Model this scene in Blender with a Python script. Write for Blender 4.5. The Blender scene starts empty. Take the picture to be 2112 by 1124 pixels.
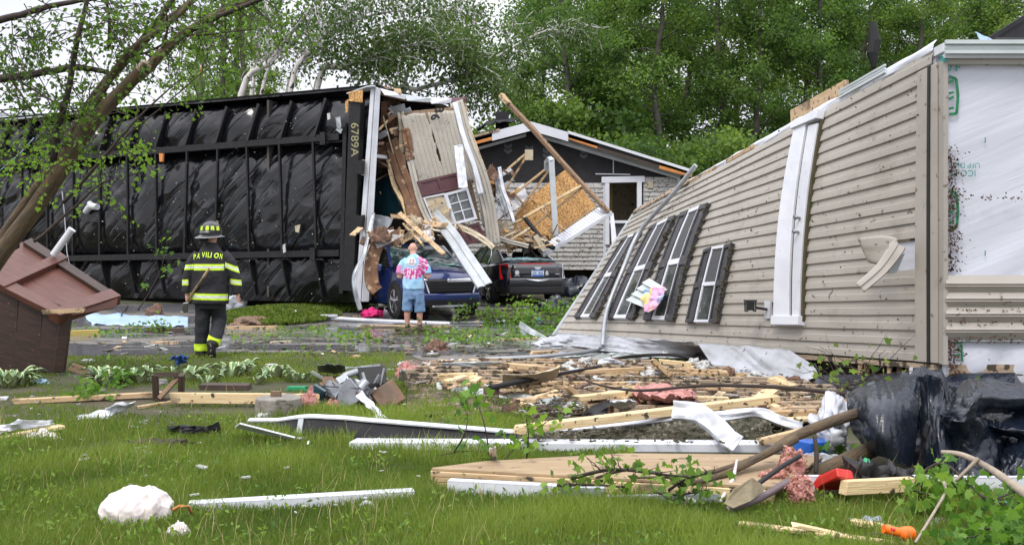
import bpy, math, random
import numpy as np
from mathutils import Vector, Matrix, noise
from mathutils.bvhtree import BVHTree

SC = bpy.context.scene
COL = SC.collection
R = random.Random(7)
rad = math.radians

# ---------------------------------------------------------------- camera
F = 2000.0                      # focal length in photo pixels
CH = 1.4                        # eye height
HZ = 538.0                      # horizon row in the photo
cam = bpy.data.cameras.new('camera'); co = bpy.data.objects.new('camera', cam); COL.objects.link(co)
co.location = (0, 0, CH); co.rotation_euler = (rad(90), 0, 0)
cam.sensor_width = 36; cam.lens = F / 2112 * 36
cam.shift_y = -(562 - HZ) / 2112
cam.clip_start = 0.1; cam.clip_end = 800
SC.camera = co
# ---------------------------------------------------------------- sky: pale overcast
W = bpy.data.worlds.new('World'); SC.world = W; W.use_nodes = True
nt = W.node_tree; nt.nodes.clear()
wo = nt.nodes.new('ShaderNodeOutputWorld'); bg = nt.nodes.new('ShaderNodeBackground')
sky = nt.nodes.new('ShaderNodeTexSky'); sky.sky_type = 'NISHITA'; sky.sun_disc = False
sky.sun_elevation = rad(52); sky.sun_rotation = rad(205); sky.air_density = 1.2; sky.dust_density = 3
tc = nt.nodes.new('ShaderNodeTexCoord'); mp = nt.nodes.new('ShaderNodeMapping'); mp.inputs['Scale'].default_value = (1, 1, 3)
cn = nt.nodes.new('ShaderNodeTexNoise'); cn.inputs['Scale'].default_value = 2.2; cn.inputs['Detail'].default_value = 6
cr = nt.nodes.new('ShaderNodeValToRGB')
cr.color_ramp.elements[0].position = .3; cr.color_ramp.elements[0].color = (5.6, 5.75, 6.5, 1)
cr.color_ramp.elements[1].position = .75; cr.color_ramp.elements[1].color = (8.6, 8.5, 8.9, 1)
mx = nt.nodes.new('ShaderNodeMix'); mx.data_type = 'RGBA'; mx.inputs[0].default_value = .9
L = nt.links.new
L(tc.outputs['Generated'], mp.inputs[0]); L(mp.outputs[0], cn.inputs['Vector']); L(cn.outputs['Fac'], cr.inputs[0])
# an overcast sky is about twice as bright overhead as near the horizon
sz = nt.nodes.new('ShaderNodeSeparateXYZ'); mr = nt.nodes.new('ShaderNodeMapRange'); mr.inputs[1].default_value = .22; mr.inputs[2].default_value = .85; mr.inputs[3].default_value = 1; mr.inputs[4].default_value = 2.6
vm = nt.nodes.new('ShaderNodeVectorMath'); vm.operation = 'SCALE'
L(tc.outputs['Generated'], sz.inputs[0]); L(sz.outputs[2], mr.inputs[0]); L(cr.outputs[0], vm.inputs[0]); L(mr.outputs[0], vm.inputs['Scale'])
L(sky.outputs[0], mx.inputs[6]); L(vm.outputs[0], mx.inputs[7]); L(mx.outputs[2], bg.inputs[0])
bg.inputs[1].default_value = .10
L(bg.outputs[0], wo.inputs[0])
sun = bpy.data.lights.new('sun', 'SUN'); so = bpy.data.objects.new('sun', sun); COL.objects.link(so)
sun.energy = 1.15; sun.angle = rad(14); sun.color = (1, .93, .82)
so.location = (0, 0, 30)
_d = Vector((.35, .62, -1)).normalized(); so.rotation_euler = _d.to_track_quat('-Z', 'Y').to_euler()
SC.view_settings.view_transform = 'Standard'; SC.view_settings.look = 'None'
SC.view_settings.exposure = .6; SC.view_settings.gamma = 1

# ---------------------------------------------------------------- geometry helpers
def V(*a): return Vector(a)
def P(px, py, d): return Vector(((px-1056)/F*d, d, CH-(py-HZ)/F*d))
def gz(x, y):
    t = min(max((y-18.5)/8.5, 0), 1); return .4*t*t*(3-2*t)
def G(px, py, h=0):             # point of the ground (plus h) seen at a photo pixel
    d = (CH-h)*F/max(py-HZ, 12)
    for _ in range(12):
        d = (CH-h-gz(0, d))*F/max(py-HZ, 12)*.5+d*.5
    return Vector(((px-1056)/F*d, d, gz(0, d)+h))
def onplane(px, py, o, n, off=0):
    r = Vector(((px-1056)/F, 1, -(py-HZ)/F)); c = Vector((0, 0, CH)); n = Vector(n).normalized()
    o = Vector(o)+n*off
    return c+r*((o-c).dot(n)/r.dot(n))
def nz(p, s=1.0, seed=0): return noise.noise(Vector((p[0]*s+seed*7.3, p[1]*s-seed*3.1, p[2]*s+seed)))
def catmull(ps, t):
    n = len(ps)-1; t = min(max(t, 0), 1)*n; i = min(int(t), n-1); f = t-i
    a, b, c, d = ps[max(i-1, 0)], ps[i], ps[i+1], ps[min(i+2, n)]
    return .5*((2*b)+(c-a)*f+(2*a-5*b+4*c-d)*f*f+(3*b-a-3*c+d)*f**3)

# ---------------------------------------------------------------- scene-graph helpers
WL = {}
def props(o, label=None, cat=None, group=None, kind=None):
    if label: o['label'] = label
    if cat: o['category'] = cat
    if group: o['group'] = group
    if kind: o['kind'] = kind
    return o
def thing(name, label, cat, loc=(0, 0, 0), group=None):
    o = bpy.data.objects.new(name, None); COL.objects.link(o); o.location = loc; o.empty_display_size = .2
    WL[o.name] = Vector(loc); return props(o, label, cat, group)
def link(name, me, parent=None, loc=None):
    o = bpy.data.objects.new(name, me); COL.objects.link(o)
    if parent: o.parent = parent; WL[o.name] = WL[parent.name]
    else:
        o.location = loc; WL[o.name] = Vector(loc)
    return o
def copytree(o, parent=None):
    c = o.copy(); COL.objects.link(c)
    if parent: c.parent = parent
    for ch in list(o.children): copytree(ch, c)
    return c

class MB:
    def __init__(s): s.v = []; s.f = []; s.u = []
    def add(s, vs, fs, us=None):
        b = len(s.v); s.v += [Vector(p) for p in vs]
        for i, f in enumerate(fs):
            s.f.append([b+k for k in f]); s.u.append(us[i] if us else [(vs[k][0], vs[k][2]) for k in f])
    def beam(s, a, b, w, t, up=(0, 0, 1), taper=1, rag=0):
        a = Vector(a); b = Vector(b); x = (b-a); l = x.length; x.normalize(); up = Vector(up)
        y = up.cross(x)
        if y.length < 1e-4: y = Vector((1, 0, 0)).cross(x)
        y.normalize(); z = x.cross(y); vs = []
        for e, (q, k) in enumerate(((a, 1), (b, taper))):
            for sy, sz in ((-1, -1), (1, -1), (1, 1), (-1, 1)):
                vs.append(q+y*sy*w/2*k+z*sz*t/2*k+x*(R.uniform(-rag, rag) if rag else 0))
        o = R.random()*20
        fs = [(0, 1, 5, 4), (1, 2, 6, 5), (2, 3, 7, 6), (3, 0, 4, 7), (3, 2, 1, 0), (4, 5, 6, 7)]
        us = [[(o, o), (o, o+w), (o+l, o+w), (o+l, o)], [(o, o+w), (o, o+w+t), (o+l, o+w+t), (o+l, o+w)],
              [(o, o+2*w), (o, o+3*w), (o+l, o+3*w), (o+l, o+2*w)], [(o, o), (o, o+t), (o+l, o+t), (o+l, o)],
              [(0, 0), (w, 0), (w, t), (0, t)], [(0, 0), (w, 0), (w, t), (0, t)]]
        s.add(vs, fs, us); return s
    def box(s, c, d, rz=0):
        c = Vector(c); x = Vector((math.cos(rz), math.sin(rz), 0))*d[0]/2
        return s.beam(c-x, c+x, d[1], d[2])
    def slab(s, q, t, n=None):   # polygon with thickness along -n
        q = [Vector(p) for p in q]; n = Vector(n) if n else (q[1]-q[0]).cross(q[2]-q[0]).normalized()
        m = len(q); vs = q+[p-n*t for p in q]
        ex = (q[1]-q[0]).normalized(); ey = n.cross(ex)
        uv = [((p-q[0]).dot(ex), (p-q[0]).dot(ey)) for p in q]
        fs = [list(range(m)), list(range(2*m-1, m-1, -1))]; us = [uv, [uv[2*m-1-k] if k >= m else uv[k] for k in range(2*m-1, m-1, -1)] if 0 else list(reversed(uv))]
        for i in range(m):
            j = (i+1) % m; fs.append((i, m+i, m+j, j)); us.append([uv[i], uv[i], uv[j], uv[j]])
        s.add(vs, fs, us); return s
    def tube(s, ps, rs, n=8, cap=True):
        ps = [Vector(p) for p in ps]
        if not hasattr(rs, '__len__'): rs = [rs]*len(ps)
        vs = []; fs = []; us = []; a = None; L_ = 0; ls = []
        for i, p in enumerate(ps):
            t = (ps[min(i+1, len(ps)-1)]-ps[max(i-1, 0)]).normalized()
            if a is None: a = t.cross(Vector((.3, .2, 1))).normalized()
            a = (a-t*a.dot(t)).normalized(); b = t.cross(a)
            if i: L_ += (p-ps[i-1]).length
            ls.append(L_)
            for k in range(n):
                q = 2*math.pi*k/n; vs.append(p+(a*math.cos(q)+b*math.sin(q))*rs[i])
        for i in range(len(ps)-1):
            for k in range(n):
                k2 = (k+1) % n
                fs.append((i*n+k, i*n+k2, i*n+n+k2, i*n+n+k))
                c0, c1 = k/n*6.28*rs[i], (k+1)/n*6.28*rs[i]
                us.append([(ls[i], c0), (ls[i], c1), (ls[i+1], c1), (ls[i+1], c0)])
        if cap:
            fs.append(list(range(n-1, -1, -1))); us.append([(0, 0)]*n)
            fs.append([(len(ps)-1)*n+k for k in range(n)]); us.append([(0, 0)]*n)
        s.add(vs, fs, us); return s
    def grid(s, fn, nu, nv, uv=None, flip=False, su=1, sv=1):
        vs = [fn(i/nu, j/nv) for j in range(nv+1) for i in range(nu+1)]; fs = []; us = []
        for j in range(nv):
            for i in range(nu):
                a = j*(nu+1)+i; q = (a, a+1, a+nu+2, a+nu+1)
                w = [(i/nu*su, j/nv*sv), ((i+1)/nu*su, j/nv*sv), ((i+1)/nu*su, (j+1)/nv*sv), (i/nu*su, (j+1)/nv*sv)]
                if flip: q = q[::-1]; w = w[::-1]
                fs.append(q); us.append(w)
        s.add(vs, fs, us); return s
    def lathe(s, prof, c=(0, 0, 0), axis='z', n=20):
        vs = []; fs = []; c = Vector(c)
        for r, h in prof:
            for k in range(n):
                q = 2*math.pi*k/n; a, b = r*math.cos(q), r*math.sin(q)
                vs.append(c+(Vector((a, b, h)) if axis == 'z' else Vector((a, h, b)) if axis == 'y' else Vector((h, a, b))))
        for i in range(len(prof)-1):
            for k in range(n):
                k2 = (k+1) % n; fs.append((i*n+k, i*n+k2, i*n+n+k2, i*n+n+k))
        s.add(vs, fs); return s
    def build(s, name, m, parent=None, label=None, cat=None, group=None, kind=None, smooth=None, thick=0, bevel=0, sub=0, loc=None):
        me = bpy.data.meshes.new(name)
        if parent: o0 = WL[parent.name]
        elif loc is not None: o0 = Vector(loc)
        else:
            a = np.array([tuple(p) for p in s.v]); o0 = Vector((float((a[:, 0].min()+a[:, 0].max())/2), float((a[:, 1].min()+a[:, 1].max())/2), float(a[:, 2].min())))
        me.from_pydata([p-o0 for p in s.v], [], s.f)
        ul = me.uv_layers.new(name='UVMap'); k = [c for f in s.u for q in f for c in q]
        ul.data.foreach_set('uv', k)
        if m: me.materials.append(m)
        if smooth:
            me.polygons.foreach_set('use_smooth', [True]*len(me.polygons))
            if smooth < 179: me.set_sharp_from_angle(angle=rad(smooth))
        me.update()
        o = link(name, me, parent, o0)
        if thick:
            q = o.modifiers.new('solid', 'SOLIDIFY'); q.thickness = thick; q.offset = -1
        if bevel:
            q = o.modifiers.new('bevel', 'BEVEL'); q.width = bevel; q.segments = 1; q.limit_method = 'ANGLE'
        if sub:
            q = o.modifiers.new('sub', 'SUBSURF'); q.levels = sub; q.render_levels = sub
        return props(o, label, cat, group, kind)

def build_each(mb, n, name, m, root, **k):   # one object per n-vertex piece
    for i in range(0, len(mb.v), n):
        q = MB(); q.v = mb.v[i:i+n]; s_ = [j for j, f in enumerate(mb.f) if i <= f[0] < i+n]; q.f = [[a-i for a in mb.f[j]] for j in s_]; q.u = [mb.u[j] for j in s_]; q.build(name, m, root, **k)

def patch(rows, nu, nv, fold=0, fs=6, seed=0, mb=None, stretch=(1, 1), ridged=True):
    """smooth sheet through a grid of control points with folds pushed along its normal"""
    def f(u, v):
        return catmull([catmull(r, u) for r in rows], v)
    def g(u, v):
        p = f(u, v)
        if fold:
            e = .01; n = (f(min(u+e, 1), v)-f(max(u-e, 0), v)).cross(f(u, min(v+e, 1))-f(u, max(v-e, 0)))
            if n.length > 0: n.normalize()
            q = Vector((u*fs*stretch[0]+seed*5, v*fs*stretch[1]+seed, seed*.7))
            h = noise.noise(q)+.5*noise.noise(q*2.1)+.25*noise.noise(q*4.3)
            if ridged: h = .6-1.6*abs(noise.noise(q))-.7*abs(noise.noise(q*2.3+Vector((3, 1, 2))))
            h += .14*max(0, 1-9*abs(noise.noise(q*1.7+Vector((9, 2, 4)))))+.05*max(0, 1-9*abs(noise.noise(q*3.1+Vector((1, 7, 4)))))
            p = p+n*h*fold
        return p
    return (mb or MB()).grid(g, nu, nv)
def blobmesh(c, d, seed=0, amp=.25, fs=2.5, n=36, flat=True):
    """crumpled lump resting at c with size d"""
    c = Vector(c); mb = MB()
    def f(u, v):
        a = u*2*math.pi; b = (v-.5)*math.pi
        q = Vector((math.cos(a)*math.cos(b), math.sin(a)*math.cos(b), math.sin(b)))
        h = 1+amp*(noise.noise(q*fs*.7+Vector((seed*3.7, seed, 0)))*1.1+.55*noise.noise(q*fs*2+Vector((0, seed*2.1, 5)))+.35*noise.noise(q*fs*4.5+Vector((seed, 0, 5))))
        q = q*h; z = q.z
        if flat: z = max(z, -.35)+.35
        return c+Vector((q.x*d[0]/2, q.y*d[1]/2, z*d[2]/1.35 if flat else q.z*d[2]/2))
    return mb.grid(f, n, n//2)

def heap(name, px, py, d, spread, n, ms, label, cat, seed, ln=(.15, .6)):
    """a jumble of torn sticks and scraps in one heap: one thing, one part per material"""
    r = random.Random(seed); c = P(px, py, d); root = thing(name, label, cat, c)
    for m in ms:
        mb = MB()
        for _ in range(n//len(ms)):
            p = c+V(r.gauss(0, spread[0]), r.gauss(0, spread[1]), r.gauss(0, spread[2])); q = V(r.uniform(-1, 1), r.uniform(-.6, .6), r.uniform(-.6, .6)).normalized()*r.uniform(*ln)
            mb.beam(p-q/2, p+q/2, r.choice((.03, .05, .09, .14)), r.choice((.01, .02, .03)), up=(r.uniform(-.5, .5), -1, r.uniform(-.5, 1)))
        mb.build('scrap', M[m], root, kind='stuff')
def insul(px, py, d, size, label, seed, ground=False, name='insulation_clump'):
    c = G(px, py)-V(0, 0, .01) if ground else P(px, py, d); root = thing(name, label, 'insulation', c); b = blobmesh(c, size, seed, .55, 2.6, 44, flat=ground); b.build('batt', M['pink'], root, smooth=180)
    r = random.Random(seed); q = [tuple(r.choice(b.v)+V(r.gauss(0, .008), r.gauss(0, .008), r.gauss(0, .008))) for _ in range(900)]
    leafcloud('fuzz', np.array(q), .020, M['pinkfuzz'], root, 'card', seed, droop=0)
# ---------------------------------------------------------------- material helper
MATS = {}
def nodes(name):
    m = bpy.data.materials.new(name); m.use_nodes = True; t = m.node_tree
    return m, t, t.nodes['Principled BSDF'], t.nodes.new, t.links.new
def mat(name, c1, c2=None, sc=4, rough=.6, metal=0, bump=0, bs=30, coord='Object', stretch=(1, 1, 1), dirt=None, dirt2=None, spec=.5, rvar=0, lo=.35, hi=.65, rot=None, coat=0, trans=0, det=5, bdist=.02):
    """noise-mixed base colour; dirt = (colour, threshold, scale, softness)"""
    m, t, b, N, K = nodes(name); c2 = c2 or tuple(x*.75 for x in c1)
    tcn = N('ShaderNodeTexCoord'); mpn = N('ShaderNodeMapping'); mpn.inputs['Scale'].default_value = stretch
    if rot: mpn.inputs['Rotation'].default_value = rot
    K(tcn.outputs[coord], mpn.inputs[0])
    n1 = N('ShaderNodeTexNoise'); n1.inputs['Scale'].default_value = sc; n1.inputs['Detail'].default_value = det; K(mpn.outputs[0], n1.inputs['Vector'])
    r1 = N('ShaderNodeValToRGB'); r1.color_ramp.elements[0].position = lo; r1.color_ramp.elements[1].position = hi
    r1.color_ramp.elements[0].color = (*c1, 1); r1.color_ramp.elements[1].color = (*c2, 1); K(n1.outputs['Fac'], r1.inputs[0])
    out = r1.outputs[0]
    for i, dd in enumerate((dirt, dirt2)):
        if not dd: continue
        dc, th, ds, so_ = dd
        n2 = N('ShaderNodeTexNoise'); n2.inputs['Scale'].default_value = ds; n2.inputs['Detail'].default_value = 3
        K(tcn.outputs['Object'], n2.inputs['Vector'])
        r2 = N('ShaderNodeMapRange'); r2.inputs[1].default_value = th; r2.inputs[2].default_value = th+so_; K(n2.outputs['Fac'], r2.inputs[0])
        x = N('ShaderNodeMix'); x.data_type = 'RGBA'; K(r2.outputs[0], x.inputs[0]); K(out, x.inputs[6]); x.inputs[7].default_value = (*dc, 1); out = x.outputs[2]
    K(out, b.inputs['Base Color'])
    b.inputs['Roughness'].default_value = rough; b.inputs['Metallic'].default_value = metal
    b.inputs['Specular IOR Level'].default_value = spec
    if coat: b.inputs['Coat Weight'].default_value = coat; b.inputs['Coat Roughness'].default_value = .05
    if trans: b.inputs['Transmission Weight'].default_value = trans
    if rvar:
        r3 = N('ShaderNodeMapRange'); r3.inputs[3].default_value = rough-rvar; r3.inputs[4].default_value = rough+rvar; K(n1.outputs['Fac'], r3.inputs[0]); K(r3.outputs[0], b.inputs['Roughness'])
    if bump:
        n3 = N('ShaderNodeTexNoise'); n3.inputs['Scale'].default_value = bs; n3.inputs['Detail'].default_value = 4; K(mpn.outputs[0], n3.inputs['Vector'])
        bb = N('ShaderNodeBump'); bb.inputs['Strength'].default_value = bump; bb.inputs['Distance'].default_value = bdist; K(n3.outputs['Fac'], bb.inputs['Height']); K(bb.outputs[0], b.inputs['Normal'])
    MATS[name] = m; return m
def leafmat(name, c1, c2, tr=.35, sc=1.5):
    """two-sided leaves, colour varies per leaf through the 'tone' attribute"""
    m, t, b, N, K = nodes(name); at = N('ShaderNodeAttribute'); at.attribute_name = 'tone'
    r = N('ShaderNodeValToRGB'); r.color_ramp.elements[0].color = (*c1, 1); r.color_ramp.elements[1].color = (*c2, 1)
    K(at.outputs['Fac'], r.inputs[0]); oi = N('ShaderNodeObjectInfo'); hs = N('ShaderNodeHueSaturation'); ra = N('ShaderNodeMapRange'); ra.inputs[3].default_value = .485; ra.inputs[4].default_value = .515; K(oi.outputs['Random'], ra.inputs[0]); K(ra.outputs[0], hs.inputs['Hue'])
    rb = N('ShaderNodeMapRange'); rb.inputs[3].default_value = 1.22; rb.inputs[4].default_value = .78; K(oi.outputs['Random'], rb.inputs[0]); K(rb.outputs[0], hs.inputs['Value']); K(r.outputs[0], hs.inputs['Color']); r = hs
    K(r.outputs[0], b.inputs['Base Color']); b.inputs['Roughness'].default_value = .55; b.inputs['Specular IOR Level'].default_value = .22
    tl = N('ShaderNodeBsdfTranslucent'); ms = N('ShaderNodeMixShader'); ms.inputs[0].default_value = tr
    x = N('ShaderNodeMix'); x.data_type = 'RGBA'; x.blend_type = 'MULTIPLY'; x.inputs[0].default_value = 1; K(r.outputs[0], x.inputs[6]); x.inputs[7].default_value = (1.5, 1.5, .7, 1)
    K(x.outputs[2], tl.inputs[0]); K(b.outputs[0], ms.inputs[1]); K(tl.outputs[0], ms.inputs[2]); K(ms.outputs[0], t.nodes['Material Output'].inputs[0])
    return m

DIRT = (.05, .04, .025)
SIDEDIRT = ((.06, .05, .03), .66, 22, .03)
M = dict(
 rustboard=mat('rustboard', (.22, .115, .06), (.12, .065, .04), sc=4, rough=.85, bump=.5, bs=12, dirt=((.36, .26, .17), .6, 7, .08)),
 bladeclay=mat('bladeclay', (.24, .20, .12), (.15, .12, .07), sc=9, rough=.6, bump=.4),
 pine=mat('pine', (.58, .42, .25), (.44, .30, .16), sc=3, coord='UV', stretch=(1, 14, 1), rough=.7, bump=.3, bs=8, dirt=(DIRT, .58, 14, .08), dirt2=((.16, .11, .07), .54, 3, .12)),
 pinepale=mat('pinepale', (.72, .57, .34), (.58, .42, .22), sc=3, coord='UV', stretch=(1, 14, 1), rough=.7, bump=.3, bs=8, dirt=(DIRT, .62, 18, .05), dirt2=((.26, .19, .12), .56, 3.5, .12)),
 pinedirty=mat('pinedirty', (.42, .33, .23), (.27, .20, .14), sc=3, coord='UV', stretch=(1, 14, 1), rough=.75, bump=.4, bs=8, dirt=(DIRT, .52, 12, .06)),
 oldwood=mat('oldwood', (.20, .13, .08), (.30, .20, .12), sc=3, coord='UV', stretch=(1, 12, 1), rough=.75, bump=.5, bs=8, dirt=(DIRT, .6, 14, .08)),
 brownwood=mat('brownwood', (.050, .024, .015), (.025, .014, .010), sc=2.5, coord='UV', stretch=(1, 9, 1), rough=.5, bump=.15, bs=7, dirt=((.2, .14, .09), .70, 25, .03)),
 redwood=mat('redwood', (.125, .046, .030), (.080, .030, .021), sc=2.5, coord='UV', stretch=(1, 9, 1), rough=.45, bump=.2, bs=7, dirt=((.03, .03, .02), .68, 16, .04)),
 darkwood=mat('darkwood', (.045, .03, .022), (.085, .055, .04), sc=2.5, coord='UV', stretch=(1, 12, 1), rough=.7, bump=.4, bs=7),
 osb=mat('osb', (.56, .32, .11), (.30, .15, .05), sc=30, coord='Object', stretch=(1, 1, .5), rough=.75, bump=.4, bs=40, lo=.42, hi=.58, dirt=((.66, .42, .18), .58, 22, .03), dirt2=((.04, .025, .02), .68, 1.6, .06)),
 orangewood=mat('orangewood', (.62, .25, .07), (.50, .19, .05), sc=3, rough=.7, stretch=(1, 1, 6)),
 plywood=mat('plywood', (.36, .265, .155), (.27, .19, .11), sc=2.5, rough=.75, stretch=(1, 8, 1), bump=.15, bs=20, dirt=((.12, .08, .05), .6, 9, .1)),
 white=mat('white', (.60, .62, .66), (.50, .52, .56), sc=3, rough=.42, dirt=((.12, .10, .07), .70, 26, .02)),
 whitefresh=mat('whitefresh', (.64, .66, .71), (.57, .59, .64), sc=2, rough=.4, dirt=((.2, .18, .14), .74, 20, .02)),
 greytrim=mat('greytrim', (.42, .45, .47), (.34, .37, .39), sc=3, rough=.45, dirt=((.08, .07, .05), .68, 24, .03)),
 beige=mat('beige', (.37, .345, .295), (.32, .30, .255), sc=2, rough=.55, dirt=SIDEDIRT, bump=.1, bs=60),
 tan=mat('tan', (.42, .36, .25), (.5, .44, .33), sc=4, rough=.7, dirt=(DIRT, .62, 14, .05)),
 blackmetal=mat('blackmetal', (.008, .008, .009), (.015, .015, .016), sc=8, rough=.5, spec=.35, dirt=((.10, .09, .08), .72, 40, .02)),
 rubber=mat('rubber', (.012, .012, .013), rough=.75),
 blackfelt=mat('blackfelt', (.012, .012, .014), (.020, .020, .023), sc=3, rough=.85, bump=.3, bs=20, dirt=((.25, .24, .22), .745, 30, .015)),
 shutter=mat('shutter', (.035, .035, .04), (.05, .05, .055), sc=6, rough=.5, dirt=((.16, .14, .1), .64, 22, .05)),
 maroon=mat('maroon', (.085, .028, .033), (.065, .02, .025), sc=5, rough=.55, dirt=((.02, .01, .01), .66, 20, .05)),
 pink=mat('pink', (.58, .30, .27), (.38, .15, .13), sc=22, rough=.95, bump=1, bs=40, dirt=((.3, .2, .12), .64, 12, .05)),
 browninsul=mat('browninsul', (.20, .12, .085), (.11, .065, .045), sc=14, rough=.95, bump=1, bs=40),
 concrete=mat('concrete', (.26, .24, .21), (.17, .155, .135), sc=7, rough=.85, bump=.6, bs=30, dirt=((.07, .07, .04), .6, 6, .06)),
 steel=mat('steel', (.27, .285, .30), (.18, .19, .205), sc=6, rough=.38, metal=.8, dirt=((.10, .06, .03), .6, 10, .08)),
 conduit=mat('conduit', (.34, .36, .38), (.28, .30, .32), sc=6, rough=.35, metal=.4, dirt=((.10, .08, .05), .68, 16, .04)),
 rust=mat('rust', (.22, .13, .08), (.14, .10, .07), sc=9, rough=.6, metal=.2, bump=.2),
 mud=mat('mud', (.06, .047, .035), (.035, .027, .02), sc=9, rough=.9, bump=1, bs=20),
 bark=mat('bark', (.125, .085, .045), (.06, .046, .030), sc=5, coord='UV', stretch=(1, 5, 1), rough=.85, bump=.8, bs=16, dirt=((.30, .13, .04), .66, 5, .1), dirt2=((.08, .10, .04), .60, 2.2, .2)),
 darkbark=mat('darkbark', (.05, .036, .03), (.03, .022, .018), sc=6, rough=.85, bump=.5, bs=20),
 greybark=mat('greybark', (.11, .10, .085), (.06, .055, .045), sc=3, rough=.9, bump=.5, bs=8),
 birch=mat('birch', (.62, .60, .58), (.48, .46, .44), sc=3, rough=.8, dirt=((.05, .045, .04), .62, 3.2, .03)),
 skin=mat('skin', (.58, .33, .25), (.50, .26, .19), sc=9, rough=.55),
 tarp=mat('tarp', (.006, .009, .017), (.010, .015, .027), sc=4, rough=.24, bump=.6, bs=9, spec=.5, bdist=.03, dirt=((.2, .2, .2), .77, 60, .01)),
 cloudplastic=mat('cloudplastic', (.52, .54, .58), (.38, .40, .44), sc=5, rough=.3, bump=.5, bs=9),
 bagwhite=mat('bagwhite', (.66, .61, .59), (.56, .50, .48), sc=4, rough=.5, bump=.3, bs=14),
 litterwhite=mat('litterwhite', (.55, .56, .56), (.36, .36, .34), sc=12, rough=.8, bump=.5, bs=30, dirt=(DIRT, .62, 18, .05)),
 black=mat('black', (.01, .01, .012), (.016, .016, .018), sc=5, rough=.6),
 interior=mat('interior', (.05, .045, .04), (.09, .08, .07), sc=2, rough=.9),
 lightblue=mat('lightblue', (.38, .53, .72), (.43, .58, .76), sc=1.5, rough=.35),
 palegreen=mat('palegreen', (.50, .55, .55), (.43, .48, .48), sc=3, rough=.45),
 blue=mat('blue', (.02, .12, .48), (.015, .08, .35), rough=.35),
 red=mat('red', (.62, .03, .02), (.5, .02, .015), rough=.4),
 orange=mat('orange', (.85, .16, .01), (.75, .12, .01), rough=.35),
 cyan=mat('cyan', (.02, .32, .62), rough=.4), green=mat('green', (.03, .35, .15), rough=.4),
 magenta=mat('magenta', (.72, .02, .20), (.5, .01, .12), sc=9, rough=.7, bump=.5, bs=14),
 teal=mat('teal', (.006, .035, .05), (.01, .055, .07), sc=2, rough=.18, coat=.5),
 yellowwood=mat('yellowwood', (.45, .36, .10), (.38, .28, .08), sc=3, rough=.7),
 glass=mat('glass', (.045, .05, .05), (.09, .10, .095), sc=6, rough=.08, spec=.8, dirt=((.25, .26, .24), .62, 9, .1)),
 darkglass=mat('darkglass', (.012, .015, .016), (.02, .024, .025), sc=3, rough=.05, spec=.9),
 chrome=mat('chrome', (.75, .77, .8), rough=.15, metal=.9),
 screen=mat('screen', (.05, .052, .056), (.075, .077, .08), sc=60, rough=.7),
)
# ================================================================ special materials
def belly_mat():
    m, t, b, N, K = nodes('belly_plastic'); b.inputs['Base Color'].default_value = (.006, .0065, .008, 1); b.inputs['Roughness'].default_value = .17
    b.inputs['Specular IOR Level'].default_value = .5
    tc_ = N('ShaderNodeTexCoord'); hs = []
    for sc_, st, rt, dist, dd in ((4, (.03, 1, 1), .85, .030, 1), (9, (.025, 1, 1), .72, .012, 1), (1.2, (.6, 1, 1), .5, .04, 0)):
        r0 = N('ShaderNodeMapping'); r0.inputs['Rotation'].default_value = (0, 0, rt); K(tc_.outputs['UV'], r0.inputs[0])
        s0 = N('ShaderNodeMapping'); s0.inputs['Scale'].default_value = st; K(r0.outputs[0], s0.inputs[0])
        n_ = N('ShaderNodeTexNoise'); n_.inputs['Scale'].default_value = sc_; n_.inputs['Detail'].default_value = 3; n_.inputs['Distortion'].default_value = .08
        K(s0.outputs[0], n_.inputs['Vector'])
        bb = N('ShaderNodeBump'); bb.inputs['Strength'].default_value = 1; bb.inputs['Distance'].default_value = dist*2.4
        rg_ = N('ShaderNodeMapRange'); rg_.interpolation_type = 'SMOOTHSTEP'; rg_.inputs[1].default_value = .54 if dd else 0; rg_.inputs[2].default_value = .70 if dd else 1; K(n_.outputs['Fac'], rg_.inputs[0])
        mk = N('ShaderNodeTexNoise'); mk.inputs['Scale'].default_value = .55+.3*len(hs); mk.inputs['Detail'].default_value = 1; K(tc_.outputs['UV'], mk.inputs['Vector']); mr_ = N('ShaderNodeMapRange'); mr_.inputs[1].default_value = .46; mr_.inputs[2].default_value = .62; K(mk.outputs['Fac'], mr_.inputs[0])
        mu_ = N('ShaderNodeMath'); mu_.operation = 'MULTIPLY'; K(rg_.outputs[0], mu_.inputs[0]); K(mr_.outputs[0], mu_.inputs[1]); K(mu_.outputs[0], bb.inputs['Height'])
        if hs: K(hs[-1].outputs[0], bb.inputs['Normal'])
        hs.append(bb)
    K(hs[-1].outputs[0], b.inputs['Normal'])
    sp = N('ShaderNodeTexNoise'); sp.inputs['Scale'].default_value = 9; sp.inputs['Detail'].default_value = 2; K(tc_.outputs['UV'], sp.inputs['Vector'])
    rr = N('ShaderNodeMapRange'); rr.inputs[1].default_value = .80; rr.inputs[2].default_value = .81; K(sp.outputs['Fac'], rr.inputs[0])
    x = N('ShaderNodeMix'); x.data_type = 'RGBA'; K(rr.outputs[0], x.inputs[0]); x.inputs[6].default_value = (.006, .0065, .008, 1); x.inputs[7].default_value = (.3, .3, .26, 1); K(x.outputs[2], b.inputs['Base Color'])
    return m
M['belly'] = belly_mat()
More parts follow.
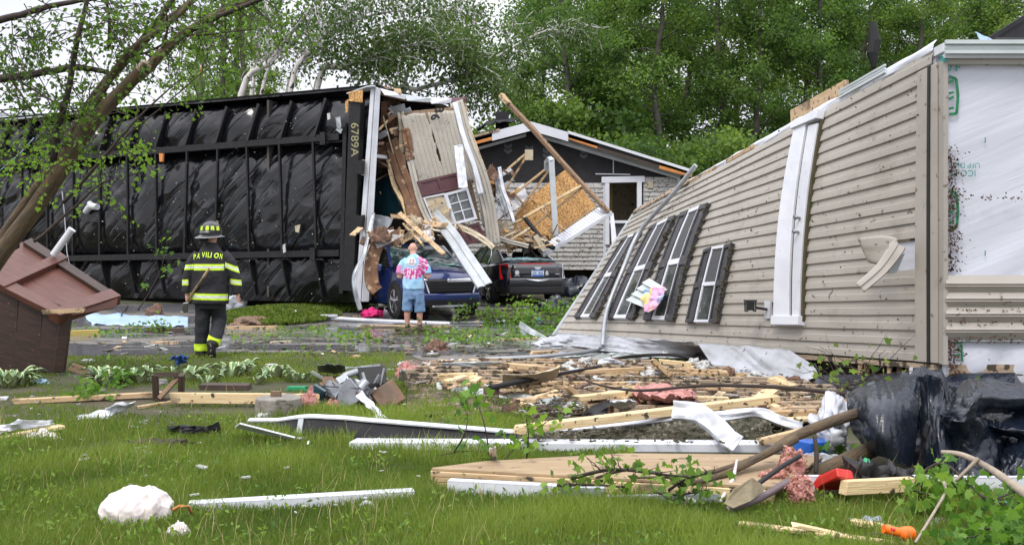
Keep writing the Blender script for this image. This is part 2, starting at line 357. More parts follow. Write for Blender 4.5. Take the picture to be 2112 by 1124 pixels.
def wrap_mat():
    m, t, b, N, K = nodes('house_wrap'); tc_ = N('ShaderNodeTexCoord')
    b.inputs['Roughness'].default_value = .5
    r0 = N('ShaderNodeMapping'); r0.inputs['Rotation'].default_value = (0, .38, 0); K(tc_.outputs['Object'], r0.inputs[0])
    s0 = N('ShaderNodeMapping'); s0.inputs['Scale'].default_value = (.5, 1, 7); K(r0.outputs[0], s0.inputs[0])
    n_ = N('ShaderNodeTexNoise'); n_.inputs['Scale'].default_value = 2; n_.inputs['Detail'].default_value = 4; n_.inputs['Distortion'].default_value = .4; K(s0.outputs[0], n_.inputs['Vector'])
    bb = N('ShaderNodeBump'); bb.inputs['Strength'].default_value = .22; bb.inputs['Distance'].default_value = .03; K(n_.outputs['Fac'], bb.inputs['Height']); K(bb.outputs[0], b.inputs['Normal'])
    n2 = N('ShaderNodeTexNoise'); n2.inputs['Scale'].default_value = 16; n2.inputs['Detail'].default_value = 4; K(tc_.outputs['Object'], n2.inputs['Vector'])
    n3 = N('ShaderNodeTexNoise'); n3.inputs['Scale'].default_value = 1.3; K(tc_.outputs['Object'], n3.inputs['Vector'])
    ad = N('ShaderNodeMath'); ad.operation = 'MULTIPLY_ADD'; K(n3.outputs['Fac'], ad.inputs[0]); ad.inputs[1].default_value = .28; K(n2.outputs['Fac'], ad.inputs[2])
    rr = N('ShaderNodeMapRange'); rr.inputs[1].default_value = .88; rr.inputs[2].default_value = .89; K(ad.outputs[0], rr.inputs[0])
    x = N('ShaderNodeMix'); x.data_type = 'RGBA'; K(rr.outputs[0], x.inputs[0]); x.inputs[6].default_value = (.54, .565, .63, 1); x.inputs[7].default_value = (.10, .055, .045, 1); K(x.outputs[2], b.inputs['Base Color'])
    return m
M['wrap'] = wrap_mat(); M['wrapshadedirty'] = mat('wrapshadedirty', (.42, .44, .48), (.30, .31, .33), sc=3, rough=.5, bump=.4, bs=12, dirt=((.10, .07, .05), .66, 16, .05))  # second wrap: base greyed for sheets in shadow, plus real dirt specks
def crack_mat():
    m, t, b, N, K = nodes('shattered_glass'); tc_ = N('ShaderNodeTexCoord'); vs = N('ShaderNodeTexVoronoi'); vs.feature = 'DISTANCE_TO_EDGE'; vs.inputs['Scale'].default_value = 16
    n_ = N('ShaderNodeTexNoise'); n_.inputs['Scale'].default_value = 3; n_.inputs['Detail'].default_value = 5; K(tc_.outputs['Object'], n_.inputs['Vector'])
    K(tc_.outputs['Object'], vs.inputs['Vector']); r = N('ShaderNodeMapRange'); r.inputs[1].default_value = 0; r.inputs[2].default_value = .08; r.inputs[3].default_value = 1; r.inputs[4].default_value = 0; K(vs.outputs['Distance'], r.inputs[0])
    r2 = N('ShaderNodeMapRange'); r2.inputs[1].default_value = .48; r2.inputs[2].default_value = .66; K(n_.outputs['Fac'], r2.inputs[0])
    mm = N('ShaderNodeMath'); mm.operation = 'MULTIPLY'; K(r.outputs[0], mm.inputs[0]); K(r2.outputs[0], mm.inputs[1])
    ad = N('ShaderNodeMath'); ad.operation = 'MULTIPLY_ADD'; K(r2.outputs[0], ad.inputs[0]); ad.inputs[1].default_value = .45; K(mm.outputs[0], ad.inputs[2]); ad.use_clamp = True
    x = N('ShaderNodeMix'); x.data_type = 'RGBA'; K(ad.outputs[0], x.inputs[0]); x.inputs[6].default_value = (.012, .03, .03, 1); x.inputs[7].default_value = (.22, .42, .38, 1)
    K(x.outputs[2], b.inputs['Base Color']); b.inputs['Roughness'].default_value = .15; return m
M['crack'] = crack_mat()
M['bluepaint'] = mat('bluepaint', (.010, .026, .13), (.008, .02, .10), sc=3, rough=.25, coat=.8, dirt=((.10, .09, .08), .68, 30, .03))
M['blackpaint'] = mat('blackpaint', (.010, .011, .016), (.014, .015, .02), sc=3, rough=.22, coat=.9, dirt=((.20, .19, .16), .71, 34, .02))

# ================================================================ ground
def soilmat():
    return mat('lawn_soil', (.045, .052, .018), (.075, .06, .035), sc=1.2, rough=.95, bump=1, bs=16, dirt=((.10, .085, .06), .6, 2.5, .1), dirt2=((.04, .06, .018), .55, 9, .1))
def ground_grid(x0, x1, y0, y1, nx, ny, lift=0, amp=0):
    def f(u, v):
        x = x0+(x1-x0)*u; y = y0+(y1-y0)*v*v if False else y0+(y1-y0)*v
        return Vector((x, y, gz(x, y)+lift+amp*nz((x, y, 0), .9)))
    return MB().grid(f, nx, ny, su=x1-x0, sv=y1-y0)
g = MB(); ys = [-12, 4, 8, 12, 14, 16, 18.5]+[18.5+k*.5 for k in range(1, 18)]+[30, 40, 60, 110, 260]
xs = [-220, -80, -40, -20, -10, -4, 0, 4, 10, 20, 40, 80, 220]
g.add([(x, y, gz(x, y)) for y in ys for x in xs], [(j*13+i, j*13+i+1, j*13+i+14, j*13+i+13) for j in range(len(ys)-1) for i in range(12)])
g.build('ground', soilmat(), kind='structure', smooth=180)
def wetmat():
    m, t, b, N, K = nodes('wet_asphalt'); tc_ = N('ShaderNodeTexCoord')
    mp_ = N('ShaderNodeMapping'); mp_.inputs['Scale'].default_value = (.35, 1.3, 1); K(tc_.outputs['Object'], mp_.inputs[0])
    big = N('ShaderNodeTexNoise'); big.inputs['Scale'].default_value = 1.0; big.inputs['Detail'].default_value = 6; big.inputs['Roughness'].default_value = .6; K(mp_.outputs[0], big.inputs['Vector'])
    wet = N('ShaderNodeMapRange'); wet.inputs[1].default_value = .41; wet.inputs[2].default_value = .48; K(big.outputs['Fac'], wet.inputs[0])
    fine = N('ShaderNodeTexNoise'); fine.inputs['Scale'].default_value = 45; fine.inputs['Detail'].default_value = 3; K(tc_.outputs['Object'], fine.inputs['Vector'])
    c = N('ShaderNodeValToRGB'); c.color_ramp.elements[0].position = .35; c.color_ramp.elements[1].position = .7
    c.color_ramp.elements[0].color = (.08, .072, .06, 1); c.color_ramp.elements[1].color = (.25, .23, .20, 1); K(fine.outputs['Fac'], c.inputs[0])
    x = N('ShaderNodeMix'); x.data_type = 'RGBA'; K(wet.outputs[0], x.inputs[0]); K(c.outputs[0], x.inputs[6]); x.inputs[7].default_value = (.14, .14, .15, 1); K(x.outputs[2], b.inputs['Base Color'])  # muddy puddle colour, paled to stand in for reflected sky
    rr = N('ShaderNodeMapRange'); rr.inputs[3].default_value = .55; rr.inputs[4].default_value = .03; K(wet.outputs[0], rr.inputs[0]); K(rr.outputs[0], b.inputs['Roughness'])
    inv = N('ShaderNodeMath'); inv.operation = 'SUBTRACT'; inv.inputs[0].default_value = 1.03; K(wet.outputs[0], inv.inputs[1])
    bb = N('ShaderNodeBump'); bb.inputs['Distance'].default_value = .012; K(inv.outputs[0], bb.inputs['Strength']); K(fine.outputs['Fac'], bb.inputs['Height']); K(bb.outputs[0], b.inputs['Normal'])
    return m
DRV = [(-200, 738), (130, 736), (520, 728), (840, 727), (900, 745), (1000, 752), (1180, 735)]
def drv_edge(px):
    for (a, b), (c, d) in zip(DRV, DRV[1:]):
        if a <= px <= c: return b+(d-b)*(px-a)/(c-a)
    return 738 if px < 0 else 735
mb = MB()
def fdrv(u, v):
    px = -500+u*1800; d0 = G(px, drv_edge(px)+2.2*noise.noise(Vector((u*90, 0, 0)))).y; d1 = 24.5
    x = (px-1056)/F*d0 if False else (px-1056)/F*15.5
    y = d0+(d1-d0)*v
    return Vector((x, y, gz(x, y)+.004))
mb.grid(fdrv, 120, 40); mb.build('driveway', wetmat(), kind='structure', smooth=180)

# grass verge mounds standing out of the wet drive
def mound(name, px, py, sx, sy, h, seed):
    c = G(px, py); mb = MB()
    def f(u, v):
        a = u*2*math.pi; r = v; k = 1+.25*noise.noise(Vector((math.cos(a)*1.5, math.sin(a)*1.5, seed)))
        x = c.x+math.cos(a)*r*sx*k; y = c.y+math.sin(a)*r*sy*k
        return Vector((x, y, gz(x, y)+h*(1-r*r)-.01))
    mb.grid(f, 28, 8); mb.build(name, M['mud'], kind='structure', smooth=180)
    return c
MOUNDS = [(575, 655, 1.35, 1.5, .14), (900, 690, 1.1, .35, .05), (790, 676, .7, .3, .04), (1080, 652, 1.6, .9, .08), (660, 640, 1.2, .5, .06)]
for k, (a, b_, sx, sy, h) in enumerate(MOUNDS): mound('turf_mound', a, b_, sx, sy, h, k)

# ================================================================ text
def textmb(s, size, fn, bold=0, align='CENTER'):
    cu = bpy.data.curves.new('t', 'FONT'); cu.body = s; cu.size = size; cu.align_x = align; cu.align_y = 'CENTER'; cu.offset = bold; cu.resolution_u = 3
    o = bpy.data.objects.new('t', cu); COL.objects.link(o); bpy.context.view_layer.update()
    me = o.evaluated_get(bpy.context.evaluated_depsgraph_get()).to_mesh()
    mb = MB(); vs = [fn(v.co.x, v.co.y) for v in me.vertices]; mb.add(vs, [tuple(p.vertices) for p in me.polygons], [[(0, 0)]*len(p.vertices) for p in me.polygons])
    o.evaluated_get(bpy.context.evaluated_depsgraph_get()).to_mesh_clear(); bpy.data.objects.remove(o); bpy.data.curves.remove(cu)
    return mb
M['yellowpaint'] = mat('yellowpaint', (.34, .32, .17), rough=.7)
M['inkgreen'] = mat('inkgreen', (.005, .20, .075), (.004, .13, .05), sc=20, rough=.5)
M['inkteal'] = mat('inkteal', (.03, .28, .24), rough=.5)

# ================================================================ the home on its side (left)
HO = V(-3.1, 22, .44); HU = V(-.909, .416, 0); HB = V(.416, .909, 0); HN = -HB; HH = 4.86
def H(px, py, off=0): return onplane(px, py, HO, HN, off)
def HS(s, h, off=0): return HO+HU*s+V(0, 0, h)+HN*off
home = thing('toppled_home', 'long home tipped on its side, black plastic underbelly and steel frame facing the lawn', 'house', HO)
ribs = [1.59+.975*k for k in range(-1, 19)]
LEN = 18.5
def edge_s(h): return .36-.42*h/HH
def belly(u, v):
    h = v*HH; s0 = edge_s(h); s = s0+(LEN-s0)*u
    off = -.02
    bay = (s-1.59)/.975; fr = bay-math.floor(bay); sag = math.sin(math.pi*fr)
    mid = 1 if 1.05 < h < 3.75 else 0
    if h > 3.75: e = (h-3.75)/(HH-3.75); off += .0-.20*e*e+.08*sag*math.sin(math.pi*e)
    elif h < 1.05: e = h/1.05; off += -.03-.04*(1-e)+.08*sag*math.sin(math.pi*e)
    else: off += -.26+.40*(.8+.2*sag)*(1-math.exp(-(3.8-h)/.55))*(1-math.exp(-(h-1.0)/.2))
    q = Vector(((s-h)*.10, (h+s*.85)*2.8, 0)); w = noise.noise(q); w2 = noise.noise(q*2.3+Vector((4, 1, 0)))
    off += .10*max(0, w-.12)*max(0, .25+1.6*noise.noise(Vector((s*.55, h*.6, 8))))+.02*max(0, w2-.15)+.03*noise.noise(Vector((s*.8, h*1.2, 3)))
    if v > .97: off -= .1*(v-.97)/.03
    sagtop = -.05*math.sin(math.pi*fr) if v > .98 else 0
    return HS(s, h+sagtop, off)
MB().grid(belly, 420, 130, su=LEN, sv=HH).build('underbelly', M['belly'], home, smooth=180)
for h0, h1 in ((4.25-.44, 4.1-.44), (1.58-.44, 1.40-.44)):
    rail = MB()
    a = HS(.9, h0, .13); b_ = HS(LEN, h1-.05, .13)
    rail.beam(a, b_, .02, .15, up=(0, 0, 1)); rail.beam(a+HN*-.09, b_+HN*-.09, .16, .025)
    rail.beam(a+HN*-.09+V(0, 0, .07), b_+HN*-.09+V(0, 0, .07), .18, .012); rail.beam(a+HN*-.09-V(0, 0, .07), b_+HN*-.09-V(0, 0, .07), .18, .012)
    rail.build('frame_rail', M['blackmetal'], home)
for k, s in enumerate(ribs):
    if s < 1: continue
    j = R.uniform(-.05, .05)
    MB().beam(HS(s+j, 1.12, .10), HS(s-j, 3.72, .10), .05, .07, up=HN).build('cross_member', M['blackmetal'], home)
    MB().slab([HS(s+.02, 3.85, .12), HS(s-.22, 4.72, -.02), HS(s-.22, 4.72, -.1), HS(s+.02, 3.85, -.1)], .035, HU).build('outrigger', M['blackmetal'], home)
    MB().slab([HS(s, .98, .12), HS(s, .98, -.1), HS(s-.10, .12, -.1), HS(s-.10, .12, -.02)], .035, HU).build('outrigger', M['blackmetal'], home)
    MB().beam(HS(s-.0, 3.84, .15), HS(s-.24, 4.74, .02), .06, .02, up=HN).build('outrigger_flange', M['blackmetal'], home)
for px, py in ((666, 286), (645, 524)):
    MB().beam(H(px, py-13, .2), H(px, py+13, .2), .14, .05, up=HN).build('bracket', M['blackmetal'], home)
# header beam with hand written number, brackets, sheathing patch
MB().beam(H(737, 208, .12), H(722, 600, .12), .30, .2, up=HN).build('header_beam', M['blackmetal'], home, bevel=.01)
MB().beam(H(715, 262, .06), H(707, 605, .06), .10, .16, up=HN).build('header_flange', M['blackmetal'], home)
MB().slab([H(720, 190, .27), H(749, 186, .27), H(748, 212, .27), H(721, 209, .27)], .02).build('sheathing_patch', M['osb'], home)
MB().slab([H(713, 210, .2), H(720, 205, .2), H(718, 232, .2), H(713, 234, .2)], .02).build('sheathing_patch', M['osb'], home)
for py in (345, 458):
    MB().beam(H(741, py-14, .33), H(739, py+14, .33), .24, .12, up=HN).build('beam_bracket', M['blackmetal'], home)
    MB().beam(H(750, py-15, .26), H(748, py+17, .26), .05, .06, up=HN).build('wood_block', M['pine'], home)
def numfn(x, y):   # reads downwards along the beam
    a = H(731, 288, .226); return a+HU*(-(y))+V(0, 0, -x)
textmb('6789A', .29, numfn, .0).build('painted_number', M['yellowpaint'], home)
# end trim: tall white corner with a fold
tr = MB()
tr.slab([H(766, 180, .16), H(774, 180, .16), H(745, 622, .16), H(733, 622, .16)], .03)
tr.slab([H(774, 180, .20), H(784, 184, .10), H(760, 622, .10), H(745, 622, .20)], .03)
tr.build('corner_trim', M['white'], home, bevel=.008)
MB().slab([H(758, 177, .3), H(774, 176, .3), H(776, 184, .1), H(715, 192, .1)], .03).build('trim_cap', M['greytrim'], home)
# roof edge flashing and upper wall (now the top), roof side and lower wall
MB().beam(HS(8.5, HH+.03, .0), HS(LEN, HH+.0, .0), .16, .035).build('top_flashing', M['greytrim'], home); MB().beam(HS(-.05, HH+.03, -.05), HS(8.5, HH+.03, -.05), .12, .03).build('top_fold', M['belly'], home)
EL = 3.9
def topw(u, v):
    s = u*LEN; return HS(s, HH+.02-.10*v*0+.02*math.sin(v*40), 0)+HB*(v*EL)
MB().grid(topw, 60, 60).build('side_wall', M['belly'], home, thick=.08)
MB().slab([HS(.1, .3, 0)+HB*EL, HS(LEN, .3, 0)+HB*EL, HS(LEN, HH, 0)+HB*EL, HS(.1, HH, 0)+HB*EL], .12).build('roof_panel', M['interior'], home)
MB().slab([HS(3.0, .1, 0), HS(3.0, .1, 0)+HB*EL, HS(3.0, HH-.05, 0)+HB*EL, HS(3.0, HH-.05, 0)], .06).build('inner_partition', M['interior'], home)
MB().slab([HS(.4, .05, -.42), HS(.4, HH-.1, -.42), HS(3.0, HH-.1, -.42), HS(3.0, .05, -.42)], .03).build('floor_deck', M['pinedirty'], home)
# torn eave framing along the top of the open end
rg = [(783, 188), (830, 200), (880, 206), (925, 207), (957, 204)]
for k in range(4):
    a, b_ = rg[k], rg[k+1]; da = 22.1+(a[0]-780)/175*3.6; db = 22.1+(b_[0]-780)/175*3.6
    MB().beam(P(a[0], a[1]+3, da), P(b_[0]+4, b_[1]+3, db), .1, .11, rag=.1).build('broken_rafter', M['pine' if k % 2 else 'pinedirty'], home)
    MB().slab([P(a[0], a[1]-5, da), P(b_[0]+6, b_[1]-3, db), P(b_[0]+4, b_[1]+6, db-.1), P(a[0]+10, a[1]+9, da-.1)], .02).build('soffit_scrap', M[('white', 'greytrim', 'white', 'maroon')[k]], home)
MB().beam(P(953, 205, 25.7), P(968, 300, 25.4), .12, .12, rag=.05).build('corner_stud', M['pine'], home)
MB().beam(P(945, 210, 25.5), P(1000, 360, 25.2), .05, .14, rag=.05).build('corner_stud', M['pinepale'], home)
# things torn loose on the underside
for (a, b_, c, d, mm, nm, lb) in ((331, 317, 339, 334, 'orangewood', 'marker_block', None), (174, 418, 203, 436, 'litterwhite', None, None)):
    if nm: MB().slab([H(a, b_, .2), H(c, b_, .2), H(c-1, d, .2), H(a+1, d, .2)], .05).build(nm, M[mm], home)
pp = MB(); pp.tube([H(177, 437, .15), H(184, 428, .2), H(189, 424, .2)], [.08, .09, .09], 10); pp.tube([H(184, 418, .2), H(189, 426, .2), H(201, 427, .24)], [.07, .1, .08], 10)
pp.build('drain_fitting', M['white'], home, smooth=60)
pf = MB(); pf.slab([H(692, 243, .3), H(702, 240, .3), H(704, 262, .3), H(696, 268, .2)], .01); pf.slab([H(698, 262, .3), H(707, 268, .35), H(703, 276, .3), H(693, 268, .2)], .01)
pf.build('torn_flap', M['greytrim'], home)
MB().slab([H(675, 235, .22), H(681, 233, .22), H(682, 246, .22), H(676, 248, .22)], .01).build('torn_flap', M['litterwhite'], home)
MB().slab([H(609, 466, .22), H(620, 463, .22), H(617, 480, .22), H(610, 478, .2)], .02).build('torn_hole', M['tan'], home)
MB().tube([H(128, 395, .1), H(133, 440, .1), H(138, 520, .16), H(146, 555, .1)], .012, 6).build('hanging_cable', M['white'], home, smooth=60)
MB().tube([H(0, 352, .2), H(40, 318, .25), H(70, 285, .1)], .016, 6).build('water_hose', M['lightblue'], home, smooth=60)
MB().slab([H(584, 505, .22), H(589, 503, .22), H(590, 520, .22), H(585, 522, .22)], .02).build('torn_flap', M['litterwhite'], home)

# ================================================================ crumpled end wall hanging from it
cw = thing('crumpled_wall', 'crumpled beige clapboard end wall torn loose beside the tipped home, with maroon shutter and white window', 'wall', P(930, 500, 23.2))
def CWp(px, py, o=0): return P(px, py, 23.2-.5*(py-220)/260-o+.004*(px-900))
def side(u, v):
    a = Vector((823+u*118, 226-u*12, 0)); b_ = Vector((895+u*105, 468+u*2, 0)); 
    q = a.lerp(b_, v); px = q.x+8*math.sin(v*2.6)*(u-.3); py = q.y+3*noise.noise(Vector((u*6, v*2, 0)))
    c = (u*13) % 1; off = .05*c if c < .8 else .2*(1-c)
    return CWp(px, py, off+.10*noise.noise(Vector((u*2.5, v*2, 1)))+.12*math.sin(v*3))
sm = MB(); NU, NV = 104, 40
full = MB().grid(side, NU, NV, su=2.6, sv=2.7)
def holed(cx, cy, u, v):
    if v > .62 and u > .12 and u < .94: return True
    if abs(u-.44-.04*v) < .012*(1+2*noise.noise(Vector((v*9, 0, 0)))) and .02 < v < .5: return True
    if v < .03+.05*abs(noise.noise(Vector((u*9, 3, 0)))): return True
    return False
keep = [k for k in range(len(full.f)) if not holed(0, 0, (k % NU)/NU, (k//NU)/NV)]
full.f = [full.f[k] for k in keep]; full.u = [full.u[k] for k in keep]
full.build('siding', M['beige'], cw, smooth=35, thick=.012)
MB().slab([CWp(826, 232, -.25), CWp(938, 222, -.25), CWp(990, 455, -.25), CWp(895, 440, -.25)], .03).build('backing_board', M['oldwood'], cw)
def shutter(name, q, m, root, fr=.16, t=.05, depthdir=None, cols=2):
    """panelled board: field, raised rim and mid rail"""
    q = [Vector(p) for p in q]; n = (q[1]-q[0]).cross(q[3]-q[0]).normalized()
    if n.y > 0: n = -n
    def B(u, v, o=0): return q[0].lerp(q[1], u).lerp(q[3].lerp(q[2], u), v)+n*o
    mb = MB(); mb.slab([B(0, 0), B(1, 0), B(1, 1), B(0, 1)], t, n)
    for (u0, u1, v0, v1) in [(0, 1, 0, fr), (0, 1, 1-fr, 1), (0, .07, fr, 1-fr), (.93, 1, fr, 1-fr)]+([(.47, .53, fr, 1-fr)] if cols == 2 else []):
        mb.slab([B(u0, v0, .022), B(u1, v0, .022), B(u1, v1, .022), B(u0, v1, .022)], .018, n)
    mb.build(name, m, root); return B
shutter('shutter', [CWp(860, 375, .30), CWp(943, 356, .30), CWp(953, 388, .30), CWp(871, 406, .30)], M['maroon'], cw)
shutter('shutter', [CWp(926, 478, .25), CWp(987, 458, .25), CWp(1003, 494, .25), CWp(952, 508, .25)], M['maroon'], cw)
def window(q, root, nx, ny, fm, gm, name='window', fw=.10, t=.06, glass=True, gname='pane'):
    q = [Vector(p) for p in q]; n = (q[1]-q[0]).cross(q[3]-q[0]).normalized()
    if n.y > 0: n = -n
    def B(u, v, o=0): return q[0].lerp(q[1], u).lerp(q[3].lerp(q[2], u), v)+n*o
    mb = MB(); h = fw*((q[1]-q[0]).length/max((q[3]-q[0]).length, .01))
    for (u0, u1, v0, v1) in ((0, 1, 0, h), (0, 1, 1-h, 1), (0, fw, h, 1-h), (1-fw, 1, h, 1-h)):
        mb.slab([B(u0, v0, t/2), B(u1, v0, t/2), B(u1, v1, t/2), B(u0, v1, t/2)], t, n)
    for i in range(1, nx): u = fw+(1-2*fw)*i/nx; mb.slab([B(u-.02, h, .012), B(u+.02, h, .012), B(u+.02, 1-h, .012), B(u-.02, 1-h, .012)], .02, n)
    for i in range(1, ny): v = h+(1-2*h)*i/ny; mb.slab([B(fw, v-.015, .010), B(1-fw, v-.015, .010), B(1-fw, v+.015, .010), B(fw, v+.015, .010)], .018, n)
    o = mb.build(name, fm, root)
    if glass: MB().slab([B(fw*.8, h*.8, -.012), B(1-fw*.8, h*.8, -.012), B(1-fw*.8, 1-h*.8, -.012), B(fw*.8, 1-h*.8, -.012)], .006, n).build(gname, gm, o)
    return o
window([CWp(916, 400, .34), CWp(964, 387, .34), CWp(984, 452, .34), CWp(937, 464, .34)], cw, 2, 3, M['white'], M['glass'])
window([CWp(872, 408, .32), CWp(916, 399, .32), CWp(937, 462, .32), CWp(896, 468, .32)], cw, 1, 1, M['white'], M['tan'], fw=.06, gname='curtain')
MB().beam(CWp(890, 452, .4), CWp(932, 430, .4), .04, .03).build('broken_slat', M['pinepale'], cw)
MB().beam(CWp(884, 428, .4), CWp(912, 410, .4), .03, .04).build('broken_slat', M['pine'], cw)
def num(c, ch):
    return textmb(ch, .30, lambda x, y: CWp(*c, .26)+V(y*.96, 0, -x*.96)+V(-x*.3, 0, 0), .012)
num((905, 228), '3').build('house_number', M['black'], cw); num((897, 242), '6').build('house_number', M['black'], cw)
def strip(name, pts, w, m, root=None, corr=3, twist=.0, seed=0, **kw):
    """long bent sheet strip following pixel points (px,py,d); w = width in metres; corrugated"""
    ps = [P(*p) for p in pts]
    def f(u, v):
        p = catmull(ps, v); t = catmull(ps, min(v+.02, 1))-catmull(ps, max(v-.02, 0)); t.normalize()
        s = t.cross(Vector((0, -1, 0))).normalized(); n = s.cross(t)
        a = twist*(v-.5)+.25*noise.noise(Vector((v*3, seed, 0))); s2 = s*math.cos(a)+n*math.sin(a); n2 = n*math.cos(a)-s*math.sin(a)
        c = (u*corr) % 1
        return p+s2*(u-.5)*w+n2*(.03*c)+n2*.04*noise.noise(Vector((u*2, v*7, seed)))
    mb = MB().grid(f, corr*6, 40, su=w, sv=3)
    return mb.build(name, m, root, smooth=30, thick=.008, **kw)
strip('corner_strip', [(941, 210, 23.6), (962, 290, 23.3), (990, 360, 23.1), (1008, 430, 23), (1018, 505, 22.9)], .34, M['beige'], cw, 4, .5, 1)
strip('corner_strip', [(938, 212, 23.4), (955, 280, 23.1), (978, 345, 22.9), (992, 400, 22.8)], .13, M['white'], cw, 1, .2, 2)
strip('torn_siding', [(826, 250, 23), (845, 320, 22.8), (870, 390, 22.6), (892, 450, 22.5)], .20, M['beige'], cw, 2, 1.5, 3)
strip('torn_siding', [(838, 300, 22.8), (850, 350, 22.6), (868, 420, 22.4), (890, 470, 22.2)], .16, M['beige'], cw, 2, 1.0, 4)
strip('torn_siding', [(826, 232, 23), (830, 270, 22.9), (829, 320, 22.8), (833, 370, 22.7)], .17, M['tan'], cw, 2, .3, 5)
strip('torn_siding', [(945, 300, 22.7), (948, 330, 22.6), (952, 360, 22.5), (955, 388, 22.4)], .22, M['whitefresh'], cw, 2, .3, 6)
strip('torn_panelling', [(806, 290, 22.9), (822, 345, 22.7), (846, 405, 22.5), (858, 450, 22.3), (885, 480, 22.2)], .36, M['rustboard'], cw, 2, .9, 51)
strip('torn_panelling', [(800, 330, 22.8), (812, 380, 22.7), (832, 420, 22.5), (846, 460, 22.3)], .12, M['pinepale'], cw, 1, .9, 52)
strip('torn_panelling', [(836, 265, 22.75), (842, 300, 22.7), (846, 330, 22.65)], .22, M['rustboard'], cw, 2, .4, 53)
strip('torn_paper_sheet', [(806, 488, 21.2), (780, 505, 21), (766, 545, 20.9), (768, 585, 20.8), (778, 600, 20.8)], .30, M['rustboard'], None, 2, 1.2, 61, label='brown torn paper hanging low beside the white corner trim and blue vehicle', cat='torn sheet')
heap('debris_heap', 800, 492, 21.2, (.28, .2, .10), 46, ('pine', 'rustboard', 'litterwhite', 'browninsul'), 'mixed torn debris resting on the blue vehicle roof beside the white corner trim', 'debris', 5, (.1, .45))
heap('debris_heap', 868, 476, 22, (.30, .2, .12), 44, ('pine', 'rustboard', 'bagwhite', 'tan'), 'mixed torn debris between the crumpled wall and the blue windshield', 'debris', 6, (.1, .45))
heap('debris_heap', 812, 300, 23.2, (.22, .3, .55), 60, ('rustboard', 'pine', 'browninsul', 'greytrim'), 'torn laths and paper stuffed in the open end behind the crumpled siding', 'debris', 7, (.2, .8))
# gray strips hanging over the two cars
strip('hanging_siding_strip', [(884, 436, 22.6), (925, 478, 21.8), (958, 527, 20.6), (1000, 590, 19.4)], .33, M['greytrim'], None, 2, .5, 7,
      label='long bent grey metal strip hanging from the crumpled wall down over the blue vehicle bonnet', cat='siding strip')
strip('hanging_siding_strip', [(930, 462, 22.6), (970, 478, 22), (1002, 498, 21.7), (1017, 512, 21.6)], .14, M['tan'], None, 2, .3, 8,
      label='short beige strip hanging between the blue vehicle and the black car, its square end free', cat='siding strip')
strip('hanging_siding_strip', [(905, 452, 22.8), (975, 470, 23.2), (1040, 495, 23.9), (1090, 508, 24)], .12, M['beige'], None, 2, .5, 9,
      label='thin pale strip lying across the black car roof from the crumpled wall', cat='siding strip')
# rubble inside the open end
def lump(name, px, py, d, size, m, label, cat, seed=0, amp=.3, group=None, ground=False, fs=2.5, sink=.02):
    c = G(px, py)+V(0, 0, -sink) if ground else P(px, py, d)
    return blobmesh(c, size, seed, amp, fs).build(name, m, label=label, cat=cat, group=group, smooth=50)
lump('insulation_clump', 784, 500, 20.9, (.40, .3, .30), M['browninsul'], 'brown fuzzy insulation clump caught between the white corner trim and the blue vehicle', 'insulation', 1, .5)
lump('torn_paper_sheet', 858, 482, 22.1, (.35, .3, .35), M['tan'], 'brown torn paper sheet bunched above the blue vehicle windshield', 'torn sheet', 2, .6)
lump('insulation_clump', 880, 500, 21.6, (.30, .25, .26), M['bagwhite'], 'small cream insulation clump on the lumber above the blue windshield', 'insulation', 3, .5)
lump('insulation_clump', 802, 350, 23.6, (.8, .8, 1.7), M['browninsul'], 'large brown insulation mass stuffed behind the beige siding in the open end', 'insulation', 4, .6)
lump('torn_paper_sheet', 846, 440, 23.2, (.4, .4, 1.2), M['browninsul'], 'long brown torn batt hanging left of the maroon shutter', 'torn sheet', 5, .5)
patch([[P(775, 365, 23.6), P(800, 358, 23.3), P(826, 372, 23.2)], [P(770, 400, 23.4), P(800, 395, 23), P(830, 410, 22.9)], [P(768, 438, 23.4), P(798, 445, 23.1), P(832, 440, 23)]], 20, 14, .03, 3).build('moulded_tub', M['teal'], label='dark teal glossy moulded tub inside the open end of the tipped home', cat='tub', thick=.03, smooth=60)
patch([[P(770, 442, 22.8), P(790, 445, 22.6), P(812, 450, 22.6)], [P(765, 455, 22.7), P(785, 462, 22.5), P(800, 470, 22.4)], [P(757, 480, 22.6), P(766, 490, 22.5), P(775, 480, 22.5)]], 14, 10, .05, 3, 4).build('torn_vinyl_sheet', M['greytrim'], label='grey vinyl scrap hanging at the foot of the white corner trim', cat='vinyl scrap', thick=.01, smooth=60)
def lum(px1, py1, d1, px2, py2, d2, w, t, m, label, name='lumber', cat='lumber', group=None, rag=.03, up=(0, 0, 1), root=None):
    return MB().beam(P(px1, py1, d1), P(px2, py2, d2), w, t, up, rag=rag).build(name, M[m], root, label=label, cat=cat, group=group, bevel=.004)
lum(824, 440, 21.9, 915, 524, 20.2, .10, .05, 'pine', 'pale stud slanting down over the blue vehicle windshield', up=(0, -1, .3))
lum(833, 463, 22, 872, 505, 21, .05, .09, 'pinepale', 'short pale stud crossing above the blue vehicle roof at left', up=(0, -1, .3))
lum(806, 446, 22.2, 880, 452, 22.4, .05, .09, 'pine', 'level stud end sticking out above the blue vehicle roof')
lum(800, 492, 21.4, 764, 545, 21.2, .04, .12, 'oldwood', 'splintered brown board hanging at the blue vehicle side', up=(0, -1, .3))
lum(775, 322, 22.4, 830, 330, 23.6, .05, .08, 'white', 'white ceiling rail across the dark opening of the tipped home')
lum(790, 240, 22.6, 815, 330, 22.9, .03, .10, 'tan', 'loose tan lath leaning in the open end near the top', up=(0, -1, .3))
lum(782, 268, 22.5, 812, 238, 23.0, .03, .07, 'pinepale', 'short splintered lath across the brown insulation mass', up=(0, -1, .3))
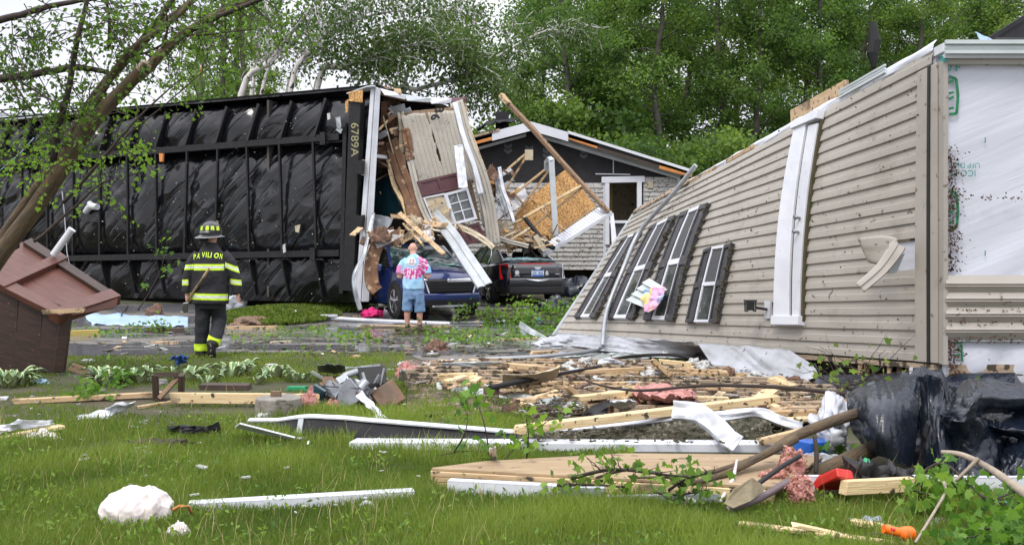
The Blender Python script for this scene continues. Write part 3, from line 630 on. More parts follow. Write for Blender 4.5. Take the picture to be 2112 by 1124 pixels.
lum(796, 230, 23.2, 806, 250, 22.8, .02, .03, 'white', 'thin white rod dangling under the torn eave', cat='rod', name='metal_rod')
strip('twisted_flashing', [(769, 440, 21.4), (752, 520, 20.8), (730, 575, 20.4), (743, 640, 20.3)], .10, M['conduit'], None, 1, .8, 10,
      label='narrow blue grey metal strip bowed in front of the white corner trim', cat='flashing')
# ================================================================ back house
BY = 30.0; BO = V(0, BY, 0)
def B(px, py, off=0): return onplane(px, py, BO, (0, -1, 0), off)
bh = thing('gable_house', 'white sided house behind the black car, bare black gable and torn roof edge', 'house', V(2, 30, .4))
# gable and wall, with a real opening
def bslab(name, pts, m, off, t=.08, **k): return MB().slab([B(x, y, off) for x, y in pts], t, (0, -1, 0)).build(name, m, bh, **k)
bslab('gable_sheathing', [(930, 300), (1095, 262), (1415, 362), (1415, 366), (1250, 366), (1250, 380), (930, 400)], M['blackfelt'], 0)
def clap(x0, x1, y0, y1, name='siding', n=None):
    mb = MB(); n = n or int((y1-y0)/9.3)
    def f(u, v):
        k = v*n; c = k-math.floor(k) if v < 1 else 1
        return B(x0+(x1-x0)*u, y0+(y1-y0)*v, .02+.035*c)
    mm = MB()
    for k in range(n):
        ya = y0+(y1-y0)*k/n; yb = y0+(y1-y0)*(k+1)/n
        mm.slab([B(x0, ya, .02), B(x1, ya, .02), B(x1, yb+.4, .055), B(x0, yb+.4, .055)], .015)
    return mm.build(name, M['vinyl'], bh)
M['vinyl'] = mat('vinyl', (.42, .415, .40), (.36, .355, .34), sc=2, rough=.6, dirt=((.09, .08, .055), .58, 14, .04), dirt2=((.07, .06, .045), .62, 30, .03))
clap(930, 1247, 378, 556); clap(1327, 1400, 366, 500); clap(1247, 1330, 505, 556)
bslab('wall_sheathing', [(930, 380), (1247, 380), (1247, 556), (930, 556)], M['interior'], 0)
bslab('corner_board', [(1244, 375), (1250, 375), (1250, 556), (1244, 556)], M['white'], .07)
bslab('corner_board', [(1398, 360), (1403, 362), (1403, 540), (1398, 540)], M['white'], .09)
fr = MB()
for q in ([(1241, 365), (1330, 363), (1330, 376), (1241, 378)], [(1248, 378), (1257, 378), (1257, 505), (1248, 505)], [(1314, 376), (1324, 376), (1324, 505), (1314, 505)], [(1257, 455), (1314, 455), (1314, 461), (1257, 461)]):
    fr.slab([B(x, y, .12) for x, y in q], .14, (0, -1, 0))
fr.build('window_frame', M['whitefresh'], bh, bevel=.01)
bslab('lower_pane', [(1257, 461), (1314, 461), (1314, 500), (1257, 500)], M['screen'], .02, .02)
# room seen through the opening
rm = MB(); y1 = BY+2.6
def bk(x, z, y): return V(x, y, z)
xa, xb, za, zb = 2.6, 4.6, 1.6, 4.1
rm.slab([bk(xa, za, y1), bk(xb, za, y1), bk(xb, zb, y1), bk(xa, zb, y1)], .05)
rm.slab([bk(xa, zb, y1), bk(xb, zb, y1), bk(xb, zb, BY+.1), bk(xa, zb, BY+.1)], .05)
rm.slab([bk(xa, za, y1), bk(xa, za, BY+.1), bk(xa, zb, BY+.1), bk(xa, zb, y1)], .05); rm.slab([bk(xb, za, y1), bk(xb, za, BY+.1), bk(xb, zb, BY+.1), bk(xb, zb, y1)], .05)
rm.build('room', M['tan'], bh)
MB().box(V(3.12, 31.3, 2.6), (.25, .05, 2.6)).build('curtain', M['yellowwood'], bh)
MB().box(V(3.6, 32.2, 2.25), (.55, .06, .4)).build('picture', M['white'], bh)
bslab('vent_cover', [(1335, 374), (1347, 374), (1347, 389), (1335, 389)], M['tan'], .10, .06, bevel=.01)
bslab('nail_strip', [(1228, 358), (1300, 359), (1300, 361), (1228, 360)], M['white'], .03, .02)
bslab('nail_strip', [(1264, 325), (1266, 325), (1266, 361), (1264, 361)], M['greytrim'], .03, .02)
# ghost prints on the felt: grey chevrons
M['feltprint'] = mat('feltprint', (.10, .105, .115), (.05, .05, .055), sc=30, rough=.8)
for cx, cy in ((1048, 302), (1092, 306), (1128, 312), (1204, 312)):
    for k in range(2):
        y = cy+k*10-6; bslab('felt_print', [(cx-8, y), (cx, y+5), (cx+8, y), (cx+8, y+7), (cx, y+12), (cx-8, y+7)], M['feltprint'], .004+.002, .003)
# roof: two real slopes going back, white rake boards, torn strips of bare wood
ridge = B(1095, 252, .5); el = B(925, 298, .5); er = B(1427, 352, .5); bkv = V(0, 7.5, 0)
MB().slab([ridge, er, er+bkv, ridge+bkv], .12, (.27, 0, 1)).build('roof_slope', M['blackfelt'], bh)
MB().slab([el, ridge, ridge+bkv, el+bkv], .12, (-.27, 0, 1)).build('roof_slope', M['blackfelt'], bh)
def rake(a, b_, w, m, off, name='rake_board'):
    MB().slab([B(*a, off), B(*b_, off), B(b_[0], b_[1]+w, off), B(a[0], a[1]+w, off)], .04, (0, -1, 0)).build(name, m, bh)
rake((1095, 251), (1172, 273), 19, M['whitefresh'], .52); rake((1172, 277), (1232, 297), 10, M['orangewood'], .50); rake((1232, 297), (1370, 338), 11, M['darkwood'], .49); rake((1360, 335), (1427, 353), 13, M['orangewood'], .50)
rake((1172, 270), (1428, 350), 6, M['whitefresh'], .56, 'drip_edge')
rake((1015, 272), (1095, 251), 19, M['whitefresh'], .52); rake((965, 290), (1015, 277), 12, M['orangewood'], .50); rake((960, 284), (1030, 265), 5, M['pinedirty'], .55)
rake((1110, 276), (1400, 362), 8, M['white'], .10, 'frieze_board'); rake((980, 305), (1085, 276), 6, M['white'], .10, 'frieze_board')
MB().slab([B(1172, 275, .45), B(1425, 352, .45), B(1400, 366, .08), B(1160, 290, .08)], .02).build('soffit', M['greytrim'], bh)
chm = MB().box(B(1036, 250, -1.0)+V(0, 0, .0), (.42, .4, .55)).build('vent_pipe_box', M['blackfelt'], bh)
patch([[B(985, 268, 0), B(1010, 256, 0), B(1060, 252, 0)], [B(985, 270, -1.2), B(1015, 248, -1.2), B(1065, 244, -1.2)]], 16, 6, .1, 5, 3).build('torn_shingle', M['blackfelt'], bh, thick=.02)
# crawlspace: dark sheet standing in for its shaded void, piers
MB().slab([V(-2, 31.6, .3), V(5.3, 31.6, .3), V(5.3, 31.6, 1.2), V(-2, 31.6, 1.2)], .1).build('crawlspace_dark_sheet', M['interior'], bh)
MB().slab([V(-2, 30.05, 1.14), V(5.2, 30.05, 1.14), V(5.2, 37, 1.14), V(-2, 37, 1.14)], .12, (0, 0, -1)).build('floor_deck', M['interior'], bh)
for x in (1.4, 3.0, 4.4): MB().box(V(x, 30.8, .75), (.4, .4, .75)).build('pier', M['concrete'], bh)
MB().slab([V(5.17, 30.05, 1.1), V(5.17, 37, 1.1), V(5.17, 37, 4.2), V(5.17, 30.05, 4.2)], .1, (1, 0, 0)).build('side_wall', M['vinyl'], bh)
# fallen white corner piece in front of the opening
MB().slab([P(1258, 440, 28.5), P(1265, 440, 28.5), P(1274, 512, 28.2), P(1262, 510, 28.2)], .03).build('fallen_trim', M['whitefresh'], label='short white trim leaning below the empty window of the gable house', cat='trim board')

# ================================================================ wreck between the black car and the gable house
def mem(root, pts, w=.05, t=.09, m='pine', name='truss_member', up=(0, -1, .2)):
    for a, b_ in zip(pts, pts[1:]): MB().beam(P(*a), P(*b_), w, t, up, rag=.03).build(name, M[m], root, bevel=.004)
ts = thing('broken_truss', 'smashed roof truss of crossing pale members above the black car', 'roof truss', P(1120, 500, 25.8))
mem(ts, [(1037, 358, 26.4), (1088, 315, 26.2)], m='pinepale'); mem(ts, [(1044, 390, 26.4), (1090, 316, 26.15)], m='pine')
MB().box(P(1091, 320, 26.1), (.22, .1, .28)).build('gusset', M['tan'], ts)
mem(ts, [(1048, 411, 26.2), (1131, 345, 25.7)], m='pinepale'); mem(ts, [(1060, 448, 26), (1132, 352, 25.75)], m='pine')
mem(ts, [(1022, 478, 25.4), (1078, 452, 25.5)], m='pinepale'); mem(ts, [(1078, 450, 25.4), (1199, 383, 25.9)], m='pinepale', w=.07, t=.1)
mem(ts, [(1080, 482, 25.6), (1200, 388, 26)], m='pine'); mem(ts, [(1108, 425, 25.9), (1165, 476, 25.7)], m='pine'); mem(ts, [(1060, 398, 26), (1078, 420, 25.9)], m='oldwood')
mem(ts, [(1128, 425, 25.9), (1124, 448, 25.8)], m='pine')
ob = thing('osb_roof_panel', 'large orange strand board roof panel tilted above the black car', 'board', P(1160, 480, 26.3))
MB().slab([P(1092, 407, 26.4), P(1167, 349, 26.7), P(1229, 426, 26.7), P(1163, 476, 26.3)], .02).build('board', M['osb'], ob)
MB().slab([P(1070, 424, 26.5), P(1095, 410, 26.5), P(1163, 478, 26.2), P(1127, 499, 25.9), P(1056, 486, 26.2)], .02).build('lower_board', M['osb'], ob)
MB().beam(P(1228, 428, 26.6), P(1160, 477, 26.2), .05, .06).build('edge_strip', M['pine'], ob)
MB().beam(P(1160, 477, 26.2), P(1127, 499, 25.8), .05, .06).build('edge_strip', M['pine'], ob)
sf = thing('soffit_panel', 'white ribbed soffit panel with long gutter edge, slanting above the black car', 'soffit', P(1190, 520, 25.6))
def sof(u, v):
    a = P(1131, 499, 25.5).lerp(P(1235, 428, 26.2), u); b_ = P(1150, 512, 25.2).lerp(P(1254, 441, 25.9), u)
    return a.lerp(b_, v)+V(0, -1, 0)*(.03 if (u*22) % 1 < .14 else 0)
MB().grid(sof, 176, 2).build('ribbed_sheet', M['whitefresh'], sf, thick=.01)
MB().beam(P(1118, 528, 25), P(1261, 439, 25.8), .12, .10).build('gutter_edge', M['white'], sf, bevel=.01)
MB().beam(P(1240, 430, 26), P(1258, 440, 25.8), .05, .1).build('end_cap', M['whitefresh'], sf)
dp = MB(); dp.tube([P(1128, 352, 25.6), P(1128, 335, 25.5), P(1134, 328, 25.3), P(1140, 334, 25.2)], .09, 4)
dp.slab([P(1131, 330, 25.25), P(1143, 330, 25.25), P(1152, 488, 24.9), P(1140, 488, 24.9)], .07)
dp.build('bent_post', M['greytrim'], label='upright grey metal post with a hooked top, in front of the orange board', cat='post', bevel=.01)
bm = MB().tube([P(1036, 198, 26.3), P(1052, 218, 26.2), P(1100, 268, 26.1), P(1150, 325, 26), P(1200, 380, 25.9), P(1255, 437, 25.7)], [.07, .085, .085, .08, .08, .07], 6)
bm.build('weathered_beam', M['oldwood'], label='very long weathered beam leaning diagonally across the black gable', cat='beam')
MB().beam(P(1034, 196, 26.3), P(1050, 216, 26.15), .16, .12).build('beam_end_block', M['pine'], label='split yellow block on the top end of the long diagonal beam', cat='wood block')
MB().slab([P(1066, 391, 26.3), P(1080, 378, 26.3), P(1088, 405, 26.2), P(1072, 428, 26.1), P(1050, 440, 26.1), P(1048, 408, 26.2)], .03).build('wallboard_piece', M['whitefresh'], label='jagged white wallboard piece among the truss members', cat='wallboard')
MB().slab([P(1011, 418, 25.3), P(1033, 420, 25.3), P(1036, 444, 25.2), P(1020, 467, 25.1), P(1010, 450, 25.1)], .03).build('wallboard_piece', M['white'], label='speckled white wallboard piece right of the curved beige strip', cat='wallboard')
MB().slab([P(1022, 470, 25.4), P(1048, 455, 25.4), P(1052, 482, 25.2), P(1022, 500, 25.2)], .03).build('wallboard_piece', M['tan'], label='brown paper faced wallboard piece low beside the black car roof', cat='wallboard')
strip('gutter_scrap', [(1022, 363, 25.2), (1030, 395, 25.1), (1040, 430, 25), (1046, 450, 25)], .14, M['greytrim'], None, 2, .3, 12, label='short ribbed grey gutter scrap hanging by the speckled wallboard', cat='gutter')
strip('gutter_scrap', [(1030, 345, 25), (1036, 385, 24.9), (1048, 420, 24.8), (1060, 460, 24.7)], .10, M['whitefresh'], None, 1, .4, 13, label='longer pale gutter scrap hanging beside the truss members', cat='gutter')
MB().slab([P(1025, 378, 25.3), P(1038, 376, 25.3), P(1042, 410, 25.2), P(1030, 408, 25.2)], .03).build('osb_scrap', M['osb'], label='small strand board scrap between the two hanging gutters', cat='board')
lump('insulation_clump', 1014, 395, 25.4, (.35, .3, .55), M['browninsul'], 'brown insulation tuft right of the curved beige corner strip', 'insulation', 6, .6)
heap('debris_heap', 1075, 494, 25.0, (.42, .25, .10), 80, ('tan', 'osb', 'pine', 'pinedirty'), 'heap of splintered tan wood lying on the black car roof', 'debris', 8, (.1, .6))
heap('debris_heap', 1035, 410, 25.3, (.22, .25, .35), 40, ('osb', 'greytrim', 'browninsul', 'white'), 'torn scraps between the curved beige strip and the truss members', 'debris', 9, (.1, .5))
MB().tube([P(1083, 450, 25.2), P(1105, 478, 25), P(1130, 506, 24.8), P(1142, 512, 24.6)], .06, 8).build('black_pipe', M['rubber'], label='black pipe sloping down to the black car roof', cat='pipe', smooth=60)
MB().box(P(1108, 500, 24.9), (.4, .3, .26), .2).build('wood_block', M['pinedirty'], label='brown wood block on the black car roof under the soffit', cat='wood block', bevel=.01)
lum(1100, 512, 24.4, 1140, 503, 24.4, .03, .04, 'pinepale', 'thin pale stick over the black car rear roof')

# ================================================================ leaning home (right)
WB0, WB1 = V(.75, 16.8, .1), V(4.0, 9.0, .45); WT0, WT1 = V(2.29, 18.0, 2.28), V(4.0, 9.0, 3.42)
def Wp(u, v, o=0):
    b0 = WB0.lerp(WB1, u); t0 = WT0.lerp(WT1, u)
    n = (WB1-WB0).lerp(WT1-WT0, v).cross(t0-b0).normalized()
    if n.y > 0: n = -n
    bulge = .12*math.sin(math.pi*u)*math.sin(math.pi*v)
    return b0.lerp(t0, v)+n*(o+bulge)
def proj(p): return 1056+p.x/p.y*F, HZ-(p.z-CH)/p.y*F
def Wuv(px, py):
    u, v = .5, .5
    for _ in range(30):
        a = proj(Wp(u, v)); e = 1e-3; b_ = proj(Wp(u+e, v)); c = proj(Wp(u, v+e))
        j = np.array([[(b_[0]-a[0])/e, (c[0]-a[0])/e], [(b_[1]-a[1])/e, (c[1]-a[1])/e]])
        d = np.linalg.solve(j, [px-a[0], py-a[1]]); u += float(d[0])*.8; v += float(d[1])*.8
        u = min(max(u, -.5), 1.5); v = min(max(v, -.5), 1.5)
    return u, v
lh = thing('leaning_home', 'big beige home racked and leaning on the right, four shuttered windows in its wall', 'house', V(4, 9, 0))
NC = 20
prof = [(0, .000), (.04, .030), (.10, .030), (.50, .024), (.56, .012), (.98, .002)]
GAPV = None
gu0, gv0 = Wuv(1848, 500); gu1 = .975
gk = int(gv0*NC)
rows = []
mb = MB(); NUu = 90
vv = [((k+a)/NC, o, k) for k in range(NC) for a, o in prof]+[(1, 0, NC)]
vs = []
for (v, o, k) in vv:
    for i in range(NUu+1):
        u = i/NUu*.985; vs.append(Wp(u, v+.0015*noise.noise(Vector((u*14, v*30, 0))), o*.75+.006*noise.noise(Vector((u*9, k*.9, 1)))))
fs = []; us = []
for j in range(len(vv)-1):
    for i in range(NUu):
        u = i/NUu*.985
        if gk-1 <= vv[j][2] <= gk and u > gu0: continue
        a = j*(NUu+1)+i; fs.append((a, a+1, a+NUu+2, a+NUu+1)); us.append([(u*8, j), (u*8+.1, j), (u*8+.1, j+1), (u*8, j+1)])
M['lap'] = mat('lap', (.350, .327, .288), (.315, .294, .258), sc=1.4, coord='Object', rough=.5, dirt=((.13, .105, .075), .655, 13, .05), dirt2=((.26, .24, .20), .56, 3, .2), bump=.08, bs=40)
mb.add(vs, fs, us); mb.build('lap_siding', M['lap'], lh, smooth=28)
def Wslab(pts, o, t, mb=None):
    """slab following the wall surface, corners in (u,v)"""
    mb = mb or MB(); N_ = 10; vs = []
    for j in range(N_+1):
        k = j/N_; a = (pts[0][0]+(pts[3][0]-pts[0][0])*k, pts[0][1]+(pts[3][1]-pts[0][1])*k); b_ = (pts[1][0]+(pts[2][0]-pts[1][0])*k, pts[1][1]+(pts[2][1]-pts[1][1])*k)
        vs += [Wp(*a, o), Wp(*b_, o), Wp(*b_, o-t), Wp(*a, o-t)]
    fs = [(j*4+i, j*4+(i+1) % 4, j*4+4+(i+1) % 4, j*4+4+i) for j in range(N_) for i in range(4)]+[(3, 2, 1, 0), tuple(N_*4+i for i in range(4))]
    mb.add(vs, fs, [[(vs[k].x*.7+vs[k].y*.7, vs[k].z) for k in f] for f in fs]); return mb
MB().grid(lambda a, b_: Wp(a*.985, b_, -.012), 30, 10).build('wall_wrap', M['wrap'], lh, thick=.10)
# furring strip visible in the gap
g0 = (gk-1)/NC; g2 = (gk+1)/NC
Wslab([(gu0, g2-.004), (gu1, g2-.004), (gu1, g2), (gu0, g2)], .01, .03).build('nail_hem', M['pinedirty'], lh)
# corner post
def corner(o0, u0, u1):
    mb = MB(); Wslab([(u0, 0.0), (u1, 0.0), (u1, .94), (u0, .94)], o0, .05, mb); return mb
corner(.05, .965, .998).build('corner_post', M['lap'], lh, bevel=.006)
corner(.062, .984, .988).build('corner_groove', M['black'], lh)
# four windows with shutters, given by their photographed outlines (glass strip and its two shutters)
Ws = [ # window quad TL,TR,BR,BL ; shutter outer offsets in px at top and bottom
 ((1303, 491), (1316, 486), (1221, 659), (1203, 659), 12, 13),
 ((1364, 465), (1387, 453), (1298, 661), (1272, 661), 14, 15),
 ((1430, 437), (1453, 427), (1379, 664), (1352, 663), 17, 17),
 ((1478, 513), (1504, 509), (1471, 668), (1440, 668), 16, 17)]
def lerp2(a, b_, t): return (a[0]+(b_[0]-a[0])*t, a[1]+(b_[1]-a[1])*t)
WLAB = []
for (TL, TR, BR, BL, st, sb) in Ws:
    q = [Wuv(*p) for p in (TL, TR, BR, BL)]
    sl = [Wuv(TL[0]-st, TL[1]+6), Wuv(TL[0]-1, TL[1]), Wuv(BL[0]-1, BL[1]), Wuv(BL[0]-sb, BL[1]+1)]
    sr = [Wuv(TR[0]+1, TR[1]), Wuv(TR[0]+st, TR[1]-5), Wuv(BR[0]+sb, BR[1]+2), Wuv(BR[0]+1, BR[1])]
    def L4(Q, a, b_): return lerp2(lerp2(Q[0], Q[1], a), lerp2(Q[3], Q[2], a), b_)
    def part(Q, a0, a1, b0, b1, o, t, mb): Wslab([L4(Q, a0, b0), L4(Q, a1, b0), L4(Q, a1, b1), L4(Q, a0, b1)], o, t, mb)
    mb = MB()
    for bb0, bb1 in ((0, .035), (.475, .525), (.965, 1)): part(q, 0, 1, bb0, bb1, .078, .06, mb)
    for a0, a1 in ((0, .1), (.92, 1)): part(q, a0, a1, .035, .475, .074, .058, mb); part(q, a0, a1, .525, .965, .074, .058, mb)
    wn = mb.build('window', M['whitefresh'], lh, bevel=.004)
    mb = MB(); part(q, .1, .92, .035, .475, .060, .01, mb); mb.build('insect_screen', M['screen'], wn)
    mb = MB(); part(q, .1, .92, .525, .965, .056, .01, mb); mb.build('pane', M['glass'], wn)
    for Q in (sl, sr):
        mb = MB(); part(Q, .02, .98, 0, 1, .066, .05, mb)
        for bb0, bb1 in ((0, .05), (.46, .54), (.95, 1)): part(Q, 0, 1, bb0, bb1, .088, .02, mb)
        for a0, a1 in ((0, .16), (.84, 1)): part(Q, a0, a1, .05, .95, .086, .02, mb)
        mb.build('shutter', M['shutter'], lh, bevel=.003)
    # moss and shredded leaves caught on the right hand edge
    mb = MB()
    for _ in range(70):
        t = R.random(); c = L4(sr, 1.02, t); p = Wp(c[0], c[1], .05+R.random()*.05); s_ = R.uniform(.012, .045)
        mb.beam(p, p+V(R.uniform(-1, 1), R.uniform(-1, 1), R.uniform(-1, 1))*s_, s_*.7, s_*.5)
    mb.build('leaf_debris', M['mossy'] if 'mossy' in M else M.setdefault('mossy', mat('mossy', (.045, .05, .02), (.08, .06, .035), sc=14, rough=.95)), lh, kind='stuff')
# tall white door and its frame
D = [Wuv(1652, 262), Wuv(1700, 248), Wuv(1660, 664), Wuv(1607, 664)]
def L4(Q, a, b_): return lerp2(lerp2(Q[0], Q[1], a), lerp2(Q[3], Q[2], a), b_)
mb = MB(); Wslab([L4(D, 0, 0), L4(D, .52, 0), L4(D, .62, 1), L4(D, 0, 1)], .09, .08, mb); dr = mb.build('door', M['whitefresh'], lh, bevel=.006)
mb = MB(); Wslab([L4(D, .60, .02), L4(D, .98, .02), L4(D, .98, .98), L4(D, .70, .98)], .075, .07, mb); mb.build('storm_door', M['white'], lh, bevel=.006)
mb = MB(); Wslab([L4(D, -.06, -.02), L4(D, 1.04, -.05), L4(D, 1.04, .0), L4(D, -.06, .02)], .12, .1, mb); Wslab([L4(D, -.04, .975), L4(D, 1.04, .975), L4(D, 1.04, 1.02), L4(D, -.04, 1.02)], .11, .1, mb); build_each(mb, 44, 'door_casing', M['whitefresh'], lh, bevel=.005)
mb = MB(); Wslab([L4(D, .54, .03), L4(D, .62, .03), L4(D, .70, .98), L4(D, .63, .98)], .06, .02, mb); Wslab([L4(D, .98, 0), L4(D, 1.05, 0), L4(D, 1.05, 1), L4(D, .98, 1)], .05, .04, mb); mb.build('door_gap', M['mossy'], lh)
for b_ in (.50, .57):
    c = L4(D, .84, b_); p = Wp(c[0], c[1], .08); n = (Wp(c[0], c[1], 1)-Wp(c[0], c[1], 0)).normalized()
    MB().tube([p, p+n*.035, p+n*.05, p+n*.075], [.018, .014, .032, .02], 12).build('door_knob', M['steel'], lh, smooth=50)
# wall lantern
c = Wuv(1590, 640); p = Wp(*c, .04); n = (Wp(c[0], c[1], 1)-Wp(c[0], c[1], 0)).normalized()
ln = thing('wall_lantern', 'black square lantern hanging crooked left of the tall white door', 'lantern', p)
MB().beam(p+V(0, 0, .10), p-V(0, 0, .10), .11, .03, up=n).build('back_plate', M['white'], ln)
MB().beam(p+n*.02, p+n*.12+V(-.03, 0, 0), .03, .03).build('arm', M['black'], ln)
q = p+n*.13+V(-.10, 0, .02); lf = MB()
for sx in (-.05, .05):
    for sz in (-.06, .06): lf.beam(q+V(sx, -.05, sz), q+V(sx, .05, sz), .014, .014); lf.beam(q+V(sx, -.05 if sz < 0 else .05, -.06), q+V(sx, -.05 if sz < 0 else .05, .06), .014, .014)
lf.slab([q+V(-.065, -.06, .07), q+V(.065, -.06, .07), q+V(.065, .06, .07), q+V(-.065, .06, .07)], .02); lf.build('cage', M['black'], ln)
MB().box(q, (.08, .08, .10)).build('glass', M['darkglass'], ln)
# torn siding flap curling off
f0 = Wuv(1766, 492); 
def flap(u, v):
    pa = [P(1768, 492, 9.6), P(1815, 486, 9.4), P(1850, 492, 9.15), P(1838, 500, 8.9), P(1808, 545, 8.8), P(1764, 585, 8.75)]
    pb = [P(1790, 540, 9.55), P(1812, 545, 9.4), P(1838, 528, 9.2), P(1868, 512, 8.95), P(1832, 560, 8.8), P(1782, 603, 8.75)]
    c = (v*2) % 1
    return catmull(pa, u).lerp(catmull(pb, u), v)+V(0, -1, 0)*.02*c
MB().grid(flap, 40, 10).build('torn_lap', M['lap'], lh, smooth=40, thick=.004)
MB().slab([P(1840, 535, 9), P(1866, 522, 9), P(1850, 560, 9.05), P(1834, 566, 9.05)], .004).build('torn_lap', M['greytrim'], lh)
# top edge: crumpled wrap, exposed strips
def tope(u, v):
    uu = .27+u*.71; b0 = Wp(uu, 1.0, 0); k = noise.noise(Vector((uu*26, v*2, 0)))
    return b0+V(.02*k, -.03-.03*abs(noise.noise(Vector((uu*50, v*3, 4))))*1.4, -.03+v*(.115+.03*k))+V(.12, .1, 0)*max(v-.6, 0)
MB().grid(tope, 160, 8).build('torn_wrap_edge', M['wrap'], lh, smooth=60, thick=.006)
for a, b_ in ((.30, .42), (.46, .56)):
    MB().beam(Wp(a, 1.01, .0)+V(0, 0, -.01), Wp(b_, 1.01, .0)+V(0, 0, -.01), .06, .05).build('plate_edge', M['pine'], lh)
for k in range(3): MB().beam(Wp(.80, 1.0, .02)+V(0, 0, .02+.035*k), Wp(.90, 1.0, .02)+V(0, 0, .02+.035*k), .02, .02).build('flashing_rib', M['palegreen'], lh)
# left slanted edge trim
mb = MB(); Wslab([(-.012, 0), (0, 0), (0, 1), (-.012, 1)], .03, .08, mb); mb.build('edge_trim', M['greytrim'], lh)
for k in range(2): mb = MB(); Wslab([(.0, .985), (.3, .985), (.3, 1.02), (.0, 1.02)], .05+.02*k, .02, mb) if k == 0 else None; mb.build('eave_trim', M['pinedirty'], lh) if k == 0 else None
# body behind the wall: back wall, roof, so that it is a real volume
bx = V(4.6, 2.2, 0)
MB().slab([WT0, WT1, WT1+V(4.6, .0, .0), WT0+V(3.5, 2.5, -.6)], .08, (0, 0, 1)).build('roof_deck', M['white'], lh)
# right end face, frontal
EY = 9.0
def E(px, py, off=0): return onplane(px, py, V(0, EY, 0), (0, -1, 0), off)
X1 = 2560
def eslab(name, x0, y0, x1, y1, m, off, t=.05, **k): return MB().slab([E(x0, y0, off), E(x1, y0, off), E(x1, y1, off), E(x0, y1, off)], t, (0, -1, 0)).build(name, m, lh, **k)
def wr(u, v):
    px = 1950+u*(X1-1950); py = 120+v*672
    if v > .97: py += 10*noise.noise(Vector((u*12, 0, 0)))
    o = .02+.02*noise.noise(Vector((u*3, v*9+u*5, 1)))+(.10*max(v-.88, 0)/.12*abs(noise.noise(Vector((u*8, v*4, 2))))*2 if v > .88 else 0)
    return E(px, py, o)
MB().grid(wr, 90, 80, flip=True).build('end_wall_wrap', M['wrap'], lh, smooth=180, thick=.06)
m_ = MB()
for k, (ya, yb, oa, ob_) in enumerate([(84, 92, .16, .16), (92, 96, .16, .12), (96, 103, .12, .12), (103, 106, .12, .16), (106, 112, .16, .16)]):
    m_.slab([E(1948, ya, oa), E(X1, ya, oa), E(X1, yb, ob_), E(1948, yb, ob_)], .03)
m_.build('roof_edge_metal', M['palegreen'], lh)
eslab('white_flashing', 1948, 112, X1, 120, M['whitefresh'], .13)
eslab('top_trim', 1952, 120, X1, 134, M['lap'], .09, bevel=.008)
sd = MB(); yy = [570, 602, 632, 664, 697]
for a, b_ in zip(yy, yy[1:]):
    h = (b_-a)*.55
    sd.slab([E(1950, a, .055), E(X1, a, .055), E(X1, a+h, .105), E(1950, a+h, .105)], .02); sd.slab([E(1950, a+h, .105), E(X1, a+h, .105), E(X1, b_, .062), E(1950, b_, .062)], .02)
sd.build('end_siding', M['lap'], lh)
eslab('starter_strip', 1952, 697, X1, 704, M['greytrim'], .07)
eslab('end_corner_trim', 1946, 122, 1955, 752, M['lap'], .10, .10)
# bottom: joists and sill under the wall
MB().beam(Wp(.66, -.01, -.05), WB1+V(-.02, 0.05, -.04), .08, .05).build('sill_beam', M['pinedirty'], lh)
MB().beam(E(1952, 762, .0), E(X1, 762, .0), .08, .1).build('sill_beam', M['pinedirty'], lh)
for px in (1770, 1783, 1830, 1850, 1868, 1905):
    u = Wuv(px, 748)[0]; a = Wp(u, -.045, -.02); MB().beam(a+V(0, -.02, 0), a+V(.4, .9, .05), .045, .12, rag=.04).build('joist_end', M['pine'], lh)
MB().slab([V(.9, 17, .0), V(4.15, 9.5, .0), V(4.15, 9.5, .42), V(.9, 17, .1)], .05).build('dark_gap_sheet', M['interior'], lh)  # dark sheets stand in for the shaded gap under the home
MB().slab([V(4.1, 9.3, 0), V(8, 9.3, 0), V(8, 9.3, .5), V(4.1, 9.3, .5)], .05).build('dark_gap_sheet', M['interior'], lh)
for px, py, l in ((1879, 757, .12), (1985, 775, .12), (1997, 775, .12)):
    MB().beam(E(px, py, .02), E(px, py+30, .02), .012, .03).build('hanging_strap', M['white'], lh)
# prints on the wrap (upside down fragments)
def eprint(s, size, px, py, m, flip=True, bold=0, mirror=True, off=.052):
    c = E(px, py, off)
    o = textmb(s, size, lambda x, y: c+V((-x if mirror else x)*1, 0, (-y if flip else y)), bold, 'CENTER').build('wrap_print', M[m], lh)
    return o
eprint('ICC-ES 2', .085, 1978, 357, 'inkteal', True, .0, True); eprint('UFP Dist', .07, 1993, 341, 'inkteal', True, 0, True)
eprint('U F', .10, 1964, 140, 'inkteal', False, .003, False); eprint('38', .08, 1947, 122, 'inkteal', False, .003, False, .12)
for px, py in ((2032, 290), (2032, 523)): eprint('I', .07, px, py, 'inkteal', False, .002, False)
def glyph(pts, w, off=.055):
    mb = MB(); q = [E(x, y, off) for x, y in pts]
    for a, b_ in zip(q, q[1:]): mb.beam(a, b_, w, .002, up=(0, -1, 0))
    mb.build('wrap_logo', M['inkgreen'], lh)
for cy, s_ in ((197, 1), (432, 1)):
    glyph([(1957, cy-39), (1972, cy-34), (1976, cy), (1973, cy+38), (1958, cy+39)], .026)
    for k, dy in enumerate((-26, -4, 8, 28)): glyph([(1957, cy+dy), (1967, cy+dy-5+3*(k % 2))], .022)
glyph([(1983, 705), (1984, 745)], .02); glyph([(1970, 708), (1979, 706)], .018); glyph([(1970, 722), (1980, 719)], .02); glyph([(1970, 735), (1980, 731)], .02)
mb = MB()
for a in ((1938, 160, 1942, 212), (1945, 165, 1949, 205)): pass
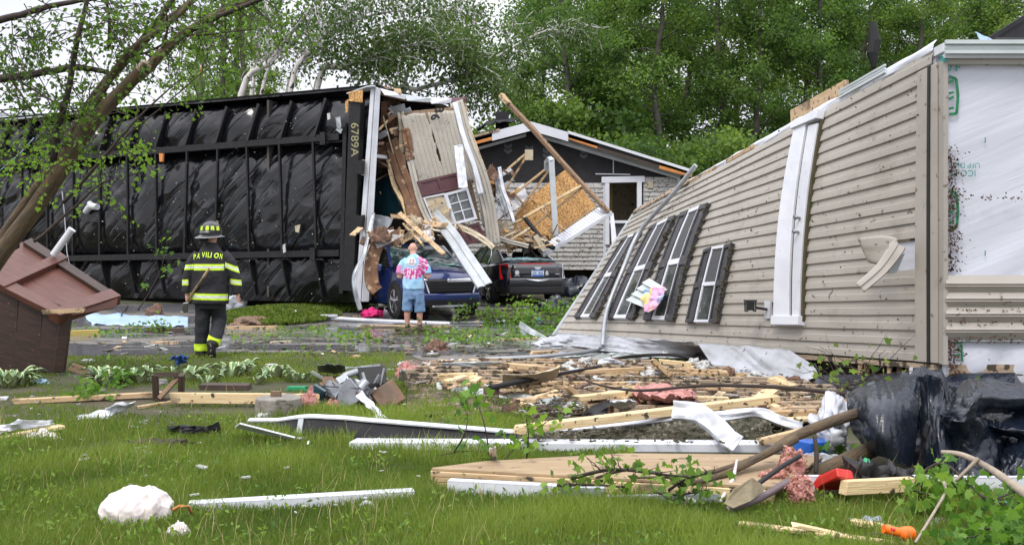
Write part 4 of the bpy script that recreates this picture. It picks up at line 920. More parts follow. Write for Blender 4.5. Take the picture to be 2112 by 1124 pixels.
# conduit: down the wall then away across the ground, one bent pipe
cpx = [(1450, 348), (1405, 405), (1352, 462), (1325, 500), (1300, 560), (1265, 650), (1243, 712)]
cp = [Wp(*Wuv(x, y), .13) if i < 6 else G(x, y+2, .12) for i, (x, y) in enumerate(cpx)]
cp += [G(1225, 722, .06), G(1180, 730, .05), G(1100, 737, .04), G(1000, 741, .03)]
lower = cp[6:]
MB().tube([catmull(cp[:7], i/40) for i in range(41)], .038, 10).build('wall_conduit', M['conduit'], label='long grey bent pipe hanging down across the leaning home wall', cat='pipe', smooth=60)
MB().tube([catmull(lower, i/30) for i in range(31)], .034, 10).build('ground_pipe', M['conduit'], label='grey pipe lying on the ground from the wall corner toward the wet drive', cat='pipe', smooth=60)
hp = [G(1210, 752, .08), G(1300, 735, .12), G(1390, 732, .14), G(1440, 745, .08), G(1480, 762, .04), G(1530, 772, .02)]
MB().tube([catmull(hp, i/40) for i in range(41)], .022, 8).build('ground_hose', M['rubber'], label='black hose curving over the debris at the wall foot', cat='hose', smooth=60)
# stray objects on the wall
def wallpatch(name, pts, m, label, cat, o=.14, fold=.03, seed=0, parent=None, **k):
    q = [[Wp(*Wuv(x, y), o) for x, y in r] for r in pts]
    return patch(q, 18, 14, fold, 3, seed).build(name, M[m], parent, label=label, cat=cat, thick=.008, smooth=60, **k)
sc_ = thing('siding_scrap', 'small pale green ribbed siding scrap caught on the third window', 'siding scrap', P(1355, 640, 13.5))
for k in range(4):
    a0, a1 = k/4, (k+1)/4; A = (1358-a0*46, 583+a0*48); B_ = (1395-a0*32, 605+a0*45); C = (1358-a1*46, 583+a1*48); D_ = (1395-a1*32, 605+a1*45)
    q = [Wp(*Wuv(*A), .16), Wp(*Wuv(*B_), .15), Wp(*Wuv(*D_), .19), Wp(*Wuv(*C), .20)]
    n = (q[1]-q[0]).cross(q[2]-q[0]).normalized(); n = -n if n.y > 0 else n
    MB().slab(q, .012, n).build('rib', M['palegreen'], sc_)
def quiltmat():
    m, t, b, N, K = nodes('quilt'); tc_ = N('ShaderNodeTexCoord'); n_ = N('ShaderNodeTexVoronoi'); n_.inputs['Scale'].default_value = 7; K(tc_.outputs['Object'], n_.inputs['Vector'])
    r = N('ShaderNodeValToRGB'); e = r.color_ramp.elements; e[0].color = (.75, .35, .55, 1); e[1].position = .8; e[1].color = (.3, .5, .75, 1)
    for p_, c in ((.35, (.75, .40, .60, 1)), (.5, (.75, .68, .25, 1)), (.62, (.75, .42, .62, 1))): x = e.new(p_); x.color = c
    s_ = N('ShaderNodeSeparateColor'); K(n_.outputs['Color'], s_.inputs[0]); K(s_.outputs[0], r.inputs[0]); K(r.outputs[0], b.inputs['Base Color']); b.inputs['Roughness'].default_value = .8; return m
M['quilt'] = quiltmat()
wallpatch('baby_blanket', [[(1352, 614), (1375, 606), (1396, 604)], [(1350, 630), (1373, 628), (1394, 622)], [(1353, 655), (1368, 655), (1388, 634)]], 'quilt', 'pink and yellow patterned blanket caught on the third window sill', 'blanket', .22, .05)
# wrap sheets at the foot of the wall
def sheet(name, rows, m, label, cat, fold=.04, fs=4, seed=0, nu=40, nv=12, thick=.006, **k):
    return patch(rows, nu, nv, fold, fs, seed).build(name, M[m], label=label, cat=cat, thick=thick, smooth=60, **k)
sheet('wrap_sheet', [[Wp(.0, .01, .07), Wp(.22, .01, .07), Wp(.38, .01, .07), Wp(.52, .01, .07)], [G(1165, 712), G(1262, 726, .04), G(1370, 738, .05), G(1470, 742, .03)]], 'wrapshadedirty', 'long white wrap sheet crumpled along the foot of the leaning wall, left half', 'house wrap')
sheet('wrap_sheet', [[Wp(.53, .01, .07), Wp(.60, .01, .07), Wp(.67, .01, .07), Wp(.75, .01, .07)], [P(1465, 748, 12.0), P(1545, 758, 11.3), P(1610, 768, 10.7), P(1682, 760, 10.2)], [P(1475, 756, 11.9), P(1545, 776, 11.1), P(1620, 790, 10.5), P(1668, 790, 10.1)]], 'wrapshadedirty', 'torn white wrap flap hanging below the lantern and white door', 'house wrap', seed=3)
sheet('felt_scrap', [[G(1430, 730, .12), G(1450, 726, .14), G(1480, 728, .16)], [G(1450, 742, .1), G(1475, 738, .15), G(1500, 735, .12)]], 'blackfelt', 'small black felt scrap between the two white wrap sheets', 'felt scrap', nu=12, nv=8)
strip('bent_channel', [(1072, 676, 19), (1090, 690, 18), (1120, 708, 17)], .26, M['greytrim'], None, 2, .8, 21, label='grey bent channel sticking up at the low corner of the leaning wall', cat='channel')
lump('vinyl_heap', 1160, 712, 16, (.9, .5, .16), M['wrapshadedirty'], 'pale crumpled vinyl heap under the low corner of the leaning wall', 'vinyl heap', 8, .4, ground=True)
MB().beam(P(1634, 243, 13.2), P(1748, 182, 11.2), .05, .20, rag=.03).build('roof_board', M['pine'], label='wide yellow board standing up behind the leaning home roof edge', cat='board')
# dark roof peak beyond the right home
pk = MB(); pk.slab([P(2040, 82, 10.5), P(2112, 38, 10.5), P(2300, 20, 10.5), P(2300, 84, 10.5)], .1); pk.beam(P(2040, 82, 10.4), P(2114, 36, 10.4), .04, .05)
pk.build('overturned_vent_hood', M['blackmetal'], label='black peaked metal hood standing on the far roof edge at top right', cat='roof hood')
sheet('wrap_tuft', [[P(2012, 66, 9.2), P(2020, 70, 9.2)], [P(2022, 86, 9.2), P(2050, 84, 9.2)]], 'lightblue', 'small pale blue tuft of wrap on the roof edge beside the black hood', 'house wrap', nu=6, nv=6, fold=.01)
MB().tube([P(1800, 45, 34), P(1804, 85, 34), P(1800, 110, 34), P(1803, 140, 34)], [.1, .22, .2, .08], 8).build('caught_rag', M['rubber'], label='black rag hanging high in the trees above the leaning roof', cat='rag')
# ================================================================ cars (built at the origin: x forward, y left, then placed)
def car_body(st, n=None):
    """st: (x, half width, sill z, belt z, top z, tumble)"""
    mb = MB(); rings = []
    for x, w, zb, zs, zt in st:
        h = [(0, zb), (w*.8, zb), (w*.96, zb+.05), (w, zb+(zs-zb)*.35), (w*1.0, zb+(zs-zb)*.62), (w*.975, zs-.05), (w*.93, zs), (w*.6, (zs+zt*2)/3), (0, zt)]
        r = [(x, y, z) for y, z in h]+[(x, -y, z) for y, z in h[-2:0:-1]]; rings.append(r)
    m = len(rings[0]); vs = [p for r in rings for p in r]; fs = []
    for i in range(len(rings)-1):
        for k in range(m): fs.append((i*m+k, i*m+(k+1) % m, (i+1)*m+(k+1) % m, (i+1)*m+k))
    fs.append(tuple(range(m-1, -1, -1))); fs.append(tuple((len(rings)-1)*m+k for k in range(m)))
    mb.add(vs, fs, [[(0, 0)]*len(f) for f in fs]); return mb
def wheel(root, x, y, r, w, spokes=5, rimr=.70):
    s = 1 if y > 0 else -1
    t = MB(); t.lathe([(r*.72, -w/2), (r*.93, -w/2), (r, -w/2+.03), (r, w/2-.03), (r*.93, w/2), (r*.72, w/2)], (x, y, r), 'y', 32)
    wh = t.build('wheel', M['rubber'], root, smooth=40)
    rm = MB(); o = y+s*(w/2-.005)
    rm.lathe([(r*.73, -s*.10), (r*.73, 0), (r*.67, -s*.012), (r*.65, -s*.10)], (x, o, r), 'y', 32)
    for k in range(spokes):
        a = 2*math.pi*k/spokes+.3
        for da in (-.13, .13):
            p0 = V(x+math.cos(a)*.05, o-s*.02, r+math.sin(a)*.05); p1 = V(x+math.cos(a+da)*r*.68, o-s*.012, r+math.sin(a+da)*r*.68)
            rm.beam(p0, p1, .035, .03, up=(0, 1, 0))
    rm.lathe([(.0, s*.0), (.05, s*.0), (.06, -s*.03)], (x, o, r), 'y', 14)
    rm.build('rim', M['chrome'], wh, smooth=40)
    MB().lathe([(0, 0), (r*.70, 0)], (x, y+s*(w/2-.10), r), 'y', 24).build('brake_disc', M['blackmetal'], wh)
def place(root, loc, rz): root.location = loc; root.rotation_euler = (0, 0, rz)

suv = thing('parked_suv', 'dark blue vehicle facing the lawn with a shattered windshield, its front wheel behind the man', 'suv')
st = [(2.33, .60, .50, .80, .86), (2.28, .74, .34, .88, .95), (2.16, .84, .26, .95, 1.02), (1.95, .90, .25, .99, 1.07), (1.55, .92, .25, 1.03, 1.13), (1.05, .92, .25, 1.07, 1.18), (.9, .92, .25, 1.08, 1.12), (-1.2, .925, .25, 1.09, 1.12), (-1.9, .91, .27, 1.12, 1.14), (-2.2, .86, .34, 1.12, 1.14), (-2.3, .80, .42, 1.08, 1.1)]
b = car_body(st)
for i, p in enumerate(b.v):      # dents in the bonnet
    if p.z > .9 and p.x > 1: p.z += .035*noise.noise(V(p.x*3, p.y*3, 0))-.03*max(0, 1-abs(p.x-1.8)/.4)
b.build('body', M['bluepaint'], suv, smooth=32)
cab = MB()
def ringc(x, w, z): return [(x, -w, z), (x, w, z)]
def hexa(mb, lo, hi):   # lo, hi = (x0 front, x1 rear, half width, z)
    v = [(lo[0], -lo[2], lo[3]), (lo[0], lo[2], lo[3]), (lo[1], lo[2], lo[3]), (lo[1], -lo[2], lo[3]), (hi[0], -hi[2], hi[3]), (hi[0], hi[2], hi[3]), (hi[1], hi[2], hi[3]), (hi[1], -hi[2], hi[3])]
    f = [(0, 1, 5, 4), (1, 2, 6, 5), (2, 3, 7, 6), (3, 0, 4, 7), (4, 5, 6, 7), (3, 2, 1, 0)]
    mb.add(v, f, [[(0, 0)]*4]*6); return mb
hexa(cab, (1.02, -2.2, .86, 1.08), (.30, -1.75, .70, 1.58)).build('windows', M['darkglass'], suv, bevel=.02)
hexa(MB(), (.36, -1.80, .72, 1.575), (.22, -1.7, .64, 1.64)).build('roof', M['bluepaint'], suv, bevel=.03)
pl = MB()
for s in (-1, 1):
    pl.beam((1.06, s*.86, 1.09), (.32, s*.70, 1.59), .07, .05); pl.beam((-.35, s*.875, 1.08), (-.4, s*.71, 1.59), .09, .03); pl.beam((-2.2, s*.86, 1.08), (-1.76, s*.70, 1.6), .1, .12)
build_each(pl, 8, 'pillar', M['bluepaint'], suv)
ws = MB()
def wsf(u, v):
    x = 1.04-(1.04-.33)*v; w = .82-.15*v; y = (u-.5)*2*w; z = 1.10+.47*v
    dent = .05*noise.noise(V(u*4, v*3, 2))-.05*math.exp(-((u-.6)**2+(v-.5)**2)*12)
    return V(x+.05*(1-(2*u-1)**2)+.02, y, z+.025+dent)
ws.grid(wsf, 30, 14).build('windshield', M['crack'], suv, smooth=25)
MB().beam((.98, -.8, 1.10), (.98, .8, 1.10), .10, .03).build('cowl', M['black'], suv)
def fx(y, z): return float(np.interp(abs(y), [0, .60, .74, .84, .90, .93], [2.36, 2.33, 2.28, 2.16, 1.95, 1.55]))+.01-.35*max(0, .45-z)-.5*max(0, z-.84)
def fpan(name, y0, y1, z0, z1, m, o=0, dz0=0, dz1=0, root=suv, n=12, tp=0, **k):
    """panel wrapped over the front; dz lifts it towards the outside, tp narrows the bottom"""
    def f(u, v):
        z = z0+(z1-z0)*v; sh = 1-tp*(1-v); y = (y0+(y1-y0)*u)*sh; z += (dz0+(dz1-dz0)*v)*abs(y/.9)**1.5
        return V(fx(y, z)+o, y, z)
    return MB().grid(f, n, 4).build(name, m, root, thick=.02, smooth=40, **k)
fpan('grille', -.62, .62, .56, .86, M['black'], .012, tp=.12)
gb = suv.children[-1]
for k in range(4): fpan('grille_bar', -.6+.03*k, .6-.03*k, .60+.065*k, .612+.065*k, M['blackmetal'], .035, root=gb)
fpan('chrome_bar', -.10, .66, .835, .855, M['chrome'], .045, 0, .06); fpan('chrome_bar', -.10, .60, .795, .812, M['chrome'], .045, 0, .05)
fpan('chrome_bar', -.72, -.55, .83, .85, M['chrome'], .04, 0, .06)
for s in (-1, 1):
    fpan('headlight', s*.60, s*.86, .77, .90, M['glass'], .015, .02, .08)
    MB().slab([(fx(s*.62, .8)+.04, s*.62, .82), (fx(s*.56, .55)+.04, s*.53, .56), (fx(s*.56, .55)+.04, s*.50, .56), (fx(s*.62, .8)+.04, s*.585, .82)], .02).build('chrome_bar', M['chrome'], suv)
    fpan('fog_lamp', s*.66, s*.86, .52, .68, M['black'], .012)
fpan('lower_intake', -.70, .70, .27, .40, M['black'], .02, tp=.05); fpan('skid_plate', -.42, .42, .255, .285, M['chrome'], .05); fpan('bumper', -.80, .80, .40, .54, M['bluepaint'], .03, 0, .02, tp=.03)
for x in (1.40, -1.33):
    for s in (-1, 1):
        MB().lathe([(0, 0), (.42, 0), (.42, -s*.25), (.0, -s*.25)], (x, s*.927, .40), 'y', 28).build('wheel_arch', M['rubber'], suv)
        wheel(suv, x, s*.83, .365, .22)
MB().beam((2.345, -.09, .83), (2.345, .09, .83), .02, .05).build('badge_mount', M['black'], suv)
MB().beam((.72, -.93, 1.08), (.60, -1.10, 1.12), .18, .16).build('mirror', M['bluepaint'], suv, bevel=.03)
al = rad(28); h = V(math.sin(al), -math.cos(al), 0); fc = V(-1.33, 20.9, 0); cc = fc-h*2.33
place(suv, (cc.x, cc.y, gz(0, cc.y-.6)-.02), math.atan2(h.y, h.x))

car = thing('parked_sedan', 'black saloon car seen from behind, rear glass broken out, under the wrecked roof', 'car')
st = [(2.35, .62, .42, .62, .68), (2.2, .82, .22, .72, .80), (1.6, .90, .18, .82, .93), (.95, .91, .18, .90, 1.0), (-.9, .915, .2, .96, 1.0), (-1.6, .91, .22, .99, 1.05), (-2.15, .87, .26, 1.0, 1.06), (-2.34, .80, .34, .97, 1.03), (-2.42, .74, .42, .90, .95)]
car_body(st).build('body', M['blackpaint'], car, smooth=32)
# open cabin: roof on pillars so one sees through it
rf = MB()
def rff(u, v):
    x = .15-1.25*u; y = (v-.5)*2*(.60-.02*u); return V(x, y, 1.40+.035*(1-(2*v-1)**2)+.02*math.sin(math.pi*u)-.03*noise.noise(V(u*4, v*3, 0)))
rf.grid(rff, 16, 12).build('roof', M['blackpaint'], car, thick=.04, smooth=40)
pl = MB()
for s in (-1, 1):
    pl.beam((.98, s*.80, 1.0), (.15, s*.60, 1.40), .06, .05); pl.beam((-.3, s*.83, .96), (-.35, s*.60, 1.40), .09, .05)
    pl.slab([(-1.05, s*.60, 1.40), (-2.02, s*.72, 1.04), (-1.35, s*.84, .99), (-.95, s*.62, 1.41)], .05, (0, s, .3)); pl.beam((-.98, s*.61, 1.41), (.15, s*.61, 1.41), .05, .05)
pl.beam((-1.08, -.6, 1.405), (-1.08, .6, 1.405), .06, .04)
build_each(pl, 8, 'pillar', M['blackpaint'], car)
for s in (-1, 1):
    MB().slab([(.9, s*.80, 1.0), (.1, s*.61, 1.38), (-.9, s*.62, 1.38), (-1.2, s*.83, 1.0)], .012, (0, s, .3)).build('side_window', M['darkglass'], car)
    MB().tube([V(.9, s*.81, 1.0), V(.1, s*.625, 1.39), V(-.85, s*.635, 1.39), V(-1.15, s*.74, 1.2), V(-1.2, s*.84, 1.0)], .012, 6).build('window_trim', M['chrome'], car)
    MB().tube([V(-1.12, s*.56, 1.40), V(-1.98, s*.68, 1.065)], .022, 6).build('glass_seal', M['greytrim'], car)
    MB().box((-.95, s*.38, 1.12), (.14, .28, .30)).build('headrest', M['black'], car, bevel=.04); MB().box((.0, s*.38, 1.12), (.14, .30, .36)).build('seat_back', M['black'], car, bevel=.04)
MB().box((-1.55, 0, 1.05), (.7, 1.2, .03)).build('parcel_shelf', M['black'], car)
patch([[V(-1.95, -.66, 1.075), V(-2.0, 0, 1.09), V(-1.95, .66, 1.075)], [V(-1.82, -.62, 1.10), V(-1.85, 0, 1.15), V(-1.82, .62, 1.13)]], 20, 6, .02, 5).build('broken_glass', M['cyanglass'] if 'cyanglass' in M else M.setdefault('cyanglass', mat('cyanglass', (.22, .36, .38), (.12, .2, .22), sc=12, rough=.15)), car, thick=.01)
def rx(y): return float(np.interp(abs(y), [0, .6, .74, .80, .87, .91], [-2.45, -2.43, -2.42, -2.34, -2.15, -1.6]))-.012
def rpan(name, y0, y1, z0, z1, m, o=0, root=car, n=10, slope=.10, **k):
    def f(u, v):
        y = y0+(y1-y0)*u; z = z0+(z1-z0)*v; return V(rx(y)+slope*max(z-.85, 0)-o, y, z)
    return MB().grid(f, n, 3, flip=True).build(name, m, root, thick=.02, smooth=40, **k)
rpan('boot_lid', -.62, .62, .66, .97, M['blackpaint'], .02); rpan('bumper', -.86, .86, .46, .64, M['blackpaint'], .035, slope=.1); rpan('diffuser', -.86, .86, .24, .46, M['rubber'], .02)
rpan('brake_light_strip', -.45, .45, .985, 1.005, M['redlens'] if 'redlens' in M else M.setdefault('redlens', mat('redlens', (.62, .01, .01), (.5, .006, .006), sc=4, rough=.2, coat=.5)), .0, slope=.2)
MB().slab([(rx(.74)-.03, .64, .64), (rx(.84)-.02, .88, .60), (rx(.84)+.10, .86, .98), (rx(.74)+.02, .72, 1.0)], .05, (-1, .3, 0)).build('tail_light', M['redlens'], car, bevel=.01)
MB().slab([(rx(.74)-.03, -.72, .62), (rx(.84)-.02, -.86, .62), (rx(.84)+.10, -.82, .98), (rx(.74)+.02, -.74, 1.0)], .05, (-1, -.3, 0)).build('tail_light', M['whitefresh'], car, bevel=.01)
sp = MB()
def spf(u, v): y = (u-.5)*1.5; return V(rx(y)+.10+v*.14, y, 1.035-v*.0+.012)
sp.grid(spf, 14, 2).build('spoiler', M['blackpaint'], car, thick=.03)
pq = MB().box((rx(0)-.04, -.03, .76), (.02, .32, .16)).build('number_plate', M['platewhite'] if 'platewhite' in M else M.setdefault('platewhite', mat('platewhite', (.72, .76, .80), (.62, .70, .78), sc=4, rough=.4)), car)
MB().box((rx(0)-.052, -.03, .705), (.006, .31, .04)).build('plate_band', M['blue'], pq); MB().box((rx(0)-.052, -.03, .83), (.006, .31, .016)).build('plate_band', M['blue'], pq)
textmb('EIK IBIR', .085, lambda x, y: V(rx(0)-.058, -.03-x, .765+y), .001).build('plate_text', M['denimblue'] if 'denimblue' in M else M.setdefault('denimblue', mat('denimblue', (.08, .17, .42), rough=.5)), pq)
MB().slab([(rx(0)-.06, -.36, .62), (rx(0)-.06, .30, .62), (rx(0)-.06, .20, .585), (rx(0)-.07, -.03, .565), (rx(0)-.06, -.26, .585)], .02, (-1, 0, 0)).build('chrome_chevron', M['chrome'], car)
MB().slab([(rx(0)-.04, -.13, .91), (rx(0)-.04, .07, .91), (rx(0)-.04, .03, .865), (rx(0)-.04, -.03, .85), (rx(0)-.04, -.09, .865)], .02, (-1, 0, 0)).build('boot_emblem', M['chrome'], car, bevel=.004)
stq = MB().lathe([(0, 0), (.055, 0), (.055, .004)], (rx(.5)-.036, .50, .78), 'x', 18).build('round_sticker', M['white'], car)
textmb('ATTU', .05, lambda x, y: V(rx(.5)-.042, .50-x, .705+y), .001).build('sticker_text', M['white'], car)
MB().slab([(rx(.2)-.05, -.23, .72), (rx(.2)-.05, -.32, .72), (rx(.2)-.05, -.30, .80), (rx(.2)-.05, -.27, .83), (rx(.2)-.05, -.24, .80)], .006, (-1, 0, 0)).build('bell_sticker', M['palegreen'], car)
MB().box((rx(.55)-.03, -.56, .74), (.01, .11, .02)).build('model_mark', M['chrome'], car)
for x in (1.45, -1.45):
    for s in (-1, 1):
        MB().lathe([(0, 0), (.37, 0), (.37, -s*.2), (0, -s*.2)], (x, s*.917, .34), 'y', 26).build('wheel_arch', M['rubber'], car)
        wheel(car, x, s*.82, .33, .22)
be = rad(-19); h2 = V(math.sin(be), math.cos(be), 0); rc = V(.58, 24.0, 0); cc = rc+h2*2.42
place(car, (cc.x, cc.y, gz(0, cc.y)-.06), math.atan2(h2.y, h2.x))

# ================================================================ people
def etube(rings, n=16):
    """closed tube through (centre, rx, ry) rings; rx runs sideways, ry front to back"""
    mb = MB(); vs = []; ps = [Vector(r[0]) for r in rings]; m = len(rings)
    for i, (c, a, b_) in enumerate(rings):
        t = (ps[min(i+1, m-1)]-ps[max(i-1, 0)]).normalized(); ax = Vector((1, 0, 0)) if abs(t.x) < .9 else Vector((0, 1, 0))
        ax = (ax-t*ax.dot(t)).normalized(); ay = t.cross(ax)
        for k in range(n): q = 2*math.pi*k/n; vs.append(ps[i]+ax*math.cos(q)*a+ay*math.sin(q)*b_)
    fs = []
    for i in range(m-1):
        for k in range(n): fs.append((i*n+k, i*n+(k+1) % n, (i+1)*n+(k+1) % n, (i+1)*n+k))
    vs.append(ps[0]); vs.append(ps[-1])
    for k in range(n): fs.append((m*n, (k+1) % n, k)); fs.append((m*n+1, (m-1)*n+k, (m-1)*n+(k+1) % n))
    mb.add(vs, fs, [[(0, 0)]*len(f) for f in fs]); return mb
def ball(c, r, n=16):
    c = Vector(c); r = r if hasattr(r, '__len__') else (r, r, r); m = 8
    return etube([(c+Vector((0, 0, -r[2]*math.cos(math.pi*i/m))), max(r[0]*math.sin(math.pi*i/m), .001), max(r[1]*math.sin(math.pi*i/m), .001)) for i in range(m+1)], n)
def fuse(name, mbs, m, root, voxel=.012, smooth=6, fold=0, fs=8, seed=0, label=None):
    """overlapping closed shapes fused into one continuous surface"""
    a = MB()
    for q in mbs: b0 = len(a.v); a.v += q.v; a.f += [[k+b0 for k in f] for f in q.f]; a.u += q.u
    me = bpy.data.meshes.new('t'); o0 = WL[root.name]; me.from_pydata([p-o0 for p in a.v], [], a.f)
    o = bpy.data.objects.new('t', me); COL.objects.link(o)
    r = o.modifiers.new('r', 'REMESH'); r.mode = 'VOXEL'; r.voxel_size = voxel
    s = o.modifiers.new('s', 'SMOOTH'); s.iterations = smooth; s.factor = .5
    bpy.context.view_layer.update(); dg = bpy.context.evaluated_depsgraph_get()
    m2 = bpy.data.meshes.new_from_object(o.evaluated_get(dg)); bpy.data.objects.remove(o)
    if fold:
        for v in m2.vertices:
            q = Vector((v.co.x*fs, v.co.y*fs, v.co.z*fs*.8))+Vector((seed, 0, 0)); h = (.5-1.5*abs(noise.noise(q)))+.4*noise.noise(q*2.2); v.co += v.normal*h*fold
    m2.materials.clear(); m2.materials.append(m); m2.polygons.foreach_set('use_smooth', [True]*len(m2.polygons)); m2.name = name
    return props(link(name, m2, root), label)
def hand(c, d, side, grip=.5, sc=1.0):
    """palm plus four bent fingers and a thumb; c wrist, d direction of the hand, side = thumb side vector"""
    c = Vector(c); d = Vector(d).normalized(); s = Vector(side).normalized(); n = d.cross(s).normalized(); out = []
    out.append(etube([(c, .028*sc, .026*sc), (c+d*.05*sc, .020*sc, .042*sc) if abs(s.x) < .5 else (c+d*.05*sc, .042*sc, .020*sc), (c+d*.09*sc, .020*sc, .040*sc) if abs(s.x) < .5 else (c+d*.09*sc, .040*sc, .020*sc)], 12))
    for k, (o, l) in enumerate(((.030, .9), (.010, 1.0), (-.010, .94), (-.029, .75))):
        p = c+d*.085*sc+s*o*sc; a = d; rr = .0095*sc; pts = [(p, rr, rr)]
        for j in range(3):
            ang = grip*(j+1)*.75; q = (d*math.cos(ang)+n*math.sin(ang)).normalized(); p = p+q*.031*l*sc; pts.append((p, rr*(.97-.08*j), rr*(.97-.08*j)))
        out.append(etube(pts, 8))
    p = c+d*.03*sc+s*.03*sc; q = (d*.7+s*.6+n*.3).normalized()
    out.append(etube([(p, .013*sc, .013*sc), (p+q*.035*sc, .0115*sc, .0115*sc), (p+(q*.8+d*.4+n*.4).normalized()*.065*sc, .009*sc, .009*sc)], 8))
    return out
def headmesh(c, r=1.0, tilt=0, turn=0, bow=0):
    """head facing +y (away); c = centre of skull"""
    c = Vector(c); f = Matrix.Rotation(turn, 3, 'Z') @ Matrix.Rotation(-bow, 3, 'X')
    def w(p): return c+f @ Vector(p)*r
    out = []
    sk = ball((0, 0, 0), (.076, .096, .105), 20); jaw = etube([((0, .03, -.135), .030, .035), ((0, .028, -.11), .050, .055), ((0, .02, -.06), .063, .075), ((0, .01, 0), .068, .085)], 16)
    nose = etube([((0, .085, .015), .009, .010), ((0, .105, -.025), .015, .014), ((0, .098, -.042), .012, .010)], 8)
    ears = [etube([((s*.076, -.005, -.035), .007, .012), ((s*.084, -.012, -.01), .009, .020), ((s*.083, -.014, .018), .006, .014)], 8) for s in (-1, 1)]
    brow = etube([((-.045, .082, .028), .012, .012), ((0, .092, .028), .012, .012), ((.045, .082, .028), .012, .012)], 8)
    lips = etube([((-.024, .082, -.072), .007, .007), ((0, .090, -.073), .009, .010), ((.024, .082, -.072), .007, .007)], 8)
    for q in [sk, jaw, nose, brow, lips]+ears: q.v = [w(p) for p in q.v]; out.append(q)
    return out, w
def face_bits(root, w):
    for s in (-1, 1):
        q = ball((0, 0, 0), .013, 10); q.v = [w(Vector((s*.032, .083, .005))+p) for p in q.v]; q.build('eye', M['white'], root, smooth=180)
        q = ball((0, 0, 0), .006, 8); q.v = [w(Vector((s*.032, .094, .005))+p) for p in q.v]; q.build('pupil', M['black'], root, smooth=180)

def band_mat(name, base, bands, refl=(.55, .80, .02), grey=(.62, .66, .62), fuzz=.3):
    """cloth with sewn reflective bands at heights z0-z1 (object space), grey centre stripe"""
    m, t, b, N, K = nodes(name); tc_ = N('ShaderNodeTexCoord'); sx = N('ShaderNodeSeparateXYZ'); K(tc_.outputs['Object'], sx.inputs[0])
    def rng(src, a, b2):
        g1 = N('ShaderNodeMath'); g1.operation = 'GREATER_THAN'; K(src, g1.inputs[0]); g1.inputs[1].default_value = a
        g2 = N('ShaderNodeMath'); g2.operation = 'LESS_THAN'; K(src, g2.inputs[0]); g2.inputs[1].default_value = b2
        mu = N('ShaderNodeMath'); mu.operation = 'MULTIPLY'; K(g1.outputs[0], mu.inputs[0]); K(g2.outputs[0], mu.inputs[1]); return mu.outputs[0]
    n_ = N('ShaderNodeTexNoise'); n_.inputs['Scale'].default_value = 7; n_.inputs['Detail'].default_value = 5; K(tc_.outputs['Object'], n_.inputs['Vector'])
    r = N('ShaderNodeValToRGB'); r.color_ramp.elements[0].color = (*base, 1); r.color_ramp.elements[1].color = (*[x*1.9 for x in base], 1); K(n_.outputs['Fac'], r.inputs[0]); out = r.outputs[0]
    for (x0, x1, z0, z1, sl) in bands:
        zz = sx.outputs[2]
        if sl:
            ma = N('ShaderNodeMath'); ma.operation = 'MULTIPLY_ADD'; K(sx.outputs[0], ma.inputs[0]); ma.inputs[1].default_value = sl; K(sx.outputs[2], ma.inputs[2]); zz = ma.outputs[0]
        fx_ = rng(sx.outputs[0], x0, x1)
        for a, b2, c in ((z0, z1, refl), (z0+(z1-z0)*.3, z1-(z1-z0)*.3, grey)):
            fz = rng(zz, a, b2); mu = N('ShaderNodeMath'); mu.operation = 'MULTIPLY'; K(fz, mu.inputs[0]); K(fx_, mu.inputs[1])
            x = N('ShaderNodeMix'); x.data_type = 'RGBA'; K(mu.outputs[0], x.inputs[0]); K(out, x.inputs[6]); x.inputs[7].default_value = (*c, 1); out = x.outputs[2]
    K(out, b.inputs['Base Color']); b.inputs['Roughness'].default_value = .8
    n3 = N('ShaderNodeTexNoise'); n3.inputs['Scale'].default_value = 18; K(tc_.outputs['Object'], n3.inputs['Vector']); bb = N('ShaderNodeBump'); bb.inputs['Strength'].default_value = .4; bb.inputs['Distance'].default_value = .02; K(n3.outputs['Fac'], bb.inputs['Height']); K(bb.outputs[0], b.inputs['Normal'])
    return m
FX, FY = -4.41, 14.2
ff = thing('person', 'person in black firefighting gear and helmet with yellow stripes, walking away holding an axe', 'person', (FX, FY, 0))
def f_(x, y, z): return V(FX+x, FY+y, z)
hm, fw_ = headmesh(f_(.0, .02, 1.77), 1.0, turn=-.45)
hl = hand(f_(-.345, -.02, .905), (.05, -.05, -1), (.1, 1, 0), 1.1); hr = hand(f_(.40, .0, .90), (-.02, .06, -1), (-.1, 1, 0), .9)
body = fuse('body', hm+[etube([(f_(0, 0, 1.50), .075, .075), (f_(0, .01, 1.62), .062, .064), (f_(0, .02, 1.74), .06, .065)]),
   etube([(f_(0, 0, .86), .16, .12), (f_(0, 0, 1.1), .165, .12), (f_(0, 0, 1.35), .20, .13), (f_(0, 0, 1.5), .12, .1)]),
   etube([(f_(-.16, 0, 1.46), .06, .06), (f_(-.30, 0, 1.2), .05, .05), (f_(-.345, -.02, .90), .03, .03)]), etube([(f_(.16, 0, 1.46), .06, .06), (f_(.32, 0, 1.2), .05, .05), (f_(.40, 0, .89), .03, .03)]),
   etube([(f_(-.1, 0, .92), .09, .1), (f_(-.13, .02, .5), .065, .07), (f_(-.14, .05, .12), .045, .05)]), etube([(f_(.1, 0, .92), .09, .1), (f_(.11, .06, .52), .065, .07), (f_(.08, -.18, .22), .045, .05)])]+hl+hr,
   M['skin'], ff, .008, 3)
face_bits(ff, fw_)
M['jacket'] = band_mat('jacket', (.010, .010, .013), [(-.215, .225, 1.262, 1.352, 0), (-.30, .262, .832, .925, .03), (-.6, -.222, 1.285, 1.362, -.05), (.235, .6, 1.40, 1.48, .42), (-.6, -.305, 1.05, 1.135, -.02), (.29, .6, 1.10, 1.18, .13)])
